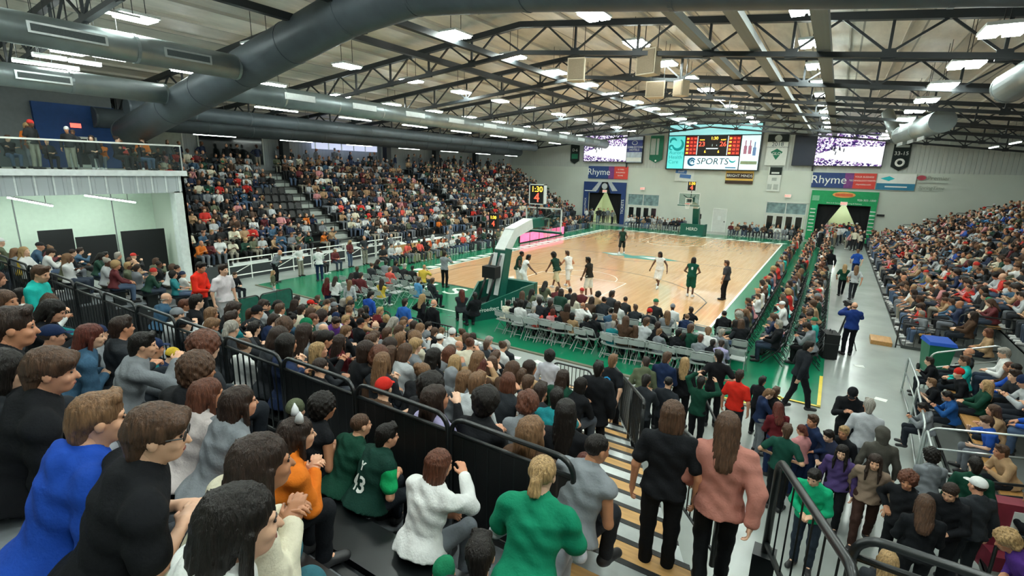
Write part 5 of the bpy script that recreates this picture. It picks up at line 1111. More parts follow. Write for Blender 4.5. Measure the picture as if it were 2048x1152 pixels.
# ------------------------------------------------------------------ foreground figures (upper rows)
FG = 'spectators in the foreground rows'
def upper(px, py, row, s, pose, hair, hc, top, topc, label, rz=0., pants='20252c', key=None, **kw):
    zf = UP['ABC'.index(row)][2] if row in 'ABC' else float(row)
    J = pose if isinstance(pose, dict) else POSES[pose]; r = R(rz); P = onz(px, py, zf+J['head'][2]*s); loc = at_head(J, P, r, s, zf)
    k = key or (pose if isinstance(pose, str) else label)
    kw.setdefault('g', .024)
    return place(k, J, kw.pop('lod', 'hero'), loc, r, s, hair, hcol(hair, hc), top, COLN.get(topc, topc), COLN.get(pants, pants), label=label, group=kw.pop('group', FG), **kw), J
J_clasp = make_pose('sit', .55, .04, 'clasp', -.2, .22, 1.06); J_relax = make_pose('sit', .4, -.04, 'lap', -.2, .08, 1.1); J_look = make_pose('sit', .36, .06, 'lap', -.42, .02, 1.1); J_face = make_pose('sit', .3, .0, 'chin', -.2, .0, 1.04)
J_back = make_pose('sit', .42, 0, 'knees', -.1, .18, 1.08); J_stand = make_pose('std', .03, .02, hands='side', yaw=.05, pitch=-.12); J_stepd = make_pose('std', .06, -.02, hands='walk', yaw=0., pitch=-.15, feet_t=[(-.08, -.12, .16), (.09, .14, .085)])
upper(318, 868, 'C', 1.0, J_look, 'fringe', 'br', 'short', 'black', 'boy in black T-shirt with brown hair and glasses, lower left foreground', -12, pants='3d4148')
gl = bpy.data.objects[-1] if False else None
upper(200, 838, 'C', .97, J_relax, 'short', 'lb', 'hood', 'royal blue', 'boy in royal blue hoodie with light brown hair, lower left foreground', -5, pants='23272d')
upper(105, 742, 'C', 1.0, J_look, 'fringe', 'br', 'jacket', 'black', 'person in black jacket with thick brown hair at the left foreground', -5, pants='8d9299', g=.03)
upper(28, 655, 'C', 1.05, J_relax, 'short', 'db', 'jacket', 'black', 'man in black jacket with dark hair at the left edge', -10, g=.03)
upper(8, 742, '3.3', .98, J_relax, 'bob', 'bk', 'jacket', 'charcoal', 'person with pale collar cut off by the left edge', 0, g=.03)
upper(530, 925, 'C', .97, J_clasp, 'long', 'db', 'long', 'cream', 'girl in cream sweater with long dark brown hair, hands clasped', -14, pants='2f5f6a')
upper(488, 1045, 'C', 1.0, J_relax, 'long', 'bk', 'hood', 'white', 'girl in white hoodie with long black hair nearest the camera', -14, pants='5a646c')
upper(598, 868, 'B', .92, J_clasp, 'long', 'db', 'jacket', 'orange', 'girl in bright orange jacket wearing white ear headband, hands clasped', -10, pants='16191e')
upper(482, 805, 'B', .95, J_back, 'long', 'db', 'hood', 'grey', 'girl in grey hoodie with long dark brown hair, left of the orange jacket', -6)
upper(418, 788, 'B', .93, J_relax, 'long', 'au', 'hood', 'c9bfbd', 'girl in pale hoodie with long auburn hair behind the black T-shirt boy', 0)
upper(412, 695, 'B', .98, 's0', 'curly', 'au', 'jacket', 'charcoal', 'person with curly auburn hair in dark jacket near the rail', 0)
upper(398, 742, 'B', 1.0, J_relax, 'curly', 'br', 'jacket', 'black', 'person with curly brown hair in large black jacket, left foreground', 6, g=.035)
upper(185, 672, 'B', .93, J_look, 'long', 'rd', 'long', 'denim', 'girl in denim jacket with long reddish hair, left side', -5)
upper(288, 690, 'B', .93, J_face, 'short', 'bk', 'long', 'grey', 'boy in grey sweater with hand on his face, left side', -18)
upper(108, 622, 'B', .96, 's3', 'long', 'bk', 'jacket', 'black', 'woman in black jacket with long black hair, far left', -30)
upper(245, 655, 'B', .9, 's0', 'short', 'db', 'jacket', 'charcoal', 'boy with short dark hair behind the denim jacket girl', -8)
upper(345, 712, 'A', .72, 's3', 'beanie', 'yellow', 'long', 'navy', 'small child in yellow knit hat and navy top by the rail', -15)
upper(648, 815, 'A', .92, J_relax, 'curly', 'bk', 'vest', 'black', 'boy with curly black hair in black vest by the railing', -5)
upper(592, 822, 'A', .8, 's0', 'beanie', 'olive', 'long', 'black', 'child in olive knit hat beside the curly haired boy', 0)
upper(722, 850, 'A', .84, J_back, 'crop', 'br', 'hood', 'dark green', 'boy with shaved brown hair in dark green hoodie by the railing', -10)
o43, J43 = upper(775, 872, 'A', .84, J_relax, 'short', 'bk', 'short', '14a05e', 'boy in green T-shirt and dark jersey number 43 by the railing', -14, key='kid43')
o880, _ = upper(880, 928, 'A', .90, J_face, 'bob', 'au', 'long', 'white', 'girl in white long sleeve top with auburn hair, hand at her face', -4, pants='6f757c')
olady, Jl = upper(1086, 948, 'A', 1.02, J_back, 'pony', 'bl', 'short', '0f7d5c', 'woman in green T-shirt with blond ponytail, centre foreground', 12, pants='9aa0a8', g=.024)
upper(1194, 898, '2.4', .96, J_look, 'crop', 'bk', 'vest', 'grey', 'man in quilted grey vest with black hair sitting at the landing', -8, pants='23262c', g=.035)
upper(1168, 925, '2.4', .68, 's0', 'bun', 'rd', 'long', 'black', 'small child with reddish bun beside the man in grey vest', 5)
upper(960, 1112, '2.4', .92, 's0', 'short', 'bk', 'long', 'charcoal', 'boy with short black hair at the bottom edge', 20)
upper(888, 1148, '2.4', .74, 's0', 'cap', 'green', 'long', 'green', 'child in green cap at the bottom edge', 25)
# jersey 43: dark sleeveless layer and number, following the back of the T-shirt
jm = np_mesh('jersey', [(*sdf_mesh(top_prims(J43, 'vest', .04), .013, wrinkle(.004)), 0)], [m_cloth]); k = link('jersey', jm, o43); k.color = colr('10352c')
def print_on_back(o, J, s, size, z, colm, g, name='jersey_number', front=False):
    cu = bpy.data.curves.new('t', 'FONT'); cu.body = s; cu.align_x = 'CENTER'; cu.align_y = 'CENTER'; cu.size = size; cu.resolution_u = 2; cu.offset = .004
    t = bpy.data.objects.new('t', cu); COL.objects.link(t); me = bpy.data.meshes.new_from_object(t); bpy.data.objects.remove(t)
    bm = bmesh.new(); bm.from_mesh(me); bmesh.ops.triangulate(bm, faces=bm.faces); bmesh.ops.subdivide_edges(bm, edges=[e for e in bm.edges if e.calc_length() > .03], cuts=2)
    P = top_prims(J, 'vest', g); co = np.array([v.co for v in bm.verts]); d = 1 if front else -1
    base = np.array([J['pel']+J['T']@V3(c[0]*(-d), 0, z+c[1]) for c in co]); n = J['T']@V3(0, d, 0); lo = np.zeros(len(co)); hi = np.full(len(co), .45)
    for _ in range(18):
        mid = (lo+hi)/2; X = base+mid[:, None]*n; dd = np.min([_dist(p, X) for p in P if p[0] in ('prof', 'cone')], 0); ins = dd < .006; lo = np.where(ins, mid, lo); hi = np.where(ins, hi, mid)
    for v, p in zip(bm.verts, base+hi[:, None]*n): v.co = p
    bm.to_mesh(me); bm.free(); me.materials.clear(); me.materials.append(colm); return link(name, me, o)
print_on_back(o43, J43, '43', .22, .17, m_white, .04); print_on_back(o43, J43, 'Y', .11, .34, m_white, .04, 'jersey_name')
# white under-sleeves of the woman in green
for i in (0, 1):
    um = np_mesh('undersleeve', [(*sdf_mesh([('cone', Jl['sh'][i]+(Jl['el'][i]-Jl['sh'][i])*.5, Jl['el'][i], .05, .046, .0), ('cone', Jl['el'][i], wr_off(Jl, i, .95), .048, .036, .02)], .014), 0)], [m_cloth]); k = link('undersleeve', um, olady); k.color = colr('c9c9d2')
# ear headband of the girl in orange, glasses of the boy in black
for o in list(bpy.data.objects):
    lb = o.get('label', '')
    if 'ear headband' in lb:
        J = J_clasp; H = J['H']
        b = MB()
        for s in (-1, 1):
            c = J['head']+H@V3(s*.055, -.01, .125); t_ = J['head']+H@V3(s*.075, -.01, .205); b.tube([tuple(c), tuple((c+t_)/2), tuple(t_)], [.032, .024, .003], 8)
        b.build('ear_headband', mat('fleece_white', 'dcdde0', .9), o, smooth=True)
    if 'and glasses' in lb:
        J = J_look; H = J['H']; b = MB()
        for s in (-1, 1):
            c = lambda a: tuple(J['head']+H@V3(s*.033+.024*math.cos(a), .099, .006+.018*math.sin(a)))
            b.tube([c(2*math.pi*i/12) for i in range(13)], .0028, 6, False); b.tube([tuple(J['head']+H@V3(s*.057, .097, .008)), tuple(J['head']+H@V3(s*.084, .0, .008))], .0028, 6)
        b.build('glasses', m_steel, o)
rr0 = random.Random(11)
for row, (y0, y1, z) in zip('AB', UP):
    n = 0
    for x in np.arange(4.6, -9.5, -.6):
        n += 1
        if rr0.random() < .62:
            h, hc = rr0.choice([('short', 'db'), ('long', 'br'), ('bob', 'au'), ('curly', 'br'), ('cap', 'navy'), ('short', 'bk'), ('long', 'bk')]); c = rr0.choice(['black', 'charcoal', 'grey', 'white', 'navy', 'brown', 'black', 'teal']); k = rr0.choice(['s0', 's1', 's3', 's5', 's6'])
            cand_add(float(x), y0+.3, z, R(rr0.uniform(-30, 5)), rr0.uniform(.86, 1.0), k, h, hc, rr0.choice(['long', 'jacket', 'hood']), c, 'upper row %s behind the rail, %s from right' % ({'A': 'one', 'B': 'two'}[row], ORD[n-1]))
ST = 'people on the stairs'
def std(px, py, zf, s, pose, hair, hc, top, topc, label, rz=0., pants='20252c', lod='mid', group=None, **kw):
    J = pose if isinstance(pose, dict) else POSES[pose]; r = R(rz); P = onz(px, py, zf+J['head'][2]*s); loc = at_head(J, P, r, s, zf)
    return place(kw.pop('key', pose if isinstance(pose, str) else label), J, lod, loc, r, s, hair, hcol(hair, hc), top, COLN.get(topc, topc), COLN.get(pants, pants), label=label, group=group, **kw)
std(1345, 828, 2.06, .96, J_stand, 'bob', 'br', 'short', 'black', 'woman in black T-shirt and trousers with brown hair on the stairs', 12, '101215', 'hero', ST)
std(1456, 852, 2.06, .95, J_stepd, 'long', 'br', 'long', 'b0766a', 'woman in loose pink sweater with long brown hair on the stairs', 8, '101215', 'hero', ST, g=.032, hem=-.22)
std(1197, 738, .85, 1.0, 't0', 'short', 'bk', 'jacket', 'black', 'person in long black coat at the lower stairs', 5, 'black', 'mid', ST, g=.05, hem=-.5)
std(1226, 722, .55, .98, 't1', 'short', 'lb', 'short', '15181d', 'man in black T-shirt with blue back print at the lower stairs', -5, 'black', 'mid', ST)
ob = bpy.data.objects
p22 = [o for o in ob if o.get('label', '').startswith('man in black T-shirt with blue')][0]; print_on_back(p22, POSES['t1'], 'O', .2, .3, mat('print_blue', '2f9fe0', .6), .014, 'back_print')
# ------------------------------------------------------------------ lower stand
LS = []    # (px, py, hair, haircolour, style, colour)
def fit_lower(px, py):
    best = None
    for i in range(9):
        zf = low_z(i); yb = low_y(i)+.26; p = onz(px, py, zf+1.17)
        e = abs(p.y-.1-yb)
        if best is None or e < best[0]: best = (e, i, yb, zf)
    _, i, yb, zf = best; p = ony(px, py, yb+.1); s = min(1.08, max(.8, (p.z-zf)/1.17)); return i, p.x, s
spec = '''480 636 short db jacket teal;504 630 short br jacket charcoal;517 625 cap black jacket charcoal;514 657 short bk long black;541 641 short db long navy;541 673 bob db long charcoal;565 657 curly br long grey;579 684 bob bk long navy;614 665 long db long grey;635 679 short bk jacket black
654 698 long bl long charcoal;684 682 long db jacket maroon;724 684 short br long grey;743 676 short br long tan;745 716 curly au jacket brown;729 703 bob db long black;770 725 long lb long charcoal;767 692 bob db long black;775 668 short br long grey;786 708 long br long black
804 706 bob br long pale grey;802 682 short lb long tan;823 746 bun lb long black;831 692 fringe bl long grey;834 657 bob lb long pale grey;826 671 short br long black;855 716 long bk long black;885 708 bob au hood grey;904 703 bob br long brown;914 725 long bl long olive
933 690 bun au long cream;944 719 long lb long tan;944 754 long lb long grey;906 751 hoodup grey hood grey;936 770 short lb long pale grey;890 789 long db long lilac;837 773 curly bk jacket black;960 733 bob rd long brown;979 727 long br long black;952 812 curly bk jacket black
997 714 short br long white;1014 740 bob br long brown;1008 767 bob au jacket charcoal;1030 757 short br long tan;1058 737 bob db long tan;1058 767 fringe br short white;1076 790 short db long charcoal;1102 799 short bk short teal;1120 757 long db jacket dark green;1149 770 bob bk long black
1055 815 curly au long grey;1079 850 long lb long brown;1137 826 long bk jacket black;320 597 bald gy long denim;370 612 short au long grey;425 628 bob lb long white;395 605 short bk long black;455 620 short db jacket black'''
used = {}
rows = {}
for ln in spec.replace('\n', ';').split(';'):
    a = ln.split(); px, py, hair, hc, st = float(a[0]), float(a[1]), a[2], a[3], a[4]; c = ' '.join(a[5:])
    i, x, s = fit_lower(px, py); used.setdefault(i, []).append(x); rows.setdefault(i, []).append((x, s, hair, hc, st, c))
DARKC = ['black', 'charcoal', 'black', 'navy', 'grey', 'pale grey', 'brown', 'white', 'maroon', 'tan', 'dark green', 'denim', 'black', 'cream', 'charcoal', 'olive']
FILLH = ['short', 'short', 'long', 'bob', 'long', 'short', 'pony', 'fringe', 'crop', 'bun', 'curly', 'cap', 'beanie', 'bald']
def rhair(rr):
    h = rr.choice(FILLH); hc = rr.choice(['black', 'navy', 'grey', 'red', 'white', 'green']) if h in ('cap', 'beanie') else ('gy' if h == 'bald' else rr.choice(['bk', 'bk', 'db', 'db', 'db', 'br', 'br', 'br', 'lb', 'au', 'bl', 'gy'])); return h, hc
rr = random.Random(21)
for i in range(9):
    yb = low_y(i)+.26; x = xl(yb)-.55
    while x > xleft(yb)+.5:
        if all(abs(x-u) > .43 for u in used.get(i, [])) and rr.random() < .84:
            h, hc = rhair(rr); rows.setdefault(i, []).append((x, rr.uniform(.86, 1.02), h, hc, rr.choice(['long', 'long', 'jacket', 'hood']), rr.choice(DARKC), 1))
        x -= .52
SP = ['s0', 's1', 's2', 's3', 's4', 's5', 's6', 's0', 's1']
def seat_label(h, hc, c, where): return 'spectator with %s in %s top, %s' % (hairtxt(h, hc), c, where)
for i in sorted(rows):
    for n, q in enumerate(sorted(rows[i], key=lambda q: -q[0])):
        x, s, h, hc, st, c = q[:6]
        k = rr.choice(SP); J = POSES[k]; rz = R(rr.uniform(-22, 14)); zf = low_z(i); yb = low_y(i)+.26
        if len(q) > 6: cand_add(x, yb, zf, rz, s, k, h, hc, st, c, 'lower stand %s row, %s from stairs' % (ORD[i], ORD[n])); continue
        place(k, J, 'mid', Vector((x-0*J['head'][0], yb, zf)), rz, s, h, hcol(h, hc), st, COLN[c], rr.choice(['20252c', '2f3b4c', '15171a', '4a4f57']), label='%s in %s top, lower stand %s row, %s from stairs' % (hairtxt(h, hc), c, ORD[i], ORD[n]), group='spectators in the near lower stand')
# corner stand beyond the passage
n = 0
for i in range(0, 7):
    for x in np.arange(-12.0, -6.1, .62):
        if rr.random() < .5:
            h, hc = rhair(rr); c = rr.choice(DARKC+['white', 'pale grey', 'teal', 'yellow']); k = rr.choice(SP)
            cand_add(float(x), low_y(i)+.26, low_z(i), R(rr.uniform(-40, 10)), rr.uniform(.88, 1.03), k, h, hc, rr.choice(['long', 'jacket', 'hood', 'short']), c, 'corner stand %s row, %s seat' % (ORD[i], ORD[int((x+12.1)/.62)]))
# standing by the passage: man in red and person in white
std(402, 535, 2.16, .86, 't2', 'short', 'bk', 'long', 'e0301f', 'man in bright red top standing at the left end of the lower stand', -60, 'charcoal', group='people by the green barriers')
std(447, 540, 2.16, .86, 't0', 'short', 'db', 'short', 'd9d2d6', 'person in white top standing beside the man in red', -80, 'pale grey', group='people by the green barriers')
std(82, 548, 2.4, .98, 't2', 'short', 'br', 'long', 'turquoise', 'person in turquoise top standing at the left edge', -40, 'pale grey')
std(672, 645, 1.0, .95, 't7', 'short', 'db', 'jacket', '6a3f94', 'person in purple jacket bending among the lower stand rows', -95, 'charcoal', group='people by the green barriers')
std(560, 505, 0, 1.0, 't7', 'bald', 'gy', 'long', 'grey', 'man in grey shirt bending near the white barriers', -60, 'black', group='people at the near left court corner')
std(547, 545, 0, .72, 't0', 'long', 'bl', 'long', 'olive', 'child in olive top beside the bending man in grey', -30, 'pale grey', group='people at the near left court corner')
std(636, 500, 0, .98, 't4', 'short', 'db', 'long', 'white', 'person in white top in front of the tan table', 60, 'navy', group='people at the near left court corner')
std(470, 550, 0, .9, 's0', 'short', 'br', 'jacket', 'black', 'boy in black jacket sitting near the white barriers', -80, group='people at the near left court corner')
std(700, 565, 0, .82, 't0', 'long', 'lb', 'long', 'pale grey', 'girl in pale grey top behind the empty chairs', 20, 'denim', group='people at the near left court corner')
std(672, 558, 0, .86, 't2', 'long', 'db', 'long', 'white', 'girl in white top behind the empty chairs', 30, 'black', group='people at the near left court corner')
std(655, 560, 0, .8, 't0', 'long', 'rd', 'long', 'maroon', 'girl in maroon top with reddish hair behind the empty chairs', 10, 'navy', group='people at the near left court corner')
std(742, 590, 0, 1.0, 't2', 'short', 'bk', 'long', 'blue', 'man in blue shirt standing behind the left chairs', 0, 'navy', group='people behind the near baseline')
std(700, 600, 0, .95, 't0', 'bob', 'bl', 'jacket', 'charcoal', 'blond woman in dark jacket carrying bags behind the left chairs', -30, 'denim', group='people behind the near baseline')
std(810, 605, 0, .97, 't0', 'short', 'db', 'long', '2f66b8', 'woman in bright blue top at the picket gates', 5, 'navy', group='people behind the near baseline')
std(846, 595, 0, .96, 't3', 'long', 'bl', 'long', 'black', 'blond woman in black top at the picket gates', -20, 'black', group='people behind the near baseline')
std(868, 607, 0, 1.02, 't0', 'bald', 'wh', 'jacket', 'black', 'man with white hair in black jacket at the picket gates', -5, 'black', group='people behind the near baseline')
# ------------------------------------------------------------------ folding chairs
m_fold = mat('folding_chair_white', 'a3aaa8', .4, var=.06); m_foldb = mat('folding_chair_black', '1a1d20', .4, var=.06)
_ch = {}
def chair(loc, rz, label, dark=False, group='white folding chairs'):
    m = m_foldb if dark else m_fold
    if dark not in _ch:
        seat = MB().add([(-.21,-.2,.42),(.21,-.2,.42),(.2,.22,.44),(-.2,.22,.44),(-.21,-.2,.45),(.21,-.2,.45),(.2,.22,.47),(-.2,.22,.47)], [(0,3,2,1),(4,5,6,7),(0,1,5,4),(1,2,6,5),(2,3,7,6),(3,0,4,7)]).mesh('seat', m)
        bk = MB(); nn = 6
        V = [(-.2+.4*i/nn, -.28-.03*math.sin(math.pi*i/nn)+dy, z-.05*(z-.62)) for z in (.60, .77) for dy in (0, .018) for i in range(nn+1)]; n1 = nn+1
        F = [];  # four strips
        for i in range(nn): F += [(i, i+1, 2*n1+i+1, 2*n1+i), (n1+i+1, n1+i, 3*n1+i, 3*n1+i+1), (i+1, i, n1+i, n1+i+1), (2*n1+i, 2*n1+i+1, 3*n1+i+1, 3*n1+i)]
        bk.add(V, F); bkm = bk.mesh('backrest', m)
        fr = MB(); s = .215
        fr.tube([(-s,.3,0),(-s,-.1,.45),(-s,-.28,.76),(-s*.8,-.29,.8),(s*.8,-.29,.8),(s,-.28,.76),(s,-.1,.45),(s,.3,0)], .013, 6); f1 = fr.mesh('front_frame', m)
        fr = MB().tube([(-s*.85,-.3,0),(-s*.85,.12,.43),(s*.85,.12,.43),(s*.85,-.3,0)], .012, 6).tube([(-s*.8,-.2,.11),(s*.8,-.2,.11)], .009, 6); f2 = fr.mesh('rear_frame', m)
        _ch[dark] = (seat, bkm, f1, f2)
    t = empty('folding_chair', loc, rz, label, 'chair', group)
    for nm, me in zip(('seat', 'backrest', 'front_frame', 'rear_frame'), _ch[dark]): link(nm, me, t)
    return t
# rows behind the near baseline, facing the court
CH = '''1046 609 curly bk long white;1080 606 short bk jacket charcoal;1098 609 short db jacket black;1073 622 short gy long pale grey;1102 622 bob db hood red;1132 618 bob db jacket brown;1188 638 short bk jacket black;1225 638 short lb long grey;1254 640 long br long brown;1286 643 short br long pale grey;1310 655 short db jacket black
1076 637 short bk short coral;1106 642 bob rd long pink;1144 655 bob bk long tan;1173 657 short bk jacket black;1229 672 short gy long teal;1271 665 long br jacket brown;1290 670 long lb long charcoal;1352 667 short bk jacket black;1383 657 short br long dark green;1403 679 short au long grey;1417 668 short lb long white;1444 667 short gy long grey
1366 677 short bk jacket black;1444 690 short db long lilac;1227 694 fringe br short white;1315 702 short lb long grey;1425 690 short bk jacket black;1010 640 bob bk long cream;1030 635 short bk jacket black;1122 668 cap black jacket black'''
ROWY = [-1.75, -2.65, -3.55, -4.45]
cs = {r: [] for r in range(4)}
for ln in CH.replace('\n', ';').split(';'):
    a = ln.split(); px, py = float(a[0]), float(a[1]); best = min(range(4), key=lambda r: abs(onz(px, py, 1.2).y-.1-ROWY[r])); p = ony(px, py, ROWY[best]+.1); s = min(1.06, max(.85, p.z/1.17)); cs[best].append((p.x, s, a[2], a[3], a[4], ' '.join(a[5:])))
for r in range(4):
    x = 1.7+.1*r
    while x < 8.6+.5*r:
        if all(abs(x-u[0]) > .46 for u in cs[r]):
            v = rr.random()
            if v < (.9, .88, .5, .25 if x < 4.5 else 0)[r]: h, hc = rhair(rr); cs[r].append((x, rr.uniform(.9, 1.03), h, hc, rr.choice(['long', 'jacket']), rr.choice(DARKC), 1))
            elif v > .9: cs[r].append((x, 0, 0, 0, 0, 0))
        x += .56
for r in range(4):
    for n, q in enumerate(sorted(cs[r], key=lambda q: q[0])):
        x, s, h, hc, st, c = q[:6]
        y = ROWY[r]+rr.uniform(-.14, .14); chair((x, y, .027), R(rr.uniform(-14, 14)), 'white folding chair behind the near baseline, %s row, %s from the hoop' % (ORD[r], ORD[n]))
        if len(q) > 6: cand_add(x, y+.02, .03, R(rr.uniform(-15, 30)), s, rr.choice(SP), h, hc, st, c, 'baseline chairs %s row, %s from hoop' % (ORD[r], ORD[n])); continue
        if h: k = rr.choice(SP); place(k, POSES[k], 'mid', Vector((x, y+.02, .03)), R(rr.uniform(-15, 30)), s, h, hcol(h, hc), st, COLN[c], rr.choice(['20252c', '2f3b4c', '15171a']), label='%s in %s top, baseline chairs %s row, %s from hoop' % (hairtxt(h, hc), c, ORD[r], ORD[n]), group='spectators on the near baseline chairs')
# left group of chairs behind the baseline
for r in range(4):
    for n in range(6):
        x = -7.3+.6*n+.15*r; y = -2.1-.95*r; chair((x, y, .027), R(rr.uniform(-8, 8)), 'white folding chair left of the hoop, %s row, %s from the left' % (ORD[r], ORD[n]))
        if rr.random() < (.85, .6, .4, .35)[r]: h, hc = rhair(rr); c = rr.choice(['coral', 'white', 'charcoal', 'grey', 'black', 'yellow', 'maroon']); cand_add(x, y+.02, .03, R(rr.uniform(-25, 25)), rr.uniform(.85, 1), rr.choice(SP), h, hc, 'long', c, 'chairs left of the hoop, %s row, %s seat' % (ORD[r], ORD[n]))
for px, py, c, n in ((838, 560, 'sky blue', 'person in sky blue shirt sitting right at the baseline'), (865, 562, 'charcoal', 'person in charcoal top sitting beside the sky blue shirt')):
    std(px, py, .03, .95, 's0', 'short', 'br', 'long', c, n, -10, group='people at the baseline corner'); p = onz(px, py, 1.15); chair((p.x, p.y-.1, .027), 0, 'chair under the '+n[:32])
std(923, 585, .03, .98, 's2', 'long', 'rd', 'jacket', 'charcoal', 'woman in charcoal jacket sitting beside the hoop base', 40, group='people at the hoop base'); std(950, 592, .03, 1.0, 's4', 'short', 'bk', 'jacket', 'black', 'man in black sitting against the hoop base sign', 60, group='people at the hoop base')
# ------------------------------------------------------------------ players and referees
PL = 'players on the court'
def player(px, py, J, hair, hc, jc, sc, label, rz, s=1.08, skin='5c3c2b', top='vest', short=True, shoes='d8d8d8', pants=None, num=None):
    P = onz(px, py, .03); o = place(label, J, 'mid', Vector((P.x, P.y, .03)), R(rz), s, hair, HAIRC[hc], top, jc, pants or sc, shoes, skin, label, PL if short else 'referees', short, g=.02); 
    if num: print_on_back(o, J, num, .17, .3, m_white, .02, 'jersey_number')
    return o
WJ, GJ = 'e9ebe9', '1b3a30'
player(1045, 588, make_pose('std', .3, 0, yaw=.2, hand_t=[(-.55, .25, 1.0), (.62, .3, 1.05)], feet_t=[(-.34, .0, .085), (.36, .1, .085)]), 'short', 'bk', WJ, WJ, 'white uniform player crouching with arms spread by the hoop', -40)
player(1034, 578, make_pose('std', .2, 0, yaw=.2, hand_t=[(-.5, .2, .9), (.3, .3, 1.0)], feet_t=[(-.3, 0, .085), (.25, .05, .085)]), 'crop', 'bk', GJ, 'cfd8d2', 'dark jersey player behind the crouching white player', -60)
player(1112, 582, make_pose('std', .35, 0, yaw=-.1, hand_t=[(-.2, .5, .75), (.45, .3, 1.0)], feet_t=[(-.1, -.38, .12), (.12, .34, .085)]), 'curly', 'bk', GJ, 'cfc9a8', 'dark jersey player dribbling towards the hoop', 75)
player(1136, 578, make_pose('std', .2, 0, yaw=-.1, hand_t=[(-.3, .4, 1.05), (.3, .3, 1.05)], feet_t=[(-.15, -.3, .1), (.15, .3, .085)]), 'short', 'br', WJ, WJ, 'white uniform player guarding behind the dribbler', 70, skin='c98d6c')
player(1176, 596, make_pose('std', .1, 0, yaw=.2, hand_t=[(-.25, .2, .85), (.25, .15, .85)], feet_t=[(-.1, .05, .085), (.12, -.1, .085)]), 'short', 'bk', '2a2620', 'd8dcd6', 'dark jersey player waiting at the near arc', 80)
player(1243, 508, POSES['t1'], 'crop', 'bk', GJ, '1d2422', 'dark uniform player walking at mid court', 185)
player(1316, 577, make_pose('std', .12, 0, yaw=0, hand_t=[(-.4, .1, .9), (.42, .05, .88)], feet_t=[(-.06, .2, .085), (.08, -.18, .2)]), 'bob', 'bk', WJ, WJ, 'white uniform player with dreadlocks jogging', 170)
player(1379, 594, make_pose('std', .08, 0, yaw=0, hand_t=[(-.2, .2, 1.0), (.2, .2, 1.0)], feet_t=[(-.1, .05, .085), (.1, -.05, .085)]), 'bob', 'bk', '0f4a3c', '0f4a3c', 'green uniform player seen from behind at right', 5, num='8')
player(1447, 600, POSES['t0'], 'short', 'br', '3a3a3e', '1c1c20', 'referee in dark shirt standing by the right sideline', 75, 1.06, 'c08a6a', 'short', False, '101010', '1c1a1c')
player(889, 575, POSES['t5'], 'short', 'db', '8d9298', '1c1c20', 'referee in grey shirt standing at the near baseline', 10, 1.0, 'c08a6a', 'short', False, '101010', '1c1a1c')
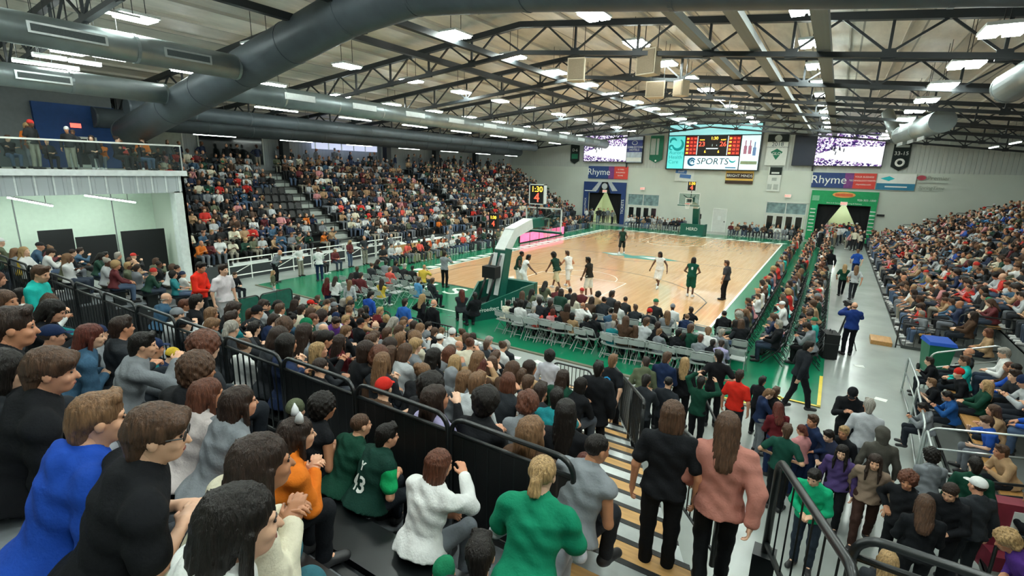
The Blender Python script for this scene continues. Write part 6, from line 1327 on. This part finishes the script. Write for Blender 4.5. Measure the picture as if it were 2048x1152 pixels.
# ------------------------------------------------------------------ right floor group and walkway
RG = 'people on the floor at lower right'
for a in ((1100, 712, .0, 1.02, 't0', 'curly', 'bk', 'long', 'c3c3cc', 'woman with large black afro in pale grey sweater', 5, 'grey'), (1292, 725, 0, 1.0, 't7', 'short', 'db', 'hood', 'olive', 'person in olive hoodie bending over behind the chairs', 20, 'charcoal'),
          (1334, 716, 0, 1.05, 't2', 'short', 'br', 'jacket', 'navy', 'man in navy jacket standing behind the chairs', 0, 'black'), (1370, 725, 0, .98, 't0', 'long', 'bl', 'long', 'black', 'woman in black with long blond hair behind the chairs', 0, 'black'),
          (1437, 712, 0, 1.05, 't3', 'short', 'bk', 'short', '15161a', 'man in black T-shirt by the last white chair', 20, 'black'), (1292, 762, 0, 1.02, 't4', 'short', 'bk', 'jacket', 'charcoal', 'man in dark vest jacket behind the stair rail', 0, 'black'),
          (1337, 765, 0, .98, 't3', 'crop', 'bk', 'short', '23272d', 'boy in charcoal T-shirt behind the stair rail', -10, 'black'), (1402, 765, 0, .92, 't6', 'short', 'bk', 'long', 'dark green', 'boy in dark green jersey with arms raised', -10, 'black'),
          (1479, 752, 0, .97, 't0', 'short', 'db', 'short', 'd02a1c', 'boy in bright red T-shirt near the apron corner', -10, 'charcoal'), (1525, 762, 0, .8, 't0', 'short', 'bk', 'long', 'black', 'small child in black near the apron corner', -30, 'black'),
          (1538, 788, 0, .84, 't4', 'short', 'lb', 'jacket', 'navy', 'boy in navy jacket with light brown hair in the lower right group', -70, 'grey'), (1552, 784, 0, .84, 't0', 'short', 'br', 'long', 'black', 'boy in black top beside the maroon hoodie', -20, 'black'),
          (1556, 815, 0, .86, 't2', 'long', 'rd', 'hood', 'maroon', 'girl in maroon hoodie in the lower right group', 30, 'navy'), (1574, 862, 0, .92, 't3', 'short', 'br', 'short', '16463a', 'boy in dark green T-shirt seen from behind', -10, 'black'),
          (1603, 860, 0, .8, 't0', 'pony', 'rd', 'long', 'pink', 'girl in pink top in the lower right group', 40, 'navy'), (1625, 842, 0, .9, 't3', 'short', 'br', 'long', 'navy', 'boy in navy top looking left, lower right group', 120, 'navy'),
          (1657, 872, 0, .84, 't2', 'short', 'bk', 'long', '2a2f45', 'boy in dark blue top with folded hands', 150, 'black'), (1687, 865, 0, .88, 't0', 'short', 'bl', 'long', 'black', 'blond boy in black top, lower right group', 150, 'black'),
          (1684, 905, 0, .88, 't0', 'longf', 'bk', 'hood', '4a3a6a', 'girl in purple hoodie facing the camera', 165, 'black'), (1750, 925, 0, .92, 't1', 'longf', 'db', 'long', '8a7666', 'girl in tan top with long dark hair walking towards us', 175, '3a2620'),
          (1705, 788, 0, 1.0, 't4', 'cap', 'black', 'jacket', 'black', 'man in black jacket looking at a phone on the walkway', 175, 'black'), (1738, 812, 0, 1.02, 't0', 'short', 'gy', 'long', 'b9bdc2', 'person in pale grey behind the man with phone', 0, 'pale grey'),
          (1764, 868, 0, .97, 't0', 'hoodup', 'camo', 'jacket', 'camo', 'person in camouflage jacket with hood up', 10, 'black'), (1815, 962, 0, .96, 't3', 'curly', 'au', 'jacket', 'black', 'woman with curly auburn hair in black jacket', 150, 'black'),
          (1850, 1008, 0, .98, 't2', 'long', 'br', 'jacket', '14171b', 'woman with long brown hair in black jacket seen from behind', 10, 'black'), (1900, 985, 0, .98, 't2', 'pony', 'db', 'jacket', 'black', 'woman in black jacket facing the camera, lower right', 165, 'black'),
          (1955, 972, 0, .98, 't0', 'cap', 'white', 'jacket', 'charcoal', 'man in white cap with back turned, lower right', 30, 'charcoal'), (1862, 912, 0, .9, 't2', 'curly', 'bk', 'hood', 'grey', 'person in grey hoodie with curly black hair, lower right', 20, 'charcoal'),
          (1950, 930, 0, .95, 't0', 'short', 'bk', 'jacket', 'dark green', 'person in dark green jacket beside the white cap', 0, 'charcoal'), (2012, 1082, 0, .98, 't7', 'curly', 'bl', 'jacket', '4a2a78', 'woman in purple jacket with curly blond hair, lower right corner', 100, 'navy'),
          (1628, 955, 0, .96, 't2', 'short', 'bk', 'long', '12a070', 'boy in bright green sweater looking down by the rail', 170, '2b3440'), (1775, 1120, 0, .95, 't0', 'long', 'bl', 'jacket', 'charcoal', 'blond person at the bottom edge under the rounded rail', 0, 'black')):
    std(*a[:10], rz=a[10], pants=a[11], group=RG, lod='hero' if a[1] > 900 else 'mid')
RS = 'people in the near right stand'
def rseat(px, py, s, k, h, hc, st, c, lb, rz=90., **kw):
    J = POSES[k]; best = None
    for i in range(6):
        p = onz(px, py, rz_(i)+J['head'][2]*s); e = abs(p.x-(rx(i)+.45))
        if best is None or e < best[0]: best = (e, i, p)
    i, p = best[1:]; return place(k, J, 'mid', at_head(J, p, R(rz), s, rz_(i)), R(rz), s, h, hcol(h, hc), st, COLN.get(c, c), label=lb, group=RS, **kw), J
NAMED_R = []
for a in ((1928, 722, 1.0, 's0', 'short', 'br', 'long', 'turquoise', 'woman in turquoise sweater sitting in the near right stand'), (1895, 792, .85, 's3', 'short', 'bk', 'long', '1d4f8c', 'boy in blue top looking at his hands, near right stand'),
          (1862, 765, .82, 's1', 'short', 'lb', 'short', 'black', 'boy in black jersey 22 leaning on the silver rail'), (1845, 815, .8, 's3', 'short', 'bk', 'hood', 'grey', 'boy in grey hoodie by the silver rail'), (1858, 722, .85, 's1', 'short', 'db', 'jacket', 'black', 'boy in black jacket behind the silver rail'),
          (1972, 770, .95, 's4', 'long', 'bl', 'long', 'dark green', 'blond girl in dark green top, near right stand'), (1985, 820, .92, 's1', 'long', 'br', 'long', 'tan', 'girl with long brown hair in tan top, near right stand'), (1938, 705, 1.0, 's4', 'bald', 'gy', 'long', 'charcoal', 'bald man in charcoal behind the turquoise sweater'),
          (1945, 630, 1.0, 's4', 'long', 'db', 'long', 'brown', 'woman with long dark hair in brown top beside the black rail'), (1975, 665, .95, 's0', 'bob', 'au', 'long', 'tan', 'woman in tan top beyond the green bin')):
    o, J = rseat(*a); NAMED_R.append((o.location.x, o.location.y))
    if '22' in a[8]: print_on_back(o, J, '22', .2, .22, m_white, .014)
std(1618, 693, 0, 1.03, 't1', 'short', 'bk', 'jacket', '1c2026', 'man in dark suit walking across the apron corner', -60, '17191d', group='people on the walkway', g=.03)
std(1709, 612, 0, 1.02, 't5', 'bald', 'br', 'jacket', '1b3474', 'camera operator in blue jacket on the right walkway', 20, '15171c', group='people on the walkway', g=.03)
for px, py, s, h, hc, c, lb, pn in ((1690, 533, .9, 'long', 'bl', 'dark green', 'girl in dark green jersey walking away on the right walkway', 'black'), (1713, 536, .95, 'long', 'lb', 'pale grey', 'girl in pale jersey walking away on the right walkway', 'charcoal'), (1716, 503, .95, 'short', 'lb', 'blue', 'boy in bright blue T-shirt walking away', 'navy')):
    std(px, py, 0, s, 't1', h, hc, 'short', c, lb, 5, pn, group='people on the walkway')
std(1662, 503, 0, 1.0, 't0', 'short', 'bk', 'jacket', 'black', 'person in black and white track suit beside the courtside chairs', 20, 'white', group='people on the walkway')
# tripod and camera, equipment case
t = empty('tripod_camera', (11.75, .95, 0), R(20), 'black video camera on a tripod beside the operator', 'camera')
for a in (90, 210, 330): MB().tube([(0,0,1.25),(.42*math.cos(R(a)),.42*math.sin(R(a)),0)], [.02,.014], 6).build('leg', m_steel, t)
MB().tube([(0,0,1.2),(0,0,1.42)], .035, 8).build('head', m_black, t); MB().box((-.07,-.2,1.42), (.07,.22,1.6)).build('camera_body', m_black, t); MB().tube([(0,.2,1.51),(0,.38,1.51)], .055, 12).build('lens', m_blackgl, t); MB().box((.07,-.16,1.5), (.16,-.06,1.58)).build('viewfinder', m_blackgl, t); MB().tube([(0,-.05,1.4),(-.22,-.4,1.22)], .012, 6).build('pan_handle', m_steel, t)
t = empty('equipment_case', (11.35, -.35, 0), R(15), 'black equipment case beside the camera operator', 'case'); MB().box((-.2,-.3,.03), (.2,.3,.82)).build('shell', m_black, t); MB().box((-.21,-.31,.5), (.21,.31,.53)).build('seam', m_steel, t); MB().tube([(0,-.12,.82),(0,-.1,.9),(0,.1,.9),(0,.12,.82)], .012, 6).build('handle', m_steel, t)
# backpack and phone on the foreground deck
t = empty('backpack', (*onz(48, 1005, 3.5).xy, 3.3), R(10), 'black backpack with a teal bottle on the deck at lower left', 'bag'); MB().box((-.18,-.14,0), (.18,.12,.3)).build('pack_body', m_black, t); MB().box((-.14,.12,.03), (.14,.17,.2)).build('front_pocket', m_blackgl, t); MB().tube([(.05,0,.28),(.05,.02,.36)], .035, 10).build('bottle', mat('bottle_teal', '1f6f84', .3), t)
t = empty('phone', (*onz(130, 1138, 3.82).xy, 3.8), R(25), 'dark phone with lit screen at the bottom left corner', 'phone'); MB().box((-.04,-.08,0), (.04,.08,.01)).build('case', m_blackgl, t); MB().box((-.036,-.074,.01), (.036,.074,.0115)).build('display', mat('phone_display', '27506a', .2, em=.25), t)
# ------------------------------------------------------------------ fillers: candidates in every stand
rr = random.Random(5)
BR = ['black', 'charcoal', 'grey', 'pale grey', 'white', 'navy', 'maroon', 'red', 'tan', 'brown', 'cream', 'black', 'charcoal', 'pale grey', 'white', 'denim', 'black', 'charcoal', 'pink', 'dark green', 'black', 'olive', 'brown', 'grey', 'tan', 'black', 'cream', 'navy']
def cand(x, y, z, rz, where, pose=None, cols=BR, s=None, chair_=None):
    h, hc = rhair(rr); CAND.append((math.dist((x, y, z), (CX, CY, CZ)), x, y, z, rz, s or rr.uniform(.86, 1.05), pose or rr.choice(SP), h, hc, rr.choice(['long', 'short', 'jacket', 'hood', 'long']), rr.choice(cols), where))
for i in range(11):
    k = 0
    for y in np.arange(LY0+.4, LY1-.3, .53):
        k += 1; y = float(y)
        if any(a-.15 < y < b+.15 for a, b in AIS): continue
        if 3 <= i <= 6 and -1.4 < y < 1.0 and not (i == 3 and y < -.6): continue
        if rr.random() < .955: cand(lx(i)-.5, y+rr.uniform(-.08, .08), lz(i), R(-90)+rr.uniform(-.4, .35), 'left stand %s row, %s seat' % (ORD[i], ORD[k]), cols=BR+(['red', 'orange', 'coral', 'white'] if i < 4 else ['black', 'charcoal', 'brown', 'black', 'charcoal']))
for k in range(34): cand(lx(11)-.4-rr.uniform(0, .6), LY0+1+k*1.17+rr.uniform(-.4, .4), 5.1, R(-90)+rr.uniform(-.5, .5), 'left concourse place, %s' % ORD[k], pose=rr.choice(['t0', 't2', 't3']), cols=['black', 'charcoal', 'navy', 'black', 'grey'])
for i in range(11):
    k = 0
    for y in np.arange(-10.8, 33.6, .54):
        k += 1; y = float(y)
        if i < 3 and -2.3 < y < 2.5: continue
        if abs(y-11.4) < .6 or abs(y-22.6) < .6 or any(math.dist((rx(i)+.58, y), q) < .55 for q in NAMED_R): continue
        if rr.random() < .93: cand(rx(i)+.58, y+rr.uniform(-.08, .08), rz_(i), R(90)+rr.uniform(-.35, .4), 'right stand %s row, %s seat' % (ORD[i], ORD[k]), cols=BR+['blue', 'sky blue', 'blue'])
for r, x in enumerate((8.95, 9.95, 10.9)):
    k = 0
    for y in np.arange(-2.4+.3*r, 31, .58):
        k += 1; y = float(y); d = math.dist((x, y), (CX, CY))
        if k <= 24: chair((x, y, .027), R(90)+rr.uniform(-.08, .08), 'black folding chair right of the court, %s row, %s from near' % (ORD[r], ORD[k-1]), True, 'black courtside chairs')
        if rr.random() < .94: cand(x+.0, y, .03, R(90)+rr.uniform(-.3, .3), 'courtside %s row, %s seat' % (ORD[r], ORD[k-1]), cols=BR+['turquoise', 'red', 'dark green'])
for k, x in enumerate(np.arange(-7.2, 8.6, .56)):
    if abs(x) < 1.1 or .6 < x < 2.4: continue
    for r in range(2): cand(float(x), 32.6+.9*r, 0, math.pi+rr.uniform(-.2, .2), 'far end %s row, %s seat' % (ORD[r], ORD[k]))
for k, y in enumerate(np.arange(1.0, 29, .6)):
    if 14 < y < 22: continue
    cand(-10.1, float(y), .03, R(-90)+rr.uniform(-.25, .25), 'left bench seat, %s' % ORD[k], cols=['white', 'white', 'pale grey', 'black', 'charcoal', 'white', 'coral'] if y < 10 else BR)
    if y > 14: cand(-11.0, float(y), .03, R(-90)+rr.uniform(-.25, .25), 'left second bench seat, %s' % ORD[k])
for k in range(16): cand(-11.1+rr.uniform(-.5, .5), -3.2+k*1.05, .0, R(-90)+rr.uniform(-.9, .9), 'left floor place, %s' % ORD[k], pose=rr.choice(['t0', 't2', 't3', 's0']), cols=['white', 'grey', 'black', 'white', 'charcoal', 'maroon'])
for k in range(44): cand(9.9+rr.random()*3.3, 28.5+rr.random()*8, 0, rr.uniform(-3, 3), 'green portal place, %s' % ORD[k], pose=rr.choice(['t0', 't2', 't3', 't1']))
for k in range(12): cand(-12.3+rr.random()*3, 33.2+rr.random()*3, 0, math.pi+rr.uniform(-1, 1), 'blue portal place, %s' % ORD[k], pose=rr.choice(['t0', 't2', 't3']), cols=['black', 'charcoal', 'grey', 'white'])
for k in range(18): cand(-13.9-rr.random()*2.2, -14.2+k*.38, 5.15, R(-90)+rr.uniform(-.6, .6), 'balcony place, %s' % ORD[k], pose=rr.choice(['s0', 's2', 's4', 't0']), cols=['black', 'orange', 'charcoal', 'grey', 'coral', 'tan', 'black'])
# nearest candidates become separate persons, the rest one crowd object
NIND = max(40, 306-sum(1 for o in bpy.data.objects if o.name.split('.')[0] == 'person'))
CAND.sort()
def inview(x, y, z):
    d = np.array([x-CX, y-CY, z+1-CZ]); w = d@_f
    return w > .3 and -60 < 1024+FPX*(d@_r)/w < 2110 and -40 < 576-FPX*(d@_u)/w < 1230
VIS = [c for c in CAND if inview(*c[1:4])]
special = {}
for (_, x, y, z, rz, s, k, h, hc, st, c, where) in VIS[:NIND]:
    place(k, POSES[k], 'mid', Vector((x, y, z)), rz, s, h, hcol(h, hc), st, COLN[c], rr.choice(['20252c', '2f3b4c', '15171a', '4a5d78', '6a6f76']), label='%s in %s top, %s' % (hairtxt(h, hc), c, where), group='spectators in the side stands')
# ------------------------------------------------------------------ crowd
def tubeT(pts, rs, n=6):
    V = []; pa = None
    for i, p in enumerate(pts):
        d = pts[min(i+1, len(pts)-1)]-pts[max(i-1, 0)]; d = d/np.linalg.norm(d)
        if pa is None: up = V3(0, 0, 1) if abs(d[2]) < .9 else V3(1, 0, 0); a = np.cross(d, up)
        else: a = pa-d*(pa@d)
        a = a/np.linalg.norm(a); pa = a; b = np.cross(d, a); V += [p+(a*math.cos(2*math.pi*k/n)+b*math.sin(2*math.pi*k/n))*rs[i] for k in range(n)]
    F = [(i*n+k, i*n+(k+1) % n, (i+1)*n+(k+1) % n, (i+1)*n+k) for i in range(len(pts)-1) for k in range(n)]
    return np.array(V), np.array(F)
_tmpl = {}
def template(k, hair):
    hs = 'l' if hair in ('long', 'bob', 'pony', 'hoodup') else ('c' if hair in ('cap', 'beanie') else ('b' if hair == 'bald' else 's'))
    if (k, hs) in _tmpl: return _tmpl[(k, hs)]
    J = POSES[k]; ch = []; H = J['H']; hd = J['head']
    ch.append((*uvell(hd+H@V3(0, .008, -.006), H, np.array((.076, .094, .118)), 8, 6), 0))
    if hs == 's': ch.append((*uvell(hd+H@V3(0, -.024, .036), H, np.array((.086, .098, .092)), 8, 6), 3))
    elif hs == 'l': ch.append((*uvell(hd+H@V3(0, -.03, .03), H, np.array((.09, .098, .098)), 8, 6), 3)); ch.append((*uvell(hd+H@V3(0, -.055, -.12), H, np.array((.095, .055, .17)), 8, 6), 3))
    elif hs == 'c': ch.append((*uvell(hd+H@V3(0, .0, .052), H, np.array((.09, .115, .08)), 8, 6), 3))
    else: ch.append((*uvell(hd+H@V3(0, -.055, -.01), H, np.array((.078, .06, .06)), 8, 5), 3))
    T = []; up = J['T']
    for t, a, b in [(-.1, .175, .135), (.25, .155, .115), (.6, .18, .125), (.8, .17, .105), (.95, .09, .07)]:
        c = J['pel']+(J['neck']-J['pel'])*t; T += [c+up@V3(a*math.cos(q), b*math.sin(q), 0) for q in [2*math.pi*i/8 for i in range(8)]]
    ch.append((np.array(T), np.array([(i*8+j, i*8+(j+1) % 8, (i+1)*8+(j+1) % 8, (i+1)*8+j) for i in range(4) for j in range(8)]), 1))
    for i in (0, 1):
        w = J['wr'][i]; d = w-J['el'][i]; d = d/np.linalg.norm(d)
        ch.append((*tubeT([J['sh'][i], J['el'][i], w], [.066, .055, .04]), 1)); ch.append((*uvell(w+d*.07, E3, np.array((.04, .05, .035)), 6, 4), 0))
        ch.append((*tubeT([J['hip'][i], J['kn'][i], J['an'][i]], [.098, .074, .056]), 2)); ch.append((*uvell(J['an'][i]+J['toe'][i]*.07-V3(0, 0, .035), E3, np.array((.05, .11, .05)), 6, 4), 4))
    off = np.cumsum([0]+[len(c[0]) for c in ch[:-1]])
    _tmpl[(k, hs)] = (np.concatenate([c[0] for c in ch]), np.concatenate([c[1]+o for c, o in zip(ch, off)]), np.concatenate([np.full(len(c[0]), c[2]) for c in ch])); return _tmpl[(k, hs)]
VV, QQ, CC = [], [], []; n0 = 0
def lowdata(k, h, st):
    key = (k, h, st, 'lowdata')
    if key in _tmpl: return _tmpl[key]
    J = POSES[k]; r = RES['low']; V, Q = head_mesh(.02); ch = [(*sdf_mesh(body_prims(J), r[0]), 0), (J['head']+V@J['H'].T, Q, 0)]
    for i in (0, 1): ch.append((*hand_chunk(J, i, .014), 0))
    for c, rad, m in FACE_F: ch.append((*uvell(J['head']+J['H']@c, J['H'], np.array(rad), 5, 3), 5))
    ch += [(*sdf_mesh(top_prims(J, st), r[3], wrinkle(.004)), 1), (*sdf_mesh(trouser_prims(J), r[3]), 2)]+[(c[0], c[1], 4) for c in shoe_chunks(J, .028)]
    hv, hq = hair_mesh(h, .02); ch.append((J['head']+hv@J['H'].T, hq, 3)); off = np.cumsum([0]+[len(c[0]) for c in ch[:-1]])
    _tmpl[key] = (np.concatenate([c[0] for c in ch]), np.concatenate([c[1]+o for c, o in zip(ch, off)]), np.concatenate([np.full(len(c[0]), c[2]) for c in ch])); return _tmpl[key]
NLOW = 260
for ci, (_, x, y, z, rz, s, k, h, hc, st, c, where) in enumerate(VIS[NIND:]):
    V, Q, G = template(k, h) if ci >= NLOW else lowdata(k, h, 'long' if st in ('jacket', 'hood') else st); cs_, sn = math.cos(rz), math.sin(rz); X = V*s; X = np.stack([cs_*X[:, 0]-sn*X[:, 1]+x, sn*X[:, 0]+cs_*X[:, 1]+y, X[:, 2]+z], 1)
    pal = np.array([lin(rr.choice(SKIN+SKIN+DARKSKIN)), lin(COLN[c]), lin(rr.choice(['20252c', '2f3b4c', '15171a', '4a5d78', '6a6f76', '8a8578'])), lin(hcol(h, hc)), lin(rr.choice(['d8d8d8', '222222', '303030', 'c0c0c0'])), lin('1c1412')])
    VV.append(X); QQ.append(Q+n0); CC.append(pal[G]); n0 += len(V)
V = np.concatenate(VV); Q = np.concatenate(QQ); C4 = np.concatenate([np.concatenate(CC), np.ones((len(V), 1))], 1)
mc = bpy.data.materials.new('crowd_mixed'); mc.use_nodes = True; N_ = mc.node_tree.nodes; L_ = mc.node_tree.links; at_ = N_.new('ShaderNodeAttribute'); at_.attribute_name = 'tone'; L_.new(at_.outputs['Color'], N_['Principled BSDF'].inputs['Base Color']); N_['Principled BSDF'].inputs['Roughness'].default_value = .75
cme = np_mesh('spectator_crowd', [(V, Q, 0)], [mc]); ca = cme.color_attributes.new('tone', 'FLOAT_COLOR', 'POINT'); ca.data.foreach_set('color', C4.astype(np.float32).ravel())
co = link('spectator_crowd', cme); tag(co, 'dense crowd of distant seated spectators filling the side stands and far end', 'crowd', kind='stuff')
print('PEOPLE individuals', NPERS[0], 'crowd', len(VIS)-NIND, 'quads', len(Q))
# seats of the left stand: a row plank per tier, empty seats built singly
ls = bpy.data.objects['left_stand']
for i in range(11):
    ys = [LY0]+[v for a in AIS for v in a]+[LY1]
    for a, b in zip(ys[::2], ys[1::2]): MB().box((lx(i)-.72, a+.1, lz(i)+.36), (lx(i)-.36, b-.1, lz(i)+.42)).build('seat_row', m_blackgl, ls); MB().box((lx(i)-.6, a+.2, lz(i)), (lx(i)-.5, b-.2, lz(i)+.36)).build('seat_row_support', m_black, ls)
sb = MB().add([(-.2,-.2,.0),(.2,-.2,0),(.2,.22,.03),(-.2,.22,.03),(-.2,-.2,.05),(.2,-.2,.05),(.2,.22,.08),(-.2,.22,.08)], [(0,3,2,1),(4,5,6,7),(0,1,5,4),(1,2,6,5),(2,3,7,6),(3,0,4,7)]).mesh('seat_pan', m_blackgl)
sk = MB().tube([(-.18,-.2,.05),(-.19,-.27,.38),(-.12,-.28,.44),(.12,-.28,.44),(.19,-.27,.38),(.18,-.2,.05)], .02, 6).add([(-.18,-.21,.06),(.18,-.21,.06),(.18,-.285,.42),(-.18,-.285,.42),(-.18,-.23,.06),(.18,-.23,.06),(.18,-.305,.42),(-.18,-.305,.42)], [(0,1,2,3),(7,6,5,4),(0,4,5,1),(1,5,6,2),(2,6,7,3),(3,7,4,0)]).mesh('seat_back', m_blackgl)
for i in range(3, 7):
    for k, y in enumerate(np.arange(-1.1, 1.0, .5)):
        t = empty('stadium_seat', (lx(i)-.5, float(y), lz(i)+.42), R(-90), 'empty black stadium seat in the left stand, %s row, %s from near' % (ORD[i], ORD[k]), 'seat', 'empty black stadium seats'); link('seat_pan', sb, t); link('seat_back', sk, t)

# pink LED advertising board at the far left sideline
t = empty('led_board', (-9.25, 14.2, .027), 0, 'glowing pink LED advertising board along the left sideline', 'LED board')
for k in range(5): MB().box((-.06, 1.5*k, .02), (.06, 1.5*k+1.46, .78)).build('board_case', m_black, t); MB().box((.06, 1.5*k+.03, .08), (.07, 1.5*k+1.43, .74)).build('lit_face', mat('led_pink', 'ff6f9a', .5, em=1.3, var=.3, scale=3), t)
